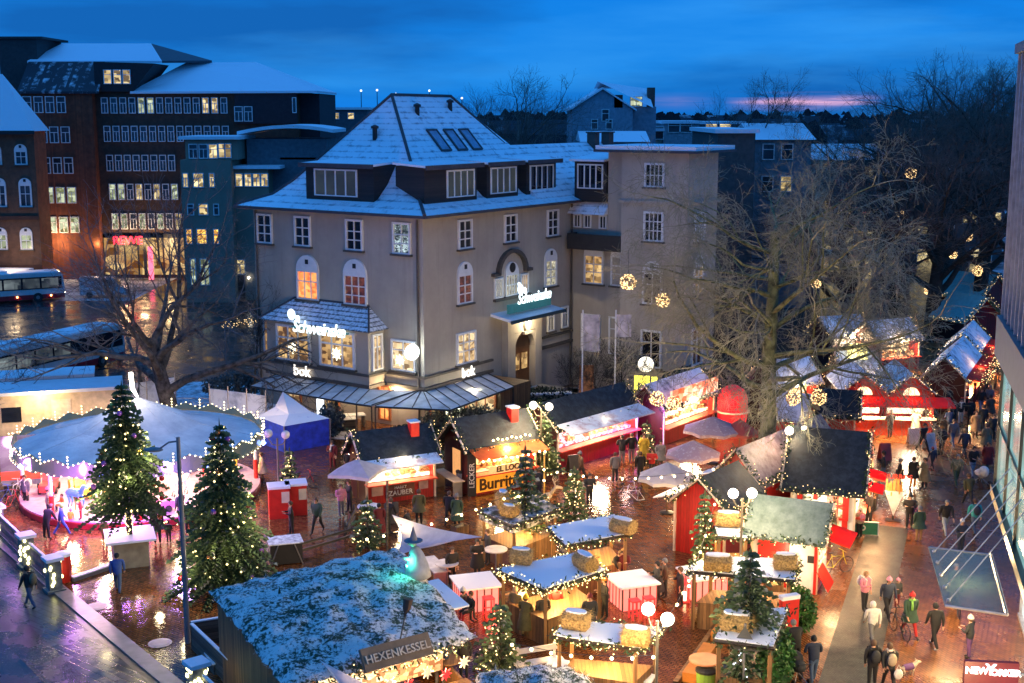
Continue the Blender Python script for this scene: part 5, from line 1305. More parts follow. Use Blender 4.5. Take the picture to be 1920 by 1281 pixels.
# timber pen with cold frame on the left of the hut
def board_fence(pa, pb, label, h=1.05, mat=None, name='board_fence'):
    loc, rz, L = frame_of(P(*pa), P(*pb)); o = thing(name, label, 'fence', loc, rz, 'timber board fences of the pen')
    obj('boards', MB().box(0, -.03, .08, L, .03, h), mat or grey_wood, o); obj('cap_rail', MB().box(-.03, -.06, h + .003, L + .03, .06, h + .05), snow_flat, o)
    n = max(2, int(L / 1.4))
    for i in range(n + 1): obj('post', MB().box(L * i / n - .05, .033, 0, L * i / n + .05, .12, h), grey_wood, o)
board_fence((362, 1222), (470, 1330), 'weathered board fence running down beside the timber pen to the bottom edge')
board_fence((362, 1218), (440, 1205), 'dark board fence at the back of the timber pen')
board_fence((452, 1296), (512, 1280), 'short board fence closing the timber pen near the small lit fir')
cb = thing('cold_frame', 'wooden box with snowy lid inside the timber pen', 'box', P(425, 1250), .5); obj('body', MB().box(-.6, -.5, 0, .6, .5, .4), grey_wood, cb); obj('lid', MB().box(-.65, -.55, .403, .65, .55, .46), mk_roof('lid_snow', (.1, .1, .1), .6, 0, 3, .6), cb)
# low timber rail at back of the hut
for (a, b, lb) in (((540, 1050), (668, 1012), 'low timber barrier rail behind the moss roofed hut'), ((650, 1010), (668, 975), 'short plank barrier beside the small lit fir')):
    loc, rz, L = frame_of(P(*a), P(*b)); o = thing('barrier', lb, 'barrier', loc, rz); obj('rail', MB().box(0, -.04, .5, L, .04, .62).box(0, -.04, .2, L, .04, .32), grey_wood, o)
    for x in (.1, L - .1): obj('post', MB().box(x - .05, .043, 0, x + .05, .13, .8), grey_wood, o)
# festoon strings
bulb_f = glow('festoon_bulb', (1, .78, .4), 6)
def festoon(a, b, label, sag=.35, n=10, group='festoon strings'):
    a = Vector(a); b = Vector(b); pts = []
    for i in range(n * 2 + 1):
        t_ = i / (n * 2); p = a.lerp(b, t_); p.z -= sag * 4 * t_ * (1 - t_); pts.append(p - a)
    o = thing('festoon_string', label, 'light string', a, 0, group)
    obj('cable', MB().tube(pts, .012, 4), black, o)
    m = MB()
    for i in range(n + 1):
        if i % 4 == 2: lamp(pts[min(i * 2, 2 * n)] - Vector((0, 0, .25)), 42, (1, .66, .3), .1, parent=o)
        m = MB().sphere(pts[min(i * 2, 2 * n)] - Vector((0, 0, .08)), .055, 8, 6); obj('bulb', m, bulb_f, o)
    return o
festoon(P(688, 1008, 3.0), P(1020, 878 + 20, 3.2), 'string of round bulbs from the sail pole across to the yellow post by the kiosk', .3, 12)
festoon(P(1020, 878, 3.4), P(1362, 872, 3.4), 'string of round bulbs between the two yellow posts over the wet square', .5, 14)
festoon(P(1362, 860, 3.4), P(1292, 1095, 3.0), 'string of round bulbs from the yellow post down to the pink table under the bar', .25, 8)
festoon(P(1292, 1085, 3.0), P(1232, 1185, 3.2), 'short string of round bulbs above the red lit path', .15, 5)
festoon(P(960, 1205, 2.6), P(1225, 1228, 2.9), 'string of round bulbs in front of the bottom bar', .2, 7)
for (px, py, lb) in ((1020, 985, 'yellow wooden post carrying bulb strings behind the kiosk fir'), (1362, 1000, 'tall yellow wooden post carrying bulb strings beside the closed red hut')):
    solo('string_post', MB().tube([(0, 0, 0), (.0, 0, 3.5)], .045, 8), M('post_yellow', (.5, .3, .06), .5), lb, 'post', P(px, py))
# odds and ends standing about
ln = thing('lantern', 'tall red lantern with a lit candle beside the pink table under the bar', 'lantern', P(1284, 1128)); obj('frame', MB().box(-.16, -.16, 0, .16, .16, .06).box(-.16, -.16, .06, -.12, -.12, .75).box(.12, -.16, .06, .16, -.12, .75).box(.12, .12, .06, .16, .16, .75).box(-.16, .12, .06, -.12, .16, .75).lathe([(.22, .75), (.16, .85), (.03, 1.0)], 8), MATS['stool_red'], ln); obj('candle', MB().cyl((0, 0, .06), .06, .35, 10), glow('candle_glow', (1, .6, .3), 5), ln)
for (px, py, c, lb) in ((668, 975, wood, 'small crate of goods behind the round table near the snack hut'), (862, 1000, wood, 'open wooden crate on the amber lit paving beside the kiosk'), (1235, 905, wood, 'wooden crate beside the octagonal parasol'), (1450, 1110, wood, 'stacked crate leaning at the red door of the white hut'), (955, 1130, grey_wood, 'dark crate between the glowing table and the fairy lit bar')):
    o = thing('wooden_crate', lb, 'crate', P(px, py), GR.uniform(0, 1.5), 'wooden crates about the market')
    obj('body', MB().box(-.35, -.25, 0, .35, .25, .08).box(-.35, -.25, .08, -.32, .25, .4).box(.32, -.25, .08, .35, .25, .4).box(-.32, -.25, .08, .32, -.22, .4).box(-.32, .22, .08, .32, .25, .4), c, o); obj('contents', MB().sphere((0, 0, .3), .22, 8, 6, (1.2, .8, .5)).sphere((.15, .05, .34), .12, 7, 5), straw, o)
for (px, py, c, lb, rz) in ((1712, 832, (.55, .5, .48), 'white pavement board before the double gabled counter', 0), (1742, 842, (.5, .5, .52), 'second white pavement board beside the striding man', .3), (1658, 862, (.35, .06, .05), 'red pavement board left of the chatting women', .2), (735, 978, (.05, .04, .035), 'black chalk board leaning at the snack hut', .2), (1075, 885, (.05, .04, .035), 'black chalk board before the long hut', .4)):
    o = thing('pavement_board', lb, 'board', P(px, py), rz, 'folding pavement boards'); m_ = M('board_%d' % px, c, .5)
    for s in (-1, 1): obj('panel', MB().add([(-.32, s * .28, 0), (.32, s * .28, 0), (.32, s * .02, .95), (-.32, s * .02, .95), (-.32, s * .31, 0), (.32, s * .31, 0), (.32, s * .05, .96), (-.32, s * .05, .96)], [(0, 1, 2, 3), (4, 5, 6, 7), (0, 1, 5, 4), (3, 2, 6, 7), (0, 3, 7, 4), (1, 2, 6, 5)]), m_, o)
pe0, pe1 = P(1266, 1288), P(1350, 1168); loc, rz, L = frame_of(pe0, pe1)
te = thing('timber_edging', 'low timber edging with orange boxes along the red lit path', 'edging', loc, rz); obj('beam', MB().box(0, -.09, 0, L, .09, .2), wood, te)
for i in range(3): obj('box', MB().box(.5 + i * 1.9, -.6, 0, 1.4 + i * 1.9, -.1, .35), M('box_orange', (.6, .22, .04), .5), te)
# double globe lamps
def globe_lamp(px, py, h, label, on=True, sep=.42, rz=.3, watts=450, r=.21):
    o = thing('globe_lamp', label, 'street lamp', P(px, py), rz, 'double globe street lamps')
    obj('pole', MB().lathe([(.1, 0), (.08, .6), (.05, .7), (.045, h - .3), (.06, h - .25)], 10), M('lamp_pole', (.16, .14, .1), .5), o)
    for s in (-1, 1):
        hh_ = h if s < 0 else h - .06
        a_ = obj('arm', MB().tube([(0, 0, h - .6), (s * sep * .6, 0, h - .55), (s * sep, 0, hh_ - .25)], .03, 6), MATS['lamp_pole'], o)
        g_ = MB(); g_.smooth = True; g_.sphere((s * sep, 0, hh_), r, 16, 12)
        obj('globe', g_, globe_lit if on else M('globe_off', (.75, .72, .65), .35, bump=0), o)
        if on: lamp((s * sep, -.0, hh_), watts, (1, .74, .42), r * .9 + .06, parent=o)
    return o
# the globes are emissive shells; their light comes from the lamp inside, so let it out
for (px, py, h, lb, on, rz) in (((1014), 908, 4.3, 'double globe lamp with lit white globes between the burrito hut and the long hut', True, -.1),
                               (1228, 1400, 4.4, 'double globe lamp with two large lit globes at the bottom of the square', True, -.9),
                               (1386, 1118, 4.4, 'double globe lamp with lit globes between the booth and the white hut', True, .3),
                               (524, 960, 4.0, 'double globe lamp with unlit milky globes beside the carousel', False, .0),
                               (1487, 975, 4.5, 'double globe lamp with one lit and one dim globe left of the black roofed hut', True, .4)):
    globe_lamp(px, py, h, lb, on, rz=rz)
# ---------------------------------------------------------------- children's carousel
CC = P(268, 925)
CA = thing('carousel', 'round fairground carousel with snowy tent roof ringed by white bulbs, lit toy vehicles underneath', 'carousel', CC)
CR = 6.15
tent = NT('tent_canvas'); tent.b.inputs['Base Color'].default_value = (.82, .82, .84, 1); tent.b.inputs['Roughness'].default_value = .6; tent.bump(tent.noise(tent.coord(), 1.3, 6), .7, .12); tent.l(tent.ramp(tent.noise(tent.coord(), .6, 6, .65), [(.35, (.55, .56, .6)), (.65, (.85, .85, .86))]), tent.b.inputs['Base Color'])
m = MB(); n = 24
zt, ze = 5.1, 3.0
def rim(i, r=CR, z=0): a = 2 * math.pi * i / n; return (r * math.cos(a), r * math.sin(a), z)
for i in range(n):
    m.add([(0, 0, zt), rim(i, CR * .5, ze + .72), rim(i + 1, CR * .5, ze + .72)], [(0, 1, 2)]); m.add([rim(i, CR * .5, ze + .72), rim(i, CR, ze), rim(i + 1, CR, ze), rim(i + 1, CR * .5, ze + .72)], [(0, 1, 2, 3)])
obj('tent_roof', m, tent.m, CA)
m = MB()
for i in range(0, n, 3): m.tube([(0, 0, zt + .01), tuple(Vector(rim(i, CR * .5, ze + .745))), rim(i, CR, ze + .015)], .012, 4)
obj('seam', m, M('seam_grey', (.68, .69, .72), .7), CA, kind='stuff')
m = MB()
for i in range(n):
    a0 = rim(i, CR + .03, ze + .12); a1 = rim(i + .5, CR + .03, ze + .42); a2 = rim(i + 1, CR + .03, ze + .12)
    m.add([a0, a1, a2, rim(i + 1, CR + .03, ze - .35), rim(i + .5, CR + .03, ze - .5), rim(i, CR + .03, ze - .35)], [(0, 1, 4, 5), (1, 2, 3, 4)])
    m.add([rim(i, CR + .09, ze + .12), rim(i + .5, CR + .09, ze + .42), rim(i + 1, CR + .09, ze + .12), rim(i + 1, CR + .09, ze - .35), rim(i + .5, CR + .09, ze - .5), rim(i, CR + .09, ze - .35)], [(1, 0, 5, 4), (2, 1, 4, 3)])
obj('crown_boards', m, lit('crown_glow', (.12, .25, .32), (.4, .38, .25), .16, 1.2), CA)  # faint glow put into the board colours, no lamp in them
m = MB()
for i in range(n * 6):
    t_ = i / 6; k = t_ % 1; z = ze + .12 + .3 * (1 - abs(2 * k - 1)); m.bulb(rim(t_, CR + .14, z), .05)
for i in range(n * 4): m.bulb(rim(i / 4, CR + .14, ze - .38), .04)
for i in range(n): 
    for j in range(4): m.bulb(rim(i, CR + .16, ze + .12 + j * .16), .05)
obj('bulb_ring', m, glow('carousel_bulb', (1, .84, .42), 2.6), CA, kind='stuff')
m = MB()
for i in range(0, n, 3): m.bulb(rim(i, CR + .2, ze - .3), .16)
obj('blue_lamp', m, glow('blue_lamp_glow', (.15, .25, 1), 6), CA, kind='stuff')
obj('platform', MB().lathe([(CR - .15, .05), (CR - .15, .38)], 48), M('platform_lilac', (.45, .3, .45), .4), CA)
obj('platform_rim', MB().lathe([(CR - .12, .02), (CR - .1, .3), (CR - .12, .33)], 48), M('rim_red', (.35, .02, .03), .4), CA)
ceil_m = lit('carousel_ceiling', (1, .8, .45), (1, .55, .3), 2.0, 1.0, (.4, .3, .25))
obj('ceiling', MB().lathe([(CR - .1, ze - .05), (CR - .1, ze - .02)], 32), ceil_m, CA)
obj('centre_drum', MB().lathe([(1.7, .383), (1.7, ze - .06)], 20), lit('drum_panels', (1, .75, .45), (1, .4, .35), 1.8, 1.5, (.5, .25, .2)), CA)
post_w = M('post_white', (.8, .78, .8), .35); 
for i in range(8):
    x, y, _ = rim(i * 3 + 1.0, CR - .35); obj('post', MB().cyl((x, y, 1.4), .09, ze - 1.45, 8), post_w, CA); obj('post_foot', MB().cyl((x, y, .383), .12, 1.0, 8), red_plain, CA)
obj('mast_light', MB().tube([(0, 0, zt), (-.25, 0, zt + .45), (-.3, 0, zt + 1.3)], [.05, .11, .11], 8), glow('mast_glow_white', (1, .9, .75), 6), CA)
lamp((-.55, -.5, zt + 1.2), 55, (1, .85, .68), .2, parent=CA)
rc = random.Random(4)
toys = ((.8, .05, .06), (.85, .5, .05), (.1, .3, .8), (.85, .75, .1), (.8, .2, .5), (.9, .85, .8), (.1, .55, .3))
for i in range(14):
    a = 2 * math.pi * i / 14 + .2; r = 4.6 if i % 2 else 3.2; c = toys[i % 7]
    Q = T(r * math.cos(a), r * math.sin(a), .385) @ Matrix.Rotation(a + math.pi / 2, 4, 'Z')
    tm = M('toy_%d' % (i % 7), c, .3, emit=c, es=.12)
    if i % 3 == 0:      # carousel horse
        b = MB(Q); b.smooth = True; b.tube([(-.5, 0, .85), (-.2, 0, .9), (.2, 0, .9), (.45, 0, .95)], [.13, .22, .22, .14], 8); b.tube([(.4, 0, .95), (.62, 0, 1.3), (.85, 0, 1.25)], [.14, .1, .06], 7)
        for (x, y) in ((-.4, .1), (-.4, -.1), (.35, .1), (.35, -.1)): b.tube([(x, y, .8), (x + .12, y, .45), (x + .02, y, .15)], [.07, .05, .04], 5)
        v = obj('horse', b, tm, CA); obj('pole', MB(Q).cyl((0, 0, 0), .03, ze - .45, 6), M('brass', (.7, .5, .15), .25, metal=1), v)
    else:
        b = MB(Q); b.prism([(-.75, .18), (.8, .18), (.8, .5), (.35, .55), (.2, .5), (-.3, .5), (-.45, .85), (-.75, .8)], -.38, .38)
        v = obj('toy_car', b, tm, CA)
        for (x, y) in ((-.5, .4), (-.5, -.4), (.5, .4), (.5, -.4)): obj('wheel', MB(Q @ T(x, y - .06, .17) @ Matrix.Rotation(R(-90), 4, 'X')).lathe([(.17, 0), (.17, .12)], 10), blackpaint, v)
for i in range(6):
    a = 2 * math.pi * i / 6 + .3; lamp((3.6 * math.cos(a), 3.6 * math.sin(a), ze - .35), 170, (1, .72, .4), .3, parent=CA)
for (x, y, c, w_) in ((-4.6, -4.6, (.75, .25, 1), 60), (-1.6, -7.2, (.7, .2, 1), 210), (1.4, -7.3, (.6, .2, 1), 260), (3.6, -6.4, (.5, .25, 1), 200), (.2, -7.3, (.9, .4, .8), 150), (-6.4, -1.5, (.9, .4, .8), 60)):
    lamp((x, y, 2.7), w_, c, .35, parent=CA)

# ---------------------------------------------------------------- vans, tent, fence left of and behind the carousel
cx = thing('site_trailer', 'long cream site trailer with snow covered flat roof behind the carousel', 'trailer', P(-20, 838), R(17))
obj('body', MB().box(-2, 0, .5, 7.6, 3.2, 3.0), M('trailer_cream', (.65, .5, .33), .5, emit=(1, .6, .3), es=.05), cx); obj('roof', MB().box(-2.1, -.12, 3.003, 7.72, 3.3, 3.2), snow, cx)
obj('door', MB().box(3.6, -.04, .7, 4.7, -.003, 2.6), M('trailer_door', (.7, .6, .45), .5), cx); obj('window', MB().box(.8, -.04, 1.4, 1.9, -.003, 2.3), dark_glass, cx)
for x in (.5, 6): obj('wheel', MB(T(x, .2, .45) @ Matrix.Rotation(R(90), 4, 'X')).lathe([(.42, -.12), (.42, .12)], 14), blackpaint, cx)
lamp((3, -1.2, 3.0), 90, (1, .7, .35), .2, parent=cx)
cx2 = thing('site_trailer', 'second lower trailer roof under snow just behind the cream trailer', 'trailer', P(-40, 800), R(17))
obj('body', MB().box(0, 0, .4, 7, 2.6, 2.8), grey_st, cx2); obj('roof', MB().box(-.1, -.1, 2.803, 7.1, 2.7, 3.0), snow, cx2)
for x in (1, 6): obj('wheel', MB(T(x, .2, .45) @ Matrix.Rotation(R(90), 4, 'X')).lathe([(.42, -.12), (.42, .12)], 14), blackpaint, cx2)
bt = thing('market_tent', 'peaked tent with snow on its pale roof and bright blue tarpaulin walls, behind the carousel', 'tent', P(552, 832), R(40))
s_ = 1.55
obj('canopy', MB().add([(-s_, -s_, 1.6), (s_, -s_, 1.6), (s_, s_, 1.6), (-s_, s_, 1.6), (-.5, .3, 3.2), (-.75, -.75, 2.05), (.8, -.7, 1.95), (.75, .75, 1.95), (-.8, .75, 2.25)], [(0, 1, 6, 5), (1, 2, 7, 6), (2, 3, 8, 7), (3, 0, 5, 8), (5, 6, 4), (6, 7, 4), (7, 8, 4), (8, 5, 4)]), mk_roof('tent_snow', (.1, .16, .5), .72, 0, 2, .6), bt)
obj('tarpaulin', MB().box(-s_ + .05, -s_ + .05, 0, s_ - .05, -s_ + .1, 1.6).box(s_ - .1, -s_ + .103, 0, s_ - .05, s_ - .05, 1.6).box(-s_ + .05, -s_ + .103, 0, -s_ + .1, s_ - .05, 1.6).box(-s_ + .103, s_ - .1, 0, s_ - .103, s_ - .05, 1.6), M('tarp_blue', (.03, .07, .6), .4, var=.3), bt)
for x in (-s_, s_):
    for y in (-s_, s_): obj('pole', MB().cyl((x, y, 0), .04, 1.6, 6), steel, bt)
snow_fence = mk_roof('fence_canvas', (.2, .23, .28), .6, 0, .6, .6)
for (a, b, lb) in (((165, 800), (248, 790), 'grey canvas screen on thin posts beside the cream trailer'), ((165, 790), (330, 762), 'long pale canvas screen behind the carousel roof'), ((395, 785), (500, 800), 'pale canvas screen between the tree trunk and the peaked tent')):
    loc, rz, L = frame_of(P(*a), P(*b)); o = thing('canvas_screen', lb, 'screen', loc, rz); obj('canvas', MB().box(0, -.02, .1, L, .02, 2.0), snow_fence, o)
    for i in range(4): obj('post', MB().cyl((L * i / 3, 0, 0), .05, 2.3, 6), steel, o)
# lumber heap and snowy cover by the tree
hp = thing('lumber_heap', 'heap of boards and tarps dusted with snow at the foot of the bare tree', 'heap', P(400, 775))
m = MB(); hr = random.Random(2)
for i in range(26): m.cbox((hr.uniform(-2.2, 2.2), hr.uniform(-1, 1), .1 + i * .03), (hr.uniform(1, 2.2), .3, .06), hr.uniform(0, 3), hr.uniform(-.2, .2))
obj('boards', m, mk_roof('heap_snow', (.08, .08, .09), .55, 0, 2, .7), hp, kind='stuff')
ps = thing('advert_wall', 'tall printed advert panel with a red strip beside the carousel, left edge', 'billboard', P(40, 930), R(15))
obj('panel', MB().box(-.9, -.06, .6, 1.0, .06, 3.2), lit('advert_print', (.55, .4, .55), (.25, .12, .25), .4, 2.5), ps); obj('strip', MB().box(-.9, -.12, .9, 1.0, -.063, 1.35), M('strip_red', (.8, .05, .03), .4, emit=(1, .1, .05), es=.35), ps); obj('leg', MB().box(-.8, -.05, 0, -.7, .05, .597).box(.8, -.05, 0, .9, .05, .597), black, ps)

# ---------------------------------------------------------------- buses
def bus(pa, pb, label, L=12.0, col=(.62, .6, .6), stripe=(.5, .02, .03), dark_front=0.0, roof=snow):
    loc, rz, _ = frame_of(P(*pa), P(*pb)); o = thing('city_bus', label, 'bus', loc, rz, 'city buses on the rear street')
    W, Hh = 2.55, 3.0
    bm_ = MB(); bm_.prism([(0, .35), (L, .35), (L, 1.5), (L - .12, 2.75), (L - .3, Hh), (.25, Hh), (0, 2.75)], 0, W)
    obj('body', bm_, M('bus_white', col, .3, var=.05, bump=0), o)
    obj('skirt', MB().box(.02, -.02, .3, L - .02, W + .02, .78), M('bus_red', stripe, .35, bump=0), o)
    obj('window_band', MB().box(.3, -.03, 1.35, L - .25, -.003, 2.6), dark_glass, o)
    for i in range(6): w_ = obj('window', MB().box(.5 + i * 1.85, -.045, 1.45, .5 + i * 1.85 + 1.65, -.033, 2.45), lit('bus_inside', (.35, .42, .42), (.06, .07, .08), .5, 1.2, (.1, .1, .1)), o)
    obj('windscreen', MB().add([(L + .01, .1, 1.3), (L + .01, W - .1, 1.3), (L - .1, W - .1, 2.7), (L - .1, .1, 2.7)], [(0, 1, 2, 3)]), dark_glass, o)
    for x in (2.4, L - 2.7):
        for y in (.1, W - .1):
            w_ = obj('wheel', MB(T(x, y, .48) @ Matrix.Rotation(R(90), 4, 'X')).lathe([(.48, -.16), (.48, .16)], 18), blackpaint, o)
            obj('hub', MB(T(x, y, .48) @ Matrix.Rotation(R(90), 4, 'X')).lathe([(.2, -.18), (.2, .18)], 12), steel, w_)
    obj('roof_snow', MB().box(.3, .15, Hh + .003, L - .5, W - .15, Hh + .1), roof, o); obj('roof_unit', MB().box(3, .4, Hh + .103, 6.5, W - .4, Hh + .35), roof, o)
    for i in range(4): obj('side_lamp', MB().sphere((.6 + i * L / 3.6, -.05, .62), .09, 6, 5), glow('amber_lamp', (1, .6, .15), 8), o)
    for y in (.3, W - .3): obj('headlamp', MB().sphere((L - .02, y, .85), .13, 8, 6), glow('headlamp_glow', (1, .9, .6), 7), o)
    return o
bus((-90, 762), (192, 688), 'white articulated bus with red skirt and snowy roof waiting on the near lane', 17.5, roof=mk_roof('bus_roof', (.05, .06, .08), .6, 0, .8, .6))
bus((-110, 578), (138, 562), 'white bus with dark windows on the far lane before the brick office', 12)
sh = thing('bus_shelter', 'bus stop roof with snow at the left edge before the brick corner house', 'shelter', P(-5, 560), R(5)); obj('roof', MB().slab([(-6, -1.5, 3.2), (3, -1.3, 3.0), (3.4, 2, 3.0), (-6, 2, 3.2)], .25), snow, sh)
for x in (-5, 2.5): obj('post', MB().cyl((x, .3, 0), .1, 2.75, 8), steel, sh)
vn = thing('parked_van', 'white delivery van parked by the bus lane', 'van', P(150, 560), R(8)); m = MB(); m.prism([(0, .35), (4.8, .35), (4.9, 1.0), (4.1, 1.25), (3.5, 2.1), (0, 2.2)], 0, 1.9); obj('body', m, M('van_white', (.5, .5, .52), .35), vn)
for x in (1, 3.9): obj('wheel', MB(T(x, .05, .34) @ Matrix.Rotation(R(90), 4, 'X')).lathe([(.34, -.1), (.34, .1)], 14), blackpaint, vn)
obj('windscreen', MB().slab([(4.08, .1, 1.32), (4.08, 1.8, 1.32), (3.58, 1.8, 2.05), (3.58, .1, 2.05)], .02), dark_glass, vn); obj('window', MB().box(2.6, -.02, 1.3, 3.4, -.003, 1.95), dark_glass, vn)
rg = thing('light_arch', 'row of warm fairy lights on a garland over the pavement by the restaurant wall', 'light garland', PD(448, 607, 96)); garland(rg, [(-1.2, 0, -.1), (0, 0, .1), (1.3, 0, .25)], .15, 14, 26)
for x in (-1.1, 1.2): obj('post', MB().cyl((x, 0, -rg.location.z), .03, rg.location.z, 6), steel, rg)

# ---------------------------------------------------------------- balustrade, planter, lamp post at the front left
iron = M('iron_grey', (.13, .14, .16), .45)
stone_p = M('pier_stone', (.16, .17, .17), .7, var=.3, vs=4)
def pier(px, py, label, h=1.35, lights=True):
    o = thing('fence_pier', label, 'pier', P(px, py), R(128), 'balustrade piers wrapped with lights'); obj('shaft', MB().box(-.26, -.26, .12, .26, .26, h), stone_p, o); obj('base', MB().box(-.38, -.38, 0, .38, .38, .12), stone_p, o); obj('cap', MB().box(-.36, -.36, h + .003, .36, .36, h + .14), snow, o)
    if lights:
        m = MB(); g = random.Random(int(px))
        for i in range(26):
            s_ = g.choice((0, 1, 2, 3)); a = g.uniform(-.22, .22); z = g.uniform(.2, h - .05); p = [(a, -.29), (.29, a), (a, .29), (-.29, a)][s_]; m.sphere((p[0], p[1], z), .06, 6, 5, (1, 1, 1.4))
        obj('fairy_lights', m, glow('pier_bulb', (1, .92, .4), 4), o, kind='stuff')
def balustrade(pa, pb, label, h=1.1):
    loc, rz, L = frame_of(P(*pa), P(*pb)); o = thing('balustrade', label, 'railing', loc, rz, 'iron balustrades')
    obj('handrail', MB().box(0, -.06, h - .08, L, .06, h), iron, o); obj('bottom_rail', MB().box(0, -.05, .1, L, .05, .18), iron, o); obj('snow_strip', MB().box(0, -.05, h + .003, L, .05, h + .05), snow, o)
    m = MB(); n = int(L / .2)
    for i in range(n): m.lathe([(.045, .18), (.03, .35), (.055, .5), (.03, .7), (.045, h - .08)], 6, (L * (i + .5) / n, 0, 0))
    obj('balusters', m, iron, o, kind='stuff')
pier(-4, 1005, 'stone pier with snowy cap at the left edge of the photo'); pier(52, 1062, 'stone pier wrapped with yellow lights, middle of the balustrade'); pier(102, 1108, 'stone pier with yellow lights at the end of the balustrade, beside the red bin')
balustrade((2, 1008), (46, 1052), 'iron balustrade with turned balusters between the left edge and the middle pier'); balustrade((58, 1064), (97, 1100), 'darker iron balustrade between the two lit stone piers')
pier(372, 1318, 'stone pier with yellow lights at the bottom edge beside the board fence', 1.35)
balustrade((384, 1325), (430, 1372), 'iron balustrade leaving the bottom edge beside the board fence')
rb = thing('litter_bin', 'bright red litter bin beside the end pier of the balustrade', 'bin', P(121, 1090)); obj('body', MB().lathe([(.26, 0), (.34, .5), (.3, 1.15)], 14), M('bin_red', (.75, .03, .02), .35), rb); obj('top', MB().lathe([(.36, 1.153), (.34, 1.25), (.1, 1.3)], 14), snow, rb)
kb = thing('snow_kerb', 'low stone kerb with a strip of snow running to the square planter', 'kerb', P(135, 1090), 0); d_ = P(212, 1064) - P(135, 1090); obj('stone', MB().cbox((d_.x / 2, d_.y / 2, .07), (d_.length, .3, .14), math.atan2(d_.y, d_.x)), kerbst, kb); obj('snow_strip', MB().cbox((d_.x / 2, d_.y / 2, .17), (d_.length * .98, .24, .05), math.atan2(d_.y, d_.x)), snow, kb)
pl = thing('tree_planter', 'square cream planter with snowy top carrying the first lit fir tree', 'planter', P(246, 1055), .35)
obj('body', MB().prismz([(-.72, -.72), (.72, -.72), (.8, 0), (.72, .72), (-.72, .72), (-.8, 0)], 0, 1.2), M('planter_cream', (.4, .33, .2), .7), pl); obj('top', MB().slab([(-1.05, -1.05, 1.32), (1.05, -1.05, 1.32), (1.05, 1.05, 1.32), (-1.05, 1.05, 1.32)], .1), mk_roof('planter_snow', (.3, .28, .3), .75, 0, 1.5, .6), pl)
lpst = thing('street_lamp', 'tall slim steel lamp post with one curved arm in front of the second fir', 'street lamp', P(352, 1205))
obj('pole', MB().tube([(0, 0, 0), (0, 0, 3), (0, 0, 7.9)], [.11, .09, .07], 10), M('post_steel', (.2, .2, .21), .45), lpst); obj('arm', MB().tube([(0, 0, 7.75), (-.35, .05, 7.7), (-.7, .1, 7.45)], .035, 6), MATS['post_steel'], lpst); obj('lamp_head', MB().sphere((-.95, .12, 7.4), .3, 12, 8, (1.2, .6, .3)), MATS['post_steel'], lpst)
obj('collar', MB().cyl((0, 0, 2.4), .12, .2, 10), MATS['post_steel'], lpst)
for (px, py, lb) in ((300, 1206, 'round dark manhole cover in the wet paving left of the slim lamp post'), (182, 1137, 'small square drain cover on the wet paving below the striding person')):
    dc = thing('manhole_cover', lb, 'manhole cover', P(px, py, .006)); obj('lid', MB().lathe([(.36, 0), (.36, .012), (.3, .016)], 20), iron, dc); obj('rim', MB().lathe([(.44, 0), (.44, .008)], 20), kerbst, dc)
# ---------------------------------------------------------------- bare trees
def bare_tree(name, label, loc, H, spread, seed, trunk_r=.3, fork=.25, limbs=7, depth=5, mat=None, twigmat=None, group=None, up=.25, lean=(0, 0), thin=1.0, nk=(3, 4), lead=True, droop=.0, lk=.5, rmin=.008, vz=1.0):
    g = random.Random(seed); wood_ = MB(); tw = MB(); wood_.smooth = True
    def rnd(s): return Vector((g.gauss(0, s), g.gauss(0, s), g.gauss(0, s)))
    def grow(p, d, L, r, lev):
        n = 4 if lev < 2 else 3; pts = [p]; rad = [r]; q = p.copy(); dd = d.copy()
        for i in range(n):
            dd = (dd + rnd(.16 if lev else .06) + Vector((0, 0, up * .12 - droop * lev * .05))).normalized(); q = q + dd * (L / n); pts.append(q.copy()); rad.append(max(rmin * .85, r * (1 - .5 * (i + 1) / n)))
        if lev <= 2: wood_.tube(pts, rad, 7 if lev == 0 else 5, cap=False)
        else: tw.tube(pts, rad, 3, cap=False)
        if lev >= depth: return
        k = g.randint(*nk) if lev else limbs
        for j in range(k):
            t_ = g.uniform(.3, 1) if lev else fork + (1 - fork) * (j + .5) / k
            idx = min(n - 1, int(t_ * n)); fr = t_ * n - idx; pp = pts[idx].lerp(pts[idx + 1], min(1, fr))
            a = g.uniform(0, 6.283) if lev else j * 2.4 + g.uniform(-.4, .4)
            ax_ = dd.cross(Vector((math.cos(a), math.sin(a), .3))).normalized() if lev else Vector((math.cos(a), math.sin(a), 0))
            if lev: nd = (dd * .75 + ax_ * g.uniform(.45, 1.0)).normalized()
            else: nd = (ax_ * g.uniform(.8, 1.1) + Vector((0, 0, (g.uniform(.25, .75) + up + .5 * (j / k)) * vz))).normalized()
            LL = (spread * g.uniform(.75, 1.1) * (1 - .35 * j / k) if lev == 0 else L * g.uniform(.5, .72))
            grow(pp, nd, LL, max(rmin, rad[idx] * (.55 if lev else lk)), lev + 1)
        if lev and lev < depth: grow(pts[-1], dd, L * .62, max(rmin, rad[-1]), lev + 1)
    grow(Vector((0, 0, 0)), Vector((lean[0], lean[1], 1)).normalized(), H * (.8 if lead else .5), trunk_r, 0)
    t_ = thing(name, label, 'tree', loc, 0, group)
    k = 1
    obj('trunk', wood_, mat or bark, t_); obj('crown', tw, twigmat or mat or bark, t_)
    return t_


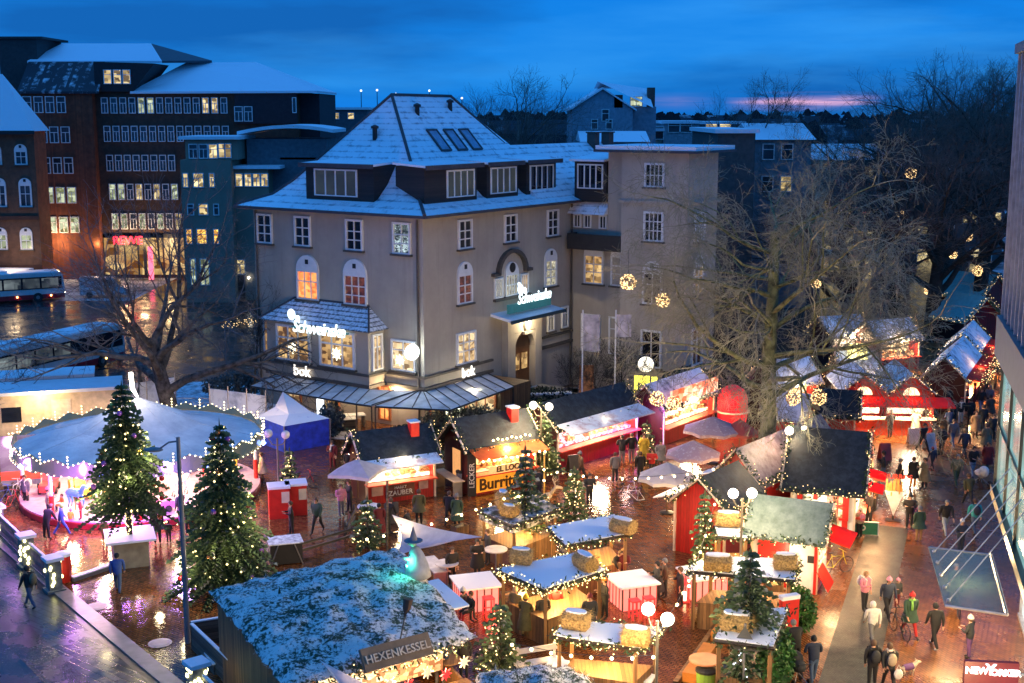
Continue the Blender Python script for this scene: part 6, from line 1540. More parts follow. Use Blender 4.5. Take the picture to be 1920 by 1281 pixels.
mossy = M('mossy_bark', (.17, .175, .075), .9, var=.5, vs=2.5, bump=1, bs=9)
twig_g = M('twig_olive', (.3, .285, .19), .9, var=.3, vs=.5, bump=0)
twig_d = M('twig_dark', (.14, .1, .08), .9, var=.3, vs=.5, bump=0)
twig_b = M('twig_brown', (.05, .045, .035), .9, var=.3, vs=.5, bump=0)
bare_tree('bare_tree', 'big bare tree with mossy trunk and fine olive twigs in the middle of the market', P(1432, 912), 16.8, 6.3, 21, .5, .33, 20, 6, mossy, twig_g, up=.02, droop=.25, nk=(2, 4), lk=.42, rmin=.0095, vz=.45)
bare_tree('bare_tree', 'bare forked tree with snow on its limbs behind the carousel, in front of the restaurant', P(322, 796), 11.5, 6.6, 5, .62, .34, 9, 5, M('bark_snowy', (.11, .1, .09), .9, var=.6, vs=3, bump=1, bs=9), M('twig_snowy', (.12, .12, .12), .9, bump=0), up=.12, lead=False, nk=(3, 4), lk=.55, rmin=.01)
big = bare_tree('bare_tree', 'tall dark bare tree beside the store, carrying glowing light balls', P(1832, 606), 20.5, 8.5, 31, .75, .25, 16, 6, M('bark_dark', (.045, .035, .025), .9, bump=1, bs=8), twig_d, 'tall bare trees along the lane', up=.25, nk=(2, 4))
far_trees = (((1745, 640), 20, 8, .4, 'tall dark bare tree left of the one beside the store, above the double gabled stand'), ((1905, 560), 22, 9, 2.2, 'very tall bare tree half hidden by the store edge'), ((1680, 560), 20, 9, 4.0, 'bare tree with purplish twigs behind the market roofs at the end of the lane'), ((1590, 640), 14, 9, 1.4, 'lower spreading bare tree behind the blue roofed hut'), ((1770, 500), 26, 9.5, 5.2, 'tallest bare crown against the evening sky at the right'))
for (p, h_, s_, rz, lb) in far_trees:
    dup(big, P(*p), rz, lb, (s_ / 8.5, s_ / 8.5, h_ / 24))
mid = bare_tree('bare_tree', 'bare tree with dense dome crown rising beyond the tower of the restaurant', P(1405, 560), 21, 6.5, 41, .4, .3, 12, 5, twig_d, twig_d, up=.4)
for (px, Y, h_, rz, lb) in ((960, 128, 21, 1, 'dark bare tree behind the lower roof of the restaurant'), (1010, 140, 18.5, 2.7, 'broad dark bare tree left of the white gabled house'), (925, 150, 19.5, 4, 'dark bare tree at the right end of the steep roof')):
    dup(mid, Vector(((px - 960) / F * Y * 1.0, Y, 0)), rz, lb, (h_ / 21 * 1.1, h_ / 21 * 1.1, h_ / 21))
bare_tree('young_tree', 'slender young bare tree against the left wall of the restaurant', P(478, 760), 7.5, 2.6, 51, .09, .35, 8, 4, twig_b, twig_b, up=.8)
sb = bare_tree('bare_shrub', 'tangled bare shrub beside the entrance steps of the restaurant', P(1120, 770), 3.2, 1.6, 61, .05, .1, 10, 4, twig_b, twig_b, up=.6)
for (px, py, s_, lb) in ((1165, 765, 1.2, 'reddish bare shrub under the hanging flags'), (1075, 765, .9, 'low bare shrub between the steps and the flag pole'), (1655, 800, 1.0, 'dry bare bush at the left corner of the double gabled stand'), (1300, 735, 1.3, 'bare shrub behind the clock beside the wall'), (1690, 790, .6, 'small dry bush in front of the double gabled counter')): dup(sb, P(px, py), s_, lb, s_)
hg_m = M('hedge_leaf', (.018, .04, .018), .7, var=.6, vs=1.5, bump=0); hg_g = M('hedge_green', (.03, .13, .02), .6, var=.5, vs=2, bump=0); shrub_s = M('shrub_frost', (.09, .12, .12), .7, var=.6, vs=2, bump=0)
def bush(name, label, cat, loc, sx, sy, h, n, mat, seed=1, size=.16, rz=0):
    g = random.Random(seed); m = MB()
    for i in range(n):
        u = g.uniform(0, 6.28); v = g.uniform(-1, 1); r = g.uniform(.55, 1.05); s_ = math.sqrt(1 - v * v)
        p = Vector((sx * r * s_ * math.cos(u), sy * r * s_ * math.sin(u), h * .5 + h * .5 * r * v)); p.z = max(.03, p.z + g.gauss(0, .05))
        a = Vector((g.gauss(0, 1), g.gauss(0, 1), g.gauss(0, 1))).normalized() * size; b = a.cross(Vector((g.gauss(0, 1), g.gauss(0, 1), g.gauss(0, 1)))).normalized() * size * .45
        m.add([p - a, p + b, p + a, p - b], [(0, 1, 2, 3)])
    o = thing(name, label, cat, loc, rz); obj('leaves', m, mat, o); obj('stem', MB().tube([(0, 0, 0), (0, 0, h * .5)], [.06, .03], 5), bark, o)
    return o
bush('evergreen_bush', 'dark rounded evergreen bush in front of the white lit shop door', 'bush', P(860, 815), 3.2, 1.1, 1.7, 2600, shrub_s, 2, .14, .6)
bush('evergreen_bush', 'low dark evergreen left of the rounded bush, behind the snack hut', 'bush', P(770, 835), 1.6, .9, 1.2, 1200, hg_m, 3)
bush('potted_shrub', 'shrub in a dark pot in front of the restaurant awning, beside the blue tent', 'shrub', P(622, 820), .8, .8, 2.2, 900, shrub_s, 4)
bush('evergreen_bush', 'dark evergreen mass right of the clock, behind the bright picture panel hut', 'bush', P(1300, 760), 2.6, 1.4, 2.6, 2200, hg_m, 5)
bush('evergreen_bush', 'dark bushes on the terrace below the entrance portal', 'bush', P(1010, 765), 2.4, 1.0, 1.4, 1500, hg_m, 6)
bush('evergreen_bush', 'snow dusted shrubs along the terrace left of the restaurant awning', 'bush', P(440, 745), 2.2, 1.2, 1.6, 1500, shrub_s, 7)
bush('evergreen_bush', 'dark green shrub at the foot of the mossy trunk', 'bush', P(1450, 935), 1.3, .9, 1.3, 1200, hg_m, 8)
bush('clipped_hedge', 'bright green clipped hedge at the corner of the white hut', 'hedge', P(1500, 1180), .45, .9, 1.7, 1600, hg_g, 9, .1, .3)
bush('clipped_hedge', 'tall dark green hedge running to the bottom edge beside the sledge shed', 'hedge', P(1452, 1300), .6, 1.6, 2.3, 2200, hg_g, 10, .11, -.35)

# ---------------------------------------------------------------- conifers
needle_s = M('needles_snow', (.3, .32, .3), .7, var=.4, vs=2, bump=0); needle_l = M('needles_light', (.12, .19, .075), .6, var=.4, vs=1.5, bump=0)
bauble_m = [M('bauble_red', (.5, .02, .03), .15, bump=0), M('bauble_copper', (.5, .18, .06), .15, metal=.6, bump=0), M('bauble_violet', (.3, .1, .45), .15, bump=0), M('bauble_gold', (.7, .5, .12), .15, metal=.7, bump=0)]
def fir(label, loc, H, Rr, seed, lights=60, baubles=0, snowy=.08, base=.12, mats=None, lm=None, lr=.05, dens=1.0, group='fir trees of the market', name='fir_tree'):
    g = random.Random(seed); m = MB(); trunk = MB().tube([(0, 0, 0), (0, 0, H * .97)], [H * .018 + .02, .01], 7)
    tips = []; nw = max(7, int(H * 3.4))
    for w in range(nw):
        f = (w + .2 * g.random()) / nw; z = H * (base + (1 - base) * f) ; r = Rr * (1 - f) ** .8 * g.uniform(.72, 1.18) + .05
        nb = max(5, int((5 + r * 5.5) * dens))
        for b in range(nb):
            a = 2 * math.pi * (b + g.random() * .7) / nb; L = r * g.uniform(.62, 1.15); d = Vector((math.cos(a), math.sin(a), 0)); sd_ = Vector((-d.y, d.x, 0))
            st_ = max(3, int(L / .16)); m.cur = 0
            for i in range(st_):
                t_ = (i + .6) / st_; p = d * (L * t_) + Vector((0, 0, z + L * (.18 * t_ - .42 * t_ * t_)))
                wv = (.09 + .2 * L * (1 - t_) * .5) * g.uniform(.7, 1.2)
                for s_ in (-1, 1):
                    q = p + sd_ * (s_ * wv) + d * (.12 + .05 * g.random()) + Vector((0, 0, g.uniform(-.09, .02)))
                    m.cur = 1 if g.random() < snowy else (2 if g.random() < .3 else 0)
                    up_ = Vector((0, 0, .05 + g.random() * .05))
                    m.add([p - d * .09 + up_ * .2, p - d * .02 - up_, q, p + d * .1 + up_], [(0, 1, 2, 3)])
            tip = d * L + Vector((0, 0, z - .24 * L)); m.cur = 2; m.add([tip - d * .16 + sd_ * .05, tip - d * .16 - sd_ * .05, tip + d * .1 + Vector((0, 0, .02))], [(0, 1, 2)]); tips.append((tip, d))
    m.cur = 0
    for i in range(6): a = i * 1.05; m.add([(0, 0, H * .9), (.05 * math.cos(a), .05 * math.sin(a), H * .95), (0, 0, H * 1.03)], [(0, 1, 2)])
    o = thing(name, label, 'fir tree', loc, 0, group)
    obj('trunk', trunk, bark, o); obj('crown', m, mats or [green_needle, needle_s, needle_l], o)
    if lights:
        b = MB()
        for i in range(lights): p, d = g.choice(tips); p = p * g.uniform(.75, 1.02); p.z = p.z / 1; b.bulb((p.x, p.y, g.choice(tips)[0].z if False else tips[0][0].z * 0 + p.z), lr * g.uniform(.7, 1.3))
        obj('fairy_lights', b, lm or fairy_y, o, kind='stuff')
    for i in range(baubles):
        p, d = g.choice(tips); s_ = MB(); s_.smooth = True; s_.sphere((p.x * 1.02, p.y * 1.02, p.z - .16), .12, 10, 8); obj('bauble', s_, bauble_m[i % 4], o)
    return o
tl = P(246, 1055)
f1_ = fir('tall fir with white lights and red baubles standing on the square planter', Vector((tl.x, tl.y, 1.22)), 6.9, 2.05, 3, 120, 16, .03, .17, lr=.045, dens=1.5)
for i in range(7): a = i * .9 + 3.3; lamp((1.9 * math.cos(a) * (1 - i / 9), 1.9 * math.sin(a) * (1 - i / 9), 1.6 + i * .7), 16, (1, .8, .45), .15, parent=f1_)
tg = obj('trunk_lights', MB(), fairy_y, f1_, kind='stuff'); b = MB()
for i in range(90): a = GR.uniform(0, 6.28); b.bulb((.14 * math.cos(a), .14 * math.sin(a), GR.uniform(.05, 1.7)), .035)
tg.data = b.mesh('trunk_lights', fairy_y)
f2_ = fir('big broad fir with yellow lights and violet bow, half hidden by the slim lamp post', P(424, 1108), 7.2, 2.4, 8, 110, 20, .05, .06, lr=.045, dens=1.5)
for i in range(8): a = i * .8 + 3.4; lamp((2.7 * math.cos(a) * (1 - i / 9.5), 2.7 * math.sin(a) * (1 - i / 9.5), .9 + i * .75), 18, (1, .8, .45), .15, parent=f2_)
fir('snow dusted fir standing on the timber kiosk roof', P(985, 955, 2.3), 2.9, .85, 12, 0, 0, .16, .04)
fir('lit fir around the lamp pole between burrito hut and long hut', P(1020, 905), 3.6, 1.0, 13, 60, 0, .03, .2, lr=.035)
fir('small fir glittering with many lights on the wet square, left of the standing man', P(1076, 975), 2.7, .95, 14, 130, 0, .05, .05, lr=.03, lm=fairy)
fir('small yellow lit fir beside the sail pole', P(690, 1030), 2.5, .95, 15, 60, 0, .05, .05, lr=.035)
fir('slim lit fir at the left front corner of the moss roofed hut', P(530, 1290), 3.6, .95, 16, 60, 0, .04, .05, lr=.035)
fir('dense fir strung with tiny lights right of the moss roofed hut', P(938, 1262), 2.7, 1.1, 17, 150, 0, .08, .05, lr=.028, lm=fairy)
fir('dark unlit fir standing in straw on the sledge shed', P(1403, 1170, 2.5), 2.7, 1.25, 18, 0, 0, .12, .06, dens=1.2)
fir('slim lit fir in front of the closed red hut', P(1318, 1075), 3.7, .75, 19, 70, 0, .03, .05, lr=.035)
fir('fir with glittering lights behind the left end of the fairy lit bar', P(1003, 1040), 2.2, 1.0, 20, 90, 0, .05, .05, lr=.03, lm=fairy)
fir('low dark fir at the bottom edge below the triangular sign', P(1385, 1320), 2.6, 1.2, 22, 40, 0, .1, .05, lr=.03, lm=fairy_w)
fir('narrow fir wrapped in dense lights at the end of the long hut', P(1212, 862), 2.3, .7, 23, 90, 0, .03, .05, lr=.03, lm=fairy)
fir('little lit fir behind the unlit globe lamp', P(545, 915), 2.2, .6, 24, 60, 0, .03, .05, lr=.035)
# triangular sign on a post at the bottom, light balls in the trees
tsn = thing('warning_sign', 'back of a triangular sign on a slim post at the bottom edge', 'road sign', P(1392, 1330), R(-15)); obj('post', MB().cyl((0, 0, 0), .04, 3.0, 8), steel, tsn); obj('plate', MB().prism([(-.5, 2.1), (.5, 2.1), (0, 2.95)], -.06, -.043), M('sign_back', (.1, .1, .09), .5), tsn)
def ball(px, py, Y, r, label):
    c = PD(px, py, Y); o = thing('light_ball', label, 'light ball', c, 0, 'balls of fairy lights hung in the trees')
    g = random.Random(int(px)); m = MB(); w_ = MB()
    for i in range(130):
        v = Vector((g.gauss(0, 1), g.gauss(0, 1), g.gauss(0, 1))).normalized() * r * g.uniform(.86, 1); m.bulb(v, .032)
    for i in range(14):
        a = Vector((g.gauss(0, 1), g.gauss(0, 1), g.gauss(0, 1))).normalized(); b = a.orthogonal().normalized(); c_ = a.cross(b); w_.tube([(b * math.cos(t * .5236) + c_ * math.sin(t * .5236)) * r * .95 for t in range(13)], .012, 3, cap=False)
    obj('fairy_lights', m, fairy, o, kind='stuff'); obj('wire_cage', w_, M('wire_copper', (.25, .13, .05), .5, metal=.5), o); obj('hanger', MB().tube([(0, 0, r), (0, 0, r + 1.2)], .01, 4), black, o)
for (px, py, Y, r, lb) in ((1178, 529, 64, .42, 'glowing light ball in front of the arched windows of the restaurant wing'), (1243, 563, 66, .38, 'glowing light ball right of the one before the arched windows'), (1232, 748, 66, .42, 'light ball hung low left of the bright picture panels'), (1262, 757, 68, .4, 'light ball touching the bright picture panels'), (1487, 747, 66, .4, 'light ball low beside the mossy trunk'), (1535, 745, 67, .45, 'largest low light ball before the double gabled stand'), (1708, 325, 112, .5, 'highest light ball in the dark crown'), (1687, 400, 120, .4, 'small dim light ball below the highest one'), (1815, 444, 112, .42, 'light ball left of the dark trunk near the store, beside a yellow glow'), (1787, 477, 114, .4, 'light ball below and left of the trunk one'), (1833, 508, 108, .45, 'light ball on the dark trunk itself'), (1637, 448, 118, .5, 'faint light ball among the middle twigs'), (1530, 532, 100, .4, 'orange light ball seen through the big tree'), (1740, 545, 110, .35, 'little orange light ball over the lane')): ball(px, py, Y, r, lb)
# ---------------------------------------------------------------- people
SKIN_M = M('skin', (.5, .28, .19), .55, var=.08, bump=0)
SHOE_M = M('shoe_dark', (.03, .025, .022), .5, bump=0); EYE_M = M('eye_dark', (.02, .015, .015), .3, bump=0); LIP_M = M('lip', (.35, .1, .09), .5, bump=0)
CLOTH = {}
def cloth(c):
    key = 'cloth_%02d_%02d_%02d' % tuple(int(q * 99) for q in c)
    return M(key, c, .8, var=.15, vs=8, bump=.3, bs=30)
C = dict(black=(.012, .012, .014), dark=(.025, .027, .03), navy=(.02, .03, .06), blue=(.03, .08, .3), jeans=(.06, .1, .18), pale=(.3, .36, .42), grey=(.16, .16, .17), olive=(.07, .07, .03), khaki=(.17, .15, .09), white=(.65, .63, .58), red=(.45, .02, .02), wine=(.14, .015, .02), pink=(.6, .22, .3), yellow=(.6, .4, .03), teal=(.03, .3, .33), tan=(.35, .2, .09), brown=(.09, .05, .03), green=(.03, .07, .045), camo=(.1, .12, .08), orange=(.55, .2, .03), beige=(.4, .32, .22), violet=(.12, .05, .16), cyan=(.1, .35, .5), lime=(.2, .45, .08))
PEND = []


def skel(pose, s, coat_w, g):
    """joints (name, position, radii, parent) of one figure facing +y"""
    J = {}; E = []
    def add(n, p, r, par=None):
        J[n] = (Vector(p), r if isinstance(r, tuple) else (r, r)); 
        if par: E.append((par, n))
    k = coat_w
    st = dict(stand=0, walk=.34, walk2=-.34, talk=.04, hold=.05, reach=.02, bend=.05, sit=0, phone=.05, push=.2).get(pose, 0)
    lean = .35 if pose == 'bend' else (.08 if pose in ('push', 'walk', 'walk2') else 0)
    hipz = .5 if pose == 'sit' else .93
    def up(z, y=0): return (0, y + lean * (z - hipz) * 1.4, hipz + (z - hipz) * (1 - .25 * lean))
    add('pelvis', (0, 0, hipz), (.15 * k, .125 * k)); add('waist', up(1.1 - .93 + hipz), (.15 * k, .115 * k), 'pelvis'); add('chest', up(1.33 - .93 + hipz), (.175 * k, .125 * k), 'waist')
    add('neck', up(1.48 - .93 + hipz, .01), .06, 'chest'); add('jaw', up(1.555 - .93 + hipz, .035), (.072, .078), 'neck'); add('head', up(1.63 - .93 + hipz, .03), (.092, .108), 'jaw'); add('crown', up(1.7 - .93 + hipz, .02), (.06, .07), 'head')
    add('nose', up(1.605 - .93 + hipz, .145), (.012, .012), 'head')
    for sd, sg in (('l', -1), ('r', 1)):
        ph = st * sg
        hx = .095 * sg
        if pose == 'sit':
            add('hip' + sd, (hx, .05, hipz), .095, 'pelvis'); add('knee' + sd, (hx * 1.3, .45, hipz + .02), .068, 'hip' + sd); add('ankle' + sd, (hx * 1.3, .47, .09), .045, 'knee' + sd)
            fy = .47
        else:
            add('hip' + sd, (hx, .05 * ph, hipz - .09), .11, 'pelvis'); bendk = .12 if ph < 0 else .05
            add('knee' + sd, (hx * 1.05, ph * .55 + bendk * abs(ph) * 1.5, .5 + .02 * abs(ph)), .078, 'hip' + sd); add('ankle' + sd, (hx * 1.1, ph * 1.15, .09 + (.06 if ph < 0 else 0)), .055, 'knee' + sd); fy = ph * 1.15
        add('toe' + sd, (hx * 1.25, fy + .17, .045 + (0 if pose == 'sit' or ph >= 0 else 0)), (.045, .035), 'ankle' + sd)
        ch = J['chest'][0]; sh = ch + Vector((.205 * sg * (.6 + .4 * k), 0, .09))
        add('sho' + sd, sh, .068 * (.5 + .5 * k), 'chest')
        if pose in ('hold', 'phone', 'push') or (pose == 'reach' and sg > 0) or (pose == 'talk' and sg > 0):
            el = sh + Vector((.05 * sg, .06, -.28)); wr = el + (Vector((-.11 * sg, .22, .06 if pose != 'push' else -.02)) if pose != 'reach' else Vector((.0, .25, .1)))
        elif pose == 'bend': el = sh + Vector((.03 * sg, .1, -.27)); wr = el + Vector((-.02 * sg, .14, -.2))
        elif pose == 'sit': el = sh + Vector((.06 * sg, .04, -.28)); wr = el + Vector((-.04 * sg, .24, -.03))
        else: el = sh + Vector((.03 * sg, -ph * .25, -.29)); wr = el + Vector((-.02 * sg, -ph * .3 + .06, -.24))
        add('elb' + sd, el, .054 * (.5 + .5 * k), 'sho' + sd); add('wri' + sd, wr, .036, 'elb' + sd)
        d = (wr - el).normalized(); pl = wr + d * .075; add('palm' + sd, pl, (.036, .024), 'wri' + sd)
        side = d.cross(Vector((0, 0, 1)) if abs(d.z) < .9 else Vector((0, 1, 0))).normalized(); curl = Vector((-.4 * sg, .3, -.3)).normalized()
        for fi, (o_, L) in enumerate(((-.027, .062), (-.009, .074), (.009, .07), (.027, .055))):
            b = pl + side * o_ + d * .03; add('f%d%s' % (fi, sd), b + d * L * .5, .0095, 'palm' + sd); add('g%d%s' % (fi, sd), b + d * L * .8 + curl * .025, .008, 'f%d%s' % (fi, sd))
        add('th' + sd, wr + d * .04 + side * .045 + curl * .01, .011, 'wri' + sd); add('ti' + sd, wr + d * .075 + side * .055 + curl * .02, .009, 'th' + sd)
    for n in list(J): p, r = J[n]; J[n] = (p * s, (r[0] * s, r[1] * s))
    return J, E


def person(px, py, label, face=270, h=1.72, pose='stand', coat='black', legs='dark', hair='brown', hat=None, shoe=None, long=False, hood=None, scarf=None, pack=None, w=1.42, group=None, z=0.0, loc=None, gloves=False):
    s = h / 1.76; g = random.Random(int(px * 7 + py))
    J, E = skel(pose, s, w, g)
    bm = bmesh.new(); lay = bm.verts.layers.skin.verify(); vm = {}
    for n, (p, r) in J.items(): v = bm.verts.new(p); v[lay].radius = r; v[lay].use_root = (n == 'pelvis'); vm[n] = v
    for a, b in E: bm.edges.new((vm[a], vm[b]))
    me = bpy.data.meshes.new('person_skel'); bm.to_mesh(me); bm.free()
    o = bpy.data.objects.new('person', me); COL.objects.link(o)
    mo = o.modifiers.new('skin', 'SKIN'); mo.use_smooth_shade = True; mo.branch_smoothing = .3; sb_ = o.modifiers.new('sub', 'SUBSURF'); sb_.levels = 1; sb_.render_levels = 1
    o.location = loc if loc is not None else P(px, py, z); o.rotation_euler = (0, 0, R(face - 90))
    o['label'] = label; o['category'] = 'person'
    if group: o['group'] = group
    PEND.append((o, J, E, s, dict(coat=coat, legs=legs, hair=hair, hat=hat, shoe=shoe, long=long, hood=hood, scarf=scarf, pack=pack, gloves=gloves, pose=pose, w=w)))
    return o


def finish_people():
    bpy.context.view_layer.update(); dg = bpy.context.evaluated_depsgraph_get()
    for o, J, E, s, a in PEND:
        me = bpy.data.meshes.new_from_object(o.evaluated_get(dg)); o.modifiers.clear(); old = o.data
        cm = cloth(C[a['coat']]); lm = cloth(C[a['legs']]); me.materials.clear()
        for m_ in (cm, lm, SKIN_M, a['shoe'] and cloth(C[a['shoe']]) or SHOE_M, EYE_M, LIP_M): me.materials.append(m_)
        segs = []
        for p, c in E:
            if c[0] in 'fg' and len(c) == 3 or c[:4] == 'palm' or c in ('thl', 'thr', 'til', 'tir'): t_ = 0 if a['gloves'] else 2
            elif c in ('jaw', 'head', 'crown', 'nose'): t_ = 2
            elif c[:4] == 'knee' or c[:5] == 'ankle' or c[:3] == 'hip': t_ = 1
            elif c[:3] == 'toe': t_ = 3
            else: t_ = 0
            segs.append((J[p][0], J[c][0], t_))
        for f in me.polygons:
            q = f.center; best = 9e9; bt_ = 0
            for u, v, t_ in segs:
                d = v - u; k = max(0, min(1, (q - u).dot(d) / max(1e-9, d.length_squared))); L = (q - u - d * k).length_squared
                if L < best: best = L; bt_ = t_
            if bt_ == 1 and q.z > J['pelvis'][0].z - .04 * s: bt_ = 0
            f.material_index = bt_; f.use_smooth = True
        # eyes and mouth on the same surface mesh
        bm = bmesh.new(); bm.from_mesh(me); hd = J['head'][0]
        for (x, z, r, mi) in ((-.034, .012, .012, 4), (.034, .012, .012, 4), (0, -.06, .014, 5)):
            r_ = bmesh.ops.create_icosphere(bm, subdivisions=1, radius=r * s, matrix=Matrix.Translation(hd + Vector((x * s, (.095 if mi == 4 else .088) * s, z * s))))
            for v in r_['verts']:
                for f in v.link_faces: f.material_index = mi
        bm.to_mesh(me); bm.free()
        o.data = me; bpy.data.meshes.remove(old)
        H_ = J['head'][0]; fwd = .0
        def shell(name, mat, r, zc, cut, grow=1.0, brim=False):
            m = MB(); m.smooth = True; n1, n2 = 10, 6; vs = []; fs = []
            for i in range(n2 + 1):
                a_ = math.pi * .5 * (1 - i / n2) * 1.0
                el = -cut + (math.pi / 2 + cut) * i / n2
                for k in range(n1):
                    b_ = 2 * math.pi * k / n1; fr = math.sin(b_)
                    e2 = el if fr < .35 else max(el, .35 * (1 - i / n2) + el * (i / n2) if name != 'hat' else el)
                    vs.append(H_ + Vector((math.cos(e2) * math.cos(b_) * r[0], math.cos(e2) * math.sin(b_) * r[1] - .012, math.sin(e2) * r[2] + zc)) * s)
            for i in range(n2):
                for k in range(n1): fs.append((i * n1 + k, i * n1 + (k + 1) % n1, (i + 1) * n1 + (k + 1) % n1, (i + 1) * n1 + k))
            m.add(vs, fs); return obj(name, m, mat, o)
        if a['hood']: shell('hood', cloth(C[a['hood']]), (.125, .135, .15), .0, 1.1)
        elif a['hat']:
            ht = shell('hat', cloth(C[a['hat']]), (.116, .13, .14), .03, .1)
            m = MB(); m.sphere(H_ + Vector((0, -.01, .17)) * s, .035 * s, 6, 5); obj('bobble', m, cloth(C[a['hat']]), ht)
            shell('hair', cloth(C[a['hair']]), (.108, .12, .1), -.02, .9)
        else: shell('hair', cloth(C[a['hair']]), (.112, .126, .126), .008, .75)
        if a['long']:
            pe = J['pelvis'][0]; wa = J['waist'][0]; z0 = .52 * s if a['long'] is True else a['long'] * s; k = a['w']
            m = MB(); m.smooth = True; n1 = 12; vs = []; fs = []
            for (c, rx, ry, z) in ((wa, .17 * k, .135 * k, wa.z), (pe, .185 * k, .16 * k, pe.z - .05 * s), (pe, .215 * k, .2 * k, (pe.z + z0) / 2), (pe, .235 * k, .225 * k, z0)):
                for q in range(n1): b_ = 2 * math.pi * q / n1; vs.append((c.x + rx * s * math.cos(b_), c.y + ry * s * math.sin(b_), z))
            for i in range(3):
                for q in range(n1): fs.append((i * n1 + q, i * n1 + (q + 1) % n1, (i + 1) * n1 + (q + 1) % n1, (i + 1) * n1 + q))
            m.add(vs, fs); obj('coat', m, cm, o)
        if a['scarf']:
            nk = J['neck'][0]; m = MB(); m.smooth = True
            m.tube([nk + Vector((.095 * math.cos(t * .628), .095 * math.sin(t * .628) + .015, .01)) * s for t in range(11)], .038 * s, 6, cap=False); m.tube([nk + Vector((.04, .12, 0)) * s, nk + Vector((.05, .16, -.2)) * s, nk + Vector((.05, .17, -.36)) * s], [.04 * s, .05 * s, .045 * s], 6); obj('scarf', m, cloth(C[a['scarf']]), o)
        if a['pack']:
            ch = J['chest'][0]; m = MB(); m.smooth = True; b_ = ch + Vector((0, -.2 * a['w'], -.08)) * s
            m.sphere(b_, .2 * s, 10, 8, (.85, .55, 1.2)); bp = obj('backpack', m, cloth(C[a['pack']]), o)
            m = MB()
            for sg in (-1, 1): m.tube([ch + Vector((.12 * sg, -.14, .13)) * s, ch + Vector((.13 * sg, .0, .2)) * s, ch + Vector((.13 * sg, .15 * a['w'], .1)) * s, ch + Vector((.14 * sg, .12 * a['w'], -.12)) * s], .022 * s, 5)
            obj('strap', m, cloth(C[a['pack']]), bp)


pp = person
# --- front left
pp(58, 1140, 'person in dark jacket and jeans walking along the road with a straw coloured bundle', 150, 1.78, 'walk', 'dark', 'jeans', pack='khaki')
pp(222, 1112, 'person in a blue jacket striding across the wet paving past the planter', 100, 1.72, 'walk2', 'blue', 'jeans', 'black')
pp(296, 1020, 'adult in long dark coat standing with a small child before the carousel', 100, 1.75, 'stand', 'dark', 'black', 'grey', long=.75)
pp(317, 1018, 'small dark dressed child holding close to the adult before the carousel', 100, 1.05, 'stand', 'dark', 'dark', hat='black')
pp(197, 1020, 'child in tan snowsuit with a pale blue cap watching the carousel', 95, 1.2, 'stand', 'tan', 'tan', hat='cyan', w=1.3)
pp(88, 1012, 'person in black bending down behind the balustrade', 60, 1.7, 'bend', 'black', 'black')
pp(116, 1005, 'person in bright blue suit with lime hood stepping onto the carousel', 30, 1.6, 'walk', 'blue', 'blue', hood='lime')
pp(134, 990, 'toddler in yellow vest and pink cap on the carousel edge', 90, .95, 'stand', 'yellow', 'pink', hat='pink', w=1.25)
pp(92, 975, 'person in pale pink cap and light jacket by the carousel posts', 20, 1.65, 'reach', 'beige', 'navy', hat='pink')
pp(50, 952, 'person in grey coat carrying a pale shoulder bag beside the parked bicycles', 250, 1.72, 'stand', 'grey', 'black', pack='white')
pp(340, 985, 'adult in dark parka behind the slim lamp post at the carousel', 150, 1.75, 'talk', 'dark', 'violet')
pp(354, 1000, 'person in green jacket just right of the slim lamp post', 120, 1.65, 'stand', 'green', 'dark', hat='white')
pp(492, 905, 'person in beige winter coat leaning at the right side of the carousel', 200, 1.68, 'stand', 'beige', 'brown', long=.6)
pp(152, 975, 'child in red jacket riding on the carousel platform', 200, 1.1, 'reach', 'red', 'red', hat='red', z=.4)
pp(118, 958, 'child in orange jacket sitting inside a carousel car', 220, 1.15, 'sit', 'orange', 'dark', z=.4)
# --- middle
pp(596, 1000, 'man in dark green jacket walking past the red booths', 250, 1.78, 'walk', 'green', 'black')
pp(547, 1005, 'person in black standing in front of the red booth pair', 200, 1.7, 'hold', 'black', 'black')
pp(624, 882, 'woman with white scarf and dark red clothes near the blue tent', 260, 1.7, 'talk', 'wine', 'wine', scarf='white')
pp(652, 885, 'small dark figure in the shadow left of the snack hut', 280, 1.2, 'stand', 'dark', 'dark')
pp(640, 968, 'woman in pale pink coat under the square parasol', 300, 1.65, 'talk', 'pink', 'grey')
pp(656, 962, 'dark person under the square parasol beside the pink coat', 210, 1.72, 'hold', 'dark', 'black')
pp(712, 1010, 'woman in dark wine coat with long black hair near the sail pole', 110, 1.72, 'stand', 'wine', 'black', 'black', long=.35)
pp(726, 1000, 'person in black leaning over near the sail pole', 60, 1.7, 'bend', 'black', 'dark')
pp(786, 985, 'man in olive coat waiting at the snack hut counter', 95, 1.8, 'stand', 'olive', 'black', 'brown', long=.7)
pp(768, 1000, 'child in pale trousers bending beside the man in olive', 150, 1.15, 'bend', 'dark', 'beige', 'brown')
pp(842, 985, 'left one of a couple in black walking on the amber lit paving', 80, 1.7, 'walk', 'black', 'black')
pp(857, 992, 'right one of the couple, in long dark green coat with grey hat, amber lit paving', 80, 1.72, 'stand', 'green', 'black', hat='grey', long=.5)
pp(1105, 950, 'man in dark jacket standing alone on the wet square near the glittering fir', 290, 1.75, 'hold', 'dark', 'black')
pp(1153, 905, 'woman in grey jacket before the long hut counter', 100, 1.68, 'stand', 'grey', 'dark', 'brown')
pp(1166, 872, 'customer in black at the long hut counter, left of the pair', 90, 1.75, 'hold', 'black', 'grey')
pp(1184, 868, 'customer in black at the long hut counter, right of the pair', 95, 1.75, 'stand', 'black', 'grey')
pp(1207, 868, 'person in a bright yellow raincoat by the narrow fir', 250, 1.72, 'stand', 'yellow', 'yellow', 'brown', long=.6)
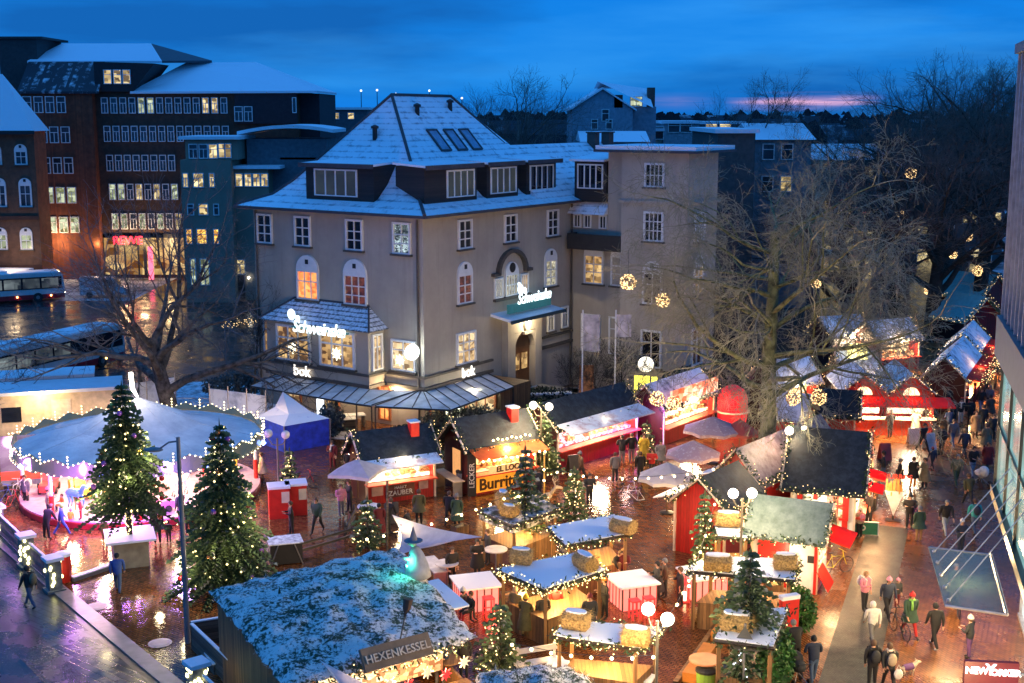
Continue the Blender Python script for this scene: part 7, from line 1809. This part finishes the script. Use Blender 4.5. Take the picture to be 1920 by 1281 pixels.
pp(1200, 905, 'person in black with back turned, in front of the yellow raincoat', 100, 1.72, 'stand', 'black', 'black')
pp(1238, 880, 'woman with fur trimmed grey coat behind the grey parasol', 260, 1.68, 'stand', 'grey', 'brown', long=.6)
pp(1222, 895, 'guest in red jacket seated behind the octagonal parasol', 270, 1.6, 'hold', 'red', 'dark')
pp(895, 1082, 'woman in black coat facing the camera below the white sail tip', 285, 1.7, 'hold', 'black', 'black', 'black', long=.5)
pp(915, 1060, 'shadowy person beside the carved deer and round snowy table', 200, 1.65, 'talk', 'dark', 'dark')
pp(848, 1100, 'dark guest behind the pale beer table under the sail', 300, 1.75, 'stand', 'black', 'black')
pp(1168, 1100, 'red haired guest at the back of the large glowing table', 260, 1.68, 'hold', 'wine', 'dark', 'tan')
pp(1150, 1098, 'dark haired guest leaning towards the red haired one', 320, 1.68, 'bend', 'black', 'dark')
pp(1232, 1128, 'woman in dark coat at the right side of the large glowing table', 190, 1.72, 'hold', 'dark', 'dark', 'black', long=.5)
pp(1246, 1122, 'guest in brown jacket behind the woman at the glowing table', 180, 1.72, 'talk', 'brown', 'dark', 'grey')
pp(1134, 1162, 'person in black with orange cap holding a white cup by the glowing table', 200, 1.74, 'hold', 'black', 'black', hat='orange')
pp(985, 1196, 'person in olive coat with yellow hat at the fairy lit bar', 60, 1.7, 'hold', 'olive', 'khaki', hat='yellow', long=.4)
pp(1018, 1192, 'dark dressed guest with grey hood at the fairy lit bar', 110, 1.72, 'stand', 'dark', 'black', hat='grey', long=.45)
pp(1042, 1172, 'guest in bright red puffer jacket at the fairy lit bar', 100, 1.65, 'stand', 'red', 'jeans', 'brown', w=1.25)
pp(966, 1178, 'guest with blond hair leaning on the fairy lit bar', 60, 1.68, 'reach', 'khaki', 'brown', 'beige')
pp(868, 1160, 'seated guest with white fur hat beside the moss roofed hut', 330, 1.68, 'sit', 'dark', 'dark', hat='white')
pp(884, 1166, 'seated guest in black next to the white fur hat', 210, 1.68, 'sit', 'black', 'red')
pp(825, 1290, 'stall keeper in dark clothes inside the moss roofed hut front', 270, 1.72, 'hold', 'navy', 'grey')
pp(870, 1275, 'visitor in red hat under the stars of the moss roofed hut', 100, 1.68, 'stand', 'black', 'black', hat='red')
pp(1118, 1048, 'guest in black behind the right straw bale of the fairy lit bar', 250, 1.75, 'talk', 'black', 'dark')
pp(1132, 1030, 'guest with yellow scarf under the bar beside the blue lit paving', 260, 1.68, 'hold', 'dark', 'dark', scarf='yellow')
# --- pedestrian street
pp(1492, 1252, 'person in black leaning over at the red totem sign, beside the pram', 100, 1.74, 'bend', 'black', 'black', 'grey')
pp(1524, 1282, 'man in dark padded jacket pushing the dark pram', 95, 1.76, 'push', 'navy', 'jeans', 'black')
pp(1635, 1208, 'person in white hooded coat walking on the grey setts', 95, 1.66, 'walk', 'white', 'grey', hood='white')
pp(1634, 1290, 'person in black jacket with back turned, left of the white shopping bag', 95, 1.76, 'stand', 'black', 'black', 'brown', pack='dark')
pp(1666, 1295, 'woman in dark coat with white hood, patterned bag and small dog on a lead', 90, 1.72, 'walk2', 'dark', 'black', scarf='white', pack='beige')
pp(1620, 1146, 'woman in pink jacket with a white backpack on the grey setts', 300, 1.68, 'talk', 'pink', 'dark', 'tan', pack='white')
pp(1662, 1158, 'person with pink bobble hat in navy coat beside the pushed bicycle', 280, 1.7, 'walk', 'navy', 'black', hat='pink')
pp(1681, 1140, 'child with pink hat carried next to the bicycle', 290, 1.25, 'reach', 'dark', 'wine', hat='pink')
pp(1704, 1192, 'person with red hat and green scarf in long green coat and red trousers', 280, 1.76, 'walk2', 'green', 'red', hat='red', scarf='lime', long=.62)
pp(1752, 1216, 'man in black from behind with white soled shoes, in front of the canopy', 100, 1.76, 'walk', 'black', 'black', 'black', shoe='white')
pp(1816, 1236, 'woman with white bobble hat and violet trousers under the glass canopy', 140, 1.66, 'phone', 'dark', 'violet', hat='white')
pp(1788, 1132, 'person in grey blue coat seen through the glass canopy', 280, 1.72, 'stand', 'navy', 'grey', 'grey', long=.6)
pp(1800, 1040, 'person with white hat and navy jacket behind the glass canopy', 280, 1.66, 'hold', 'navy', 'navy', hat='white')
pp(1771, 1004, 'man in black jacket and pale jeans walking towards the camera', 275, 1.78, 'walk', 'black', 'pale', 'grey')
pp(1826, 1002, 'person in turquoise jacket with dark blue backpack walking away', 90, 1.74, 'walk', 'teal', 'jeans', pack='navy')
pp(1722, 1016, 'woman in dark green coat with tan trousers by the cone sign', 100, 1.72, 'stand', 'green', 'tan', 'grey', long=.7)
pp(1704, 992, 'person carrying a child in pink, left of the dark green coat', 250, 1.74, 'hold', 'black', 'dark', hat='dark')
pp(1712, 968, 'child in bright pink cap on the arm beside the cone sign', 270, 1.0, 'sit', 'pink', 'pink', hat='pink', z=.5)
pp(1611, 1008, 'child with white hat and pink backpack at the green board', 100, 1.45, 'stand', 'beige', 'black', hat='white', pack='pink')
pp(1628, 985, 'adult in black beside the child with the pink backpack', 200, 1.74, 'talk', 'black', 'dark')
pp(1685, 918, 'left one of three women chatting, in black coat', 340, 1.7, 'talk', 'black', 'beige', 'grey', long=.7)
pp(1711, 915, 'middle one of three women chatting, dark coat with white collar', 95, 1.7, 'stand', 'black', 'orange', scarf='white', long=.6)
pp(1733, 918, 'right one of three women chatting, in khaki coat', 190, 1.74, 'hold', 'khaki', 'black', 'brown', long=.5)
pp(1792, 912, 'man in camouflage jacket walking towards the three women', 270, 1.8, 'walk', 'camo', 'green', 'grey')
pp(1822, 895, 'man in black top and pale trousers pushing the white pram', 280, 1.78, 'push', 'black', 'pale', 'black')
pp(1764, 855, 'person in black with orange cap looking at the double gabled stand', 110, 1.76, 'stand', 'black', 'black', hat='orange', pack='dark')
pp(1729, 848, 'man in black striding past the double gabled stand', 300, 1.78, 'walk2', 'black', 'black')
pp(1808, 860, 'person in navy coat in the street beyond the camouflage jacket', 100, 1.74, 'walk', 'navy', 'dark', 'tan')
pp(1848, 848, 'person in striped olive coat near the store front', 100, 1.7, 'stand', 'khaki', 'black', long=.5)
pp(1842, 812, 'tall person in black at the store side of the street', 100, 1.8, 'walk', 'black', 'black')
pp(1828, 822, 'person in fur coat beside the tall one in black', 270, 1.72, 'stand', 'tan', 'brown', long=.5)
pp(1860, 828, 'person in dark coat walking right against the store glass', 270, 1.7, 'stand', 'dark', 'black')
pp(1788, 802, 'dark coated shopper at the right end of the double gabled counter', 120, 1.74, 'stand', 'black', 'dark')
pp(1800, 796, 'shopper with pale scarf in the group by the double gabled stand', 270, 1.7, 'talk', 'dark', 'white', scarf='white')
pp(1818, 798, 'broad shopper in black in the group by the double gabled stand', 90, 1.78, 'stand', 'black', 'black', w=1.25)
pp(1778, 815, 'shopper in striped blue jacket before the double gabled counter', 110, 1.68, 'hold', 'jeans', 'dark')
pp(1862, 742, 'distant walker with orange bag in the lane', 270, 1.75, 'walk', 'black', 'dark', pack='orange')
pp(1843, 752, 'distant dark walker at the red awning stall', 90, 1.72, 'stand', 'dark', 'dark')
pp(1868, 700, 'farthest walker in the lane under the fairy lights', 270, 1.75, 'walk2', 'black', 'dark')
pp(1640, 960, 'person at the counter of the black roofed hut in brown jacket', 170, 1.7, 'reach', 'brown', 'dark')
pp(1592, 1002, 'dark dressed guest between the black roofed hut and the green board', 60, 1.7, 'stand', 'dark', 'black')
# more of the crowd deeper in the street
for (px, py, lb, fc, ps, ct, lg, ht, ln) in ((1752, 800, 'shopper in dark green jacket before the right gable of the double gabled stand', 100, 'hold', 'green', 'black', None, False), (1737, 812, 'shopper with red cap before the double gabled counter', 80, 'stand', 'black', 'jeans', 'red', False), (1716, 820, 'shopper in beige coat nearest the middle of the double gabled counter', 95, 'talk', 'beige', 'dark', None, .5),
    (1668, 822, 'dark shopper left of the beige coat at the double gabled counter', 100, 'hold', 'dark', 'dark', 'grey', False), (1776, 772, 'dark figure at the far corner of the double gabled stand', 60, 'stand', 'black', 'black', None, False), (1812, 772, 'person in navy at the first red awning stall', 150, 'hold', 'navy', 'dark', 'white', False),
    (1826, 765, 'person in wine coloured coat at the first red awning stall', 160, 'stand', 'wine', 'black', None, .5), (1838, 775, 'walker in black beyond the fur coat', 270, 'walk', 'black', 'jeans', None, False), (1853, 770, 'walker in grey hood by the store glass', 265, 'walk2', 'grey', 'dark', 'grey', False),
    (1846, 726, 'far walker in blue jacket in the lane', 85, 'walk', 'blue', 'dark', None, False), (1858, 718, 'far walker in light coat in the lane', 270, 'stand', 'beige', 'brown', None, .5), (1850, 705, 'farthest dark pair member on the stall side of the lane', 90, 'walk', 'black', 'black', None, False),
    (1856, 790, 'tall walker in dark brown coat between the store glass and the tall person in black', 95, 'walk2', 'brown', 'black', 'black', .6), (1785, 838, 'person in light grey hoodie behind the person with the orange cap', 280, 'walk', 'grey', 'jeans', None, False), (1748, 880, 'child in red hat walking between the chatting women and the striding man', 100, 'walk', 'navy', 'dark', 'red', False),
    (1655, 905, 'person in dark jacket by the red flap of the black roofed hut', 170, 'hold', 'dark', 'jeans', 'black', False), (1850, 885, 'woman in wine coat beside the white pram', 275, 'walk', 'wine', 'dark', None, .5), (1815, 950, 'man in olive jacket walking behind the turquoise jacket', 95, 'walk2', 'olive', 'dark', None, False),
    (1560, 985, 'guest in navy at the lit window of the black roofed hut', 80, 'hold', 'navy', 'black', None, False), (1090, 905, 'person in brown coat crossing between the kiosk fir and the long hut', 200, 'walk', 'brown', 'dark', 'grey', False), (1010, 938, 'dark guest behind the kiosk by the yellow post', 60, 'stand', 'dark', 'black', None, False),
    (1060, 1085, 'guest in grey under the right end of the fairy lit bar', 200, 'hold', 'grey', 'dark', None, False), (1105, 1195, 'guest in dark coat behind the bottom bar', 270, 'stand', 'dark', 'dark', 'wine', .5), (1275, 1140, 'guest in black between the glowing tables', 190, 'talk', 'black', 'black', None, False)):
    person(px, py, lb, fc, 1.25 if 'child' in lb else 1.73, ps, ct, lg, 'brown', hat=ht, long=ln)
finish_people()


# ---------------------------------------------------------------- things people push and carry, bicycles
def pram(px, py, rz, label, cm):
    o = thing('pram', label, 'pram', P(px, py), rz, 'prams on the street')
    m = MB(); m.smooth = True; m.sphere((0, 0, .72), .36, 12, 8, (.75, 1.15, .6)); obj('carrycot', m, cloth(C[cm]), o)
    m = MB(); m.smooth = True; m.sphere((0, .2, .85), .33, 12, 8, (.85, .8, .95)); obj('canopy', m, cloth(C[cm]), o)
    obj('handle', MB().tube([(-.2, -.35, .75), (-.22, -.62, 1.02), (.22, -.62, 1.02), (.2, -.35, .75)], .018, 6), black, o)
    for (x, y) in ((-.28, .38), (.28, .38), (-.28, -.38), (.28, -.38)):
        w_ = MB(T(x, y, .18) @ Matrix.Rotation(R(90), 4, 'Y')); w_.lathe([(.18, -.025), (.18, .025)], 14); obj('wheel', w_, blackpaint, o)
    obj('frame', MB().tube([(-.24, .38, .18), (0, 0, .5), (-.24, -.38, .18)], .018, 5).tube([(.24, .38, .18), (0, 0, .5), (.24, -.38, .18)], .018, 5), steel, o)
pram(1838, 912, R(200), 'white hooded pram pushed by the man in pale trousers', 'white'); pram(1494, 1284, R(10), 'dark grey pram at the bottom of the street beside the hedge', 'dark')


def bike_mesh(r=.34):
    f = MB(); f.tube([(-.5, 0, r), (-.12, 0, .28), (.38, 0, .75), (-.2, 0, .78), (-.12, 0, .28)], .02, 5); f.tube([(-.5, 0, r), (-.2, 0, .78), (-.24, 0, .9)], .016, 5); f.tube([(.55, 0, r), (.38, 0, .75), (.34, 0, .98)], .02, 5); f.tube([(.3, -.28, 1.0), (.36, 0, .98), (.3, .28, 1.0)], .014, 5)
    return f
def wheel_mesh(x, r=.34):
    w_ = MB(T(x, 0, r) @ Matrix.Rotation(R(90), 4, 'X'))
    w_.tube([(r * math.cos(i * math.pi / 10), r * math.sin(i * math.pi / 10), 0) for i in range(21)], .02, 5, cap=False)
    for i in range(6): a = i * math.pi / 6; w_.tube([(-r * math.cos(a), -r * math.sin(a), 0), (r * math.cos(a), r * math.sin(a), 0)], .004, 3)
    return w_
def bicycle(px, py, rz, label, col, group=None, proto={}):
    o = thing('bicycle', label, 'bicycle', P(px, py), rz, group)
    if not proto: proto['f'] = bike_mesh().mesh('frame', steel); proto['a'] = wheel_mesh(-.5).mesh('wheel', black); proto['b'] = wheel_mesh(.55).mesh('wheel', black); proto['s'] = MB().sphere((-.25, 0, .93), .1, 8, 6, (1.3, .7, .4)).mesh('saddle', black)
    fr = obj('frame', proto['f'], None, o); fr.material_slots[0].link = 'OBJECT'; fr.material_slots[0].material = M('bike_' + col[0], col[1], .35, bump=0)
    obj('wheel', proto['a'], None, o); obj('wheel', proto['b'], None, o); obj('saddle', proto['s'], None, o)
    return o
BK = dict(silver=('silver', (.45, .45, .5)), red=('red', (.5, .03, .03)), dark=('dark', (.04, .04, .05)), yellow=('yellow', (.7, .6, .05)), blue=('blue', (.05, .12, .45)), white=('white', (.7, .7, .72)))
bicycle(1176, 940, R(5), 'bicycle standing in the violet reflection on the wet square', BK['silver']); bicycle(1190, 948, R(170), 'second bicycle with bright rims just right of the one in the violet reflection', BK['white'])
bicycle(1566, 1075, R(20), 'bicycle with yellow frame behind the white hut on the street', BK['yellow']); bicycle(1686, 1192, R(100), 'dark bicycle pushed by the family with pink hats', BK['dark']); bicycle(1793, 1150, R(80), 'bicycle parked below the glass canopy', BK['dark'])
bicycle(570, 918, R(30), 'red bicycle with shopping basket near the unlit globe lamp', BK['red']); bicycle(1632, 975, R(70), 'bicycle leaning beside the cone sign stall', BK['dark'])
for i, (px, py, c, lb) in enumerate(((2, 920, 'silver', 'silver bicycle at the left edge, rear of the rack'), (18, 928, 'dark', 'dark bicycle second from the left edge in the rack'), (30, 936, 'white', 'white bicycle in the middle of the rack beside the advert wall'), (6, 948, 'blue', 'blue bicycle in front row of the rack at the left edge'), (22, 958, 'red', 'red bicycle at the front of the rack by the grey coat'), (40, 920, 'silver', 'silver bicycle nearest to the advert wall'))): bicycle(px, py, R(60 + 14 * (i % 3)), lb, BK[c], 'bicycles parked at the rack')
def bag(px, py, z, label, c): 
    m = MB(); m.smooth = True; m.sphere((0, 0, .2), .2, 8, 6, (.8, .35, 1)); o = thing('shopping_bag', label, 'bag', P(px, py, z)); obj('pouch', m, cloth(C[c]), o); obj('handle', MB().tube([(-.08, 0, .36), (0, 0, .55), (.08, 0, .36)], .012, 5), cloth(C[c]), o)
bag(1684, 1275, .55, 'white plastic shopping bag hanging at the side of the woman with the dog', 'white'); bag(1862, 716, .9, 'orange bag of the distant walker', 'orange')
dg_ = thing('dog', 'small white and tan dog in a violet coat trotting on a lead', 'dog', P(1702, 1268), R(20)); m = MB(); m.smooth = True
m.tube([(-.26, 0, .3), (-.12, 0, .33), (.1, 0, .33), (.22, 0, .35), (.3, 0, .42), (.36, 0, .48), (.46, 0, .47), (.52, 0, .45)], [.07, .1, .11, .11, .08, .08, .05, .03], 9)
for (x, y) in ((-.22, .06), (-.22, -.06), (.18, .06), (.18, -.06)): m.tube([(x, y, .28), (x + (.05 if x < 0 else -.01), y, .16), (x - .02, y, .02)], [.045, .025, .022], 6)
m.tube([(-.3, 0, .33), (-.4, 0, .45)], [.03, .015], 5)
for y in (-.05, .05): m.tube([(.34, y, .53), (.32, y * 1.3, .6)], [.03, .008], 4)
obj('body', m, M('dog_fur', (.6, .5, .38), .9, var=.4, vs=7), dg_); m = MB(); m.smooth = True; m.tube([(-.2, 0, .34), (-.1, 0, .345), (.1, 0, .345), (.18, 0, .36)], [.1, .118, .125, .12], 9, cap=False); obj('dog_coat', m, cloth(C['violet']), dg_)
# clock, flags, posters and lit boards beside the restaurant wing
ck = thing('street_clock', 'round white lit clock on a post in front of the restaurant wing', 'clock', P(1209, 790), R(-8)); cz = PD(1209, 683, P(1209, 790).y).z
obj('post', MB().cyl((0, .1, 0), .09, cz - .6, 10), black, ck); Q = T(0, 0, cz) @ Matrix.Rotation(R(90), 4, 'X'); fc = obj('dial', MB(Q).lathe([(.52, -.06), (.52, .06)], 28), glow('dial_glow', (1, .95, .82), 1.1, True), ck); obj('rim', MB(Q).tube([(.54 * math.cos(i * math.pi / 14), .54 * math.sin(i * math.pi / 14), .04) for i in range(29)], .05, 6, cap=False), black, ck)
m = MB(T(0, -.09, cz)); m.cbox((.11, 0, .13), (.05, .02, .36), 0, 0); m2 = MB(T(0, -.1, cz) @ Matrix.Rotation(R(-42), 4, 'Y')).box(-.025, -.01, -.05, .025, .01, .28); obj('hour_hand', m2, black, ck); obj('minute_hand', MB(T(0, -.12, cz) @ Matrix.Rotation(R(-120), 4, 'Y')).box(-.02, -.01, -.08, .02, .01, .42), black, ck)
for i in range(12): a = i * math.pi / 6; obj('hour_mark', MB(T(.43 * math.sin(a), -.075, cz + .43 * math.cos(a)) @ Matrix.Rotation(a, 4, 'Y')).box(-.016, -.01, -.05, .016, .01, .05), black, ck)
ys = thing('metro_sign', 'bright yellow lit board with green sign on it below the street clock', 'sign', P(1210, 800), R(-8)); z0_ = PD(1210, 740, P(1210, 800).y).z
yg = glow('yellow_board', (1, .85, .08), 1.3, True); obj('board', MB().box(-.75, .15, z0_ - .1, .2, .25, z0_ + 1.15).box(.32, .15, z0_ + .3, .7, .25, z0_ + 1.1).box(-.7, .15, z0_ - .9, .15, .25, z0_ - .2), yg, ys); text('IN', .55, M('sign_green', (.05, .35, .05), .5, bump=0), ys, T(-.28, .13, z0_ + .5) @ UP, off=.015); obj('leg', MB().cyl((-.3, .3, 0), .06, z0_, 8), black, ys)
flag_m = M('flag_cloth', (.55, .5, .52), .7, var=.35, vs=1.5)
for (px, py0, py1, w_, lb) in ((1091, 590, 658, 1.1, 'long white banner flag with faded red print on the left pole before the restaurant wing'), (1152, 590, 632, 1.0, 'shorter pinkish banner flag on the right pole before the restaurant wing')):
    b = P(px, 780); fl = thing('banner_flag', lb, 'flag', b, R(-5)); zt_ = PD(px, py0, b.y).z; zb_ = PD(px, py1, b.y).z; obj('pole', MB().cyl((0, 0, 0), .05, zt_ + .3, 8), white_paint, fl)
    m = MB(); k = 8
    for i in range(k):
        y0 = .08 * math.sin(i * 1.1); y1 = .08 * math.sin((i + 1) * 1.1); a0 = w_ * i / k; a1 = w_ * (i + 1) / k; m.add([(a0, y0, zb_), (a1, y1, zb_), (a1, y1, zt_), (a0, y0, zt_)], [(0, 1, 2, 3)])
    obj('cloth', m, flag_m, fl)
def lightbox(px, py, w_, h_, label, c, es, name='poster_board', rz=0, cat='poster'):
    o = thing(name, label, cat, P(px, py), rz); obj('panel', MB().box(-w_ / 2, -.06, .25, w_ / 2, .06, .25 + h_), lit('poster_%d' % px, c, tuple(q * .55 for q in c), es, 2.5), o); obj('frame', MB().box(-w_ / 2 - .06, -.08, .15, -w_ / 2 - .003, .08, .3 + h_).box(w_ / 2 + .003, -.08, .15, w_ / 2 + .06, .08, .3 + h_).box(-w_ / 2, -.08, .253 + h_, w_ / 2, .08, .32 + h_), steel, o)
    for x in (-w_ / 2, w_ / 2): obj('leg', MB().box(x - .04, -.05, 0, x + .04, .05, .147), black, o)
lightbox(907, 785, .55, 1.5, 'narrow white lit poster stand beside the wooden shop wall', (.85, .92, 1), 1.8); lightbox(931, 783, .9, 1.3, 'poster stand with reddish picture right of the narrow white one', (.5, .3, .2), .6); lightbox(602, 798, .45, 1.7, 'bright white banner stand under the left awning', (.9, .95, 1), 2.2)
lightbox(1099, 750, 1.0, 2.2, 'brown wooden notice cabinet at the foot of the left flag pole', (.35, .14, .06), .35); lightbox(1113, 722, .25, .9, 'small glowing cyan display beside the brown notice cabinet', (.1, .6, .8), 1.2)
wl = thing('terrace_wall', 'low pale terrace wall with steps beside the restaurant entrance', 'wall', P(955, 770), R(10)); obj('coping', MB().box(0, -.2, 1.003, 4.2, .25, 1.12), snow_flat, wl); obj('wall', MB().box(.05, -.15, 0, 4.15, .2, 1.0), M('terrace_stone', (.25, .23, .2), .8), wl); obj('handrail', MB().tube([(-.8, -.8, .4), (.2, -.4, 1.4), (1.8, -.4, 1.7)], .03, 5), steel, wl)
tb = thing('terrace_table', 'snow covered wooden table and bench below the awning', 'table', P(658, 800), R(20)); obj('top', MB().box(-.9, -.4, .72, .9, .4, .78), snow, tb)
for x in (-.8, .8): obj('leg', MB().box(x - .05, -.35, 0, x + .05, .35, .717), grey_wood, tb)
for (px, py, lb) in ((880, 802, 'flat green planter box right of the rounded bush'), (648, 806, 'wooden lectern box below the left wall lamp')): o = thing('plant_box', lb, 'box', P(px, py), R(15)); obj('body', MB().box(-.6, -.35, 0, .6, .35, .7), grey_wood, o); obj('top', MB().box(-.65, -.4, .703, .65, .4, .76), snow, o)
# ---------------------------------------------------------------- world, light and render settings
w = bpy.data.worlds.new('World'); SC.world = w; w.use_nodes = True
t = w.node_tree; bg = t.nodes['Background']
def wn(typ, **kw):
    n = t.nodes.new(typ)
    for k, v in kw.items():
        if k in n.inputs.keys(): n.inputs[k].default_value = v
        else: setattr(n, k, v)
    return n
def wramp(fac, stops):
    r = wn('ShaderNodeValToRGB'); e = r.color_ramp.elements
    while len(e) < len(stops): e.new(.5)
    for q, (p, c) in zip(e, stops): q.position = p; q.color = (*c, 1)
    t.links.new(fac, r.inputs['Fac']); return r.outputs['Color']
tc = wn('ShaderNodeTexCoord'); sep = wn('ShaderNodeSeparateXYZ'); t.links.new(tc.outputs['Generated'], sep.inputs[0])
def cloud(sx, sz, sc, lo, hi, off=(0, 0, 0)):
    mp = wn('ShaderNodeMapping'); mp.inputs['Scale'].default_value = (sx, sx, sz); mp.inputs['Location'].default_value = off
    t.links.new(tc.outputs['Generated'], mp.inputs['Vector'])
    n = wn('ShaderNodeTexNoise', Scale=sc, Detail=6, Roughness=.55); t.links.new(mp.outputs['Vector'], n.inputs['Vector'])
    return wramp(n.outputs['Fac'], [(lo, (0, 0, 0)), (hi, (1, 1, 1))])
def wmix(f, a, b, mode='MIX'):
    m = wn('ShaderNodeMix', data_type='RGBA', blend_type=mode)
    for s, v in ((m.inputs[0], f), (m.inputs[6], a), (m.inputs[7], b)):
        if hasattr(v, 'links'): t.links.new(v, s)
        elif isinstance(v, tuple): s.default_value = (*v, 1)
        else: s.default_value = v
    return m.outputs[2]
base = wramp(sep.outputs['Z'], [(0, (.004, .12, .46)), (.02, (.006, .14, .46)), (.12, (.003, .125, .47)), (.5, (.028, .19, .58)), (1, (.055, .26, .72))])
# darker cloud bank, pale patches and a pink streak low on the horizon
c1 = cloud(1, 5, 2.2, .42, .62, (3, 1, 0))
col = wmix(c1, base, (.004, .075, .28), 'MIX')
xr = wramp(sep.outputs['X'], [(.0, (.15, .15, .15)), (.55, (.3, .3, .3)), (.7, (1, 1, 1))])
lowz = wramp(sep.outputs['Z'], [(0, (1, 1, 1)), (.1, (.8, .8, .8)), (.3, (.25, .25, .25)), (1, (0, 0, 0))])
c2 = cloud(1, 7, 3.1, .52, .7, (1.7, 4, 2))
f2 = wmix(1.0, c2, xr, 'MULTIPLY'); f2 = wmix(1.0, f2, lowz, 'MULTIPLY')
col = wmix(f2, col, (.06, .33, .7))
band = wramp(sep.outputs['Z'], [(.003, (0, 0, 0)), (.008, (1, 1, 1)), (.013, (0, 0, 0))])
xb = wramp(sep.outputs['X'], [(.09, (0, 0, 0)), (.125, (.15, .15, .15)), (.16, (0, 0, 0)), (.2, (.9, .9, .9)), (.25, (1, 1, 1)), (.275, (0, 0, 0))])
f3 = wmix(1.0, band, xb, 'MULTIPLY'); f3 = wmix(1.0, f3, cloud(2, 40, 4, .38, .55, (0, 0, 5)), 'MULTIPLY')
col = wmix(f3, col, (.6, .32, .45))
t.links.new(col, bg.inputs['Color']); bg.inputs['Strength'].default_value = 1.0
SC.view_settings.view_transform = 'Standard'; SC.view_settings.look = 'None'; SC.view_settings.exposure = .8; SC.view_settings.gamma = 1
cy = SC.cycles
cy.max_bounces = 6; cy.diffuse_bounces = 3; cy.glossy_bounces = 3; cy.transmission_bounces = 5; cy.transparent_max_bounces = 6
cy.sample_clamp_indirect = 3; cy.sample_clamp_direct = 0; cy.use_denoising = True; cy.caustics_reflective = False; cy.caustics_refractive = False
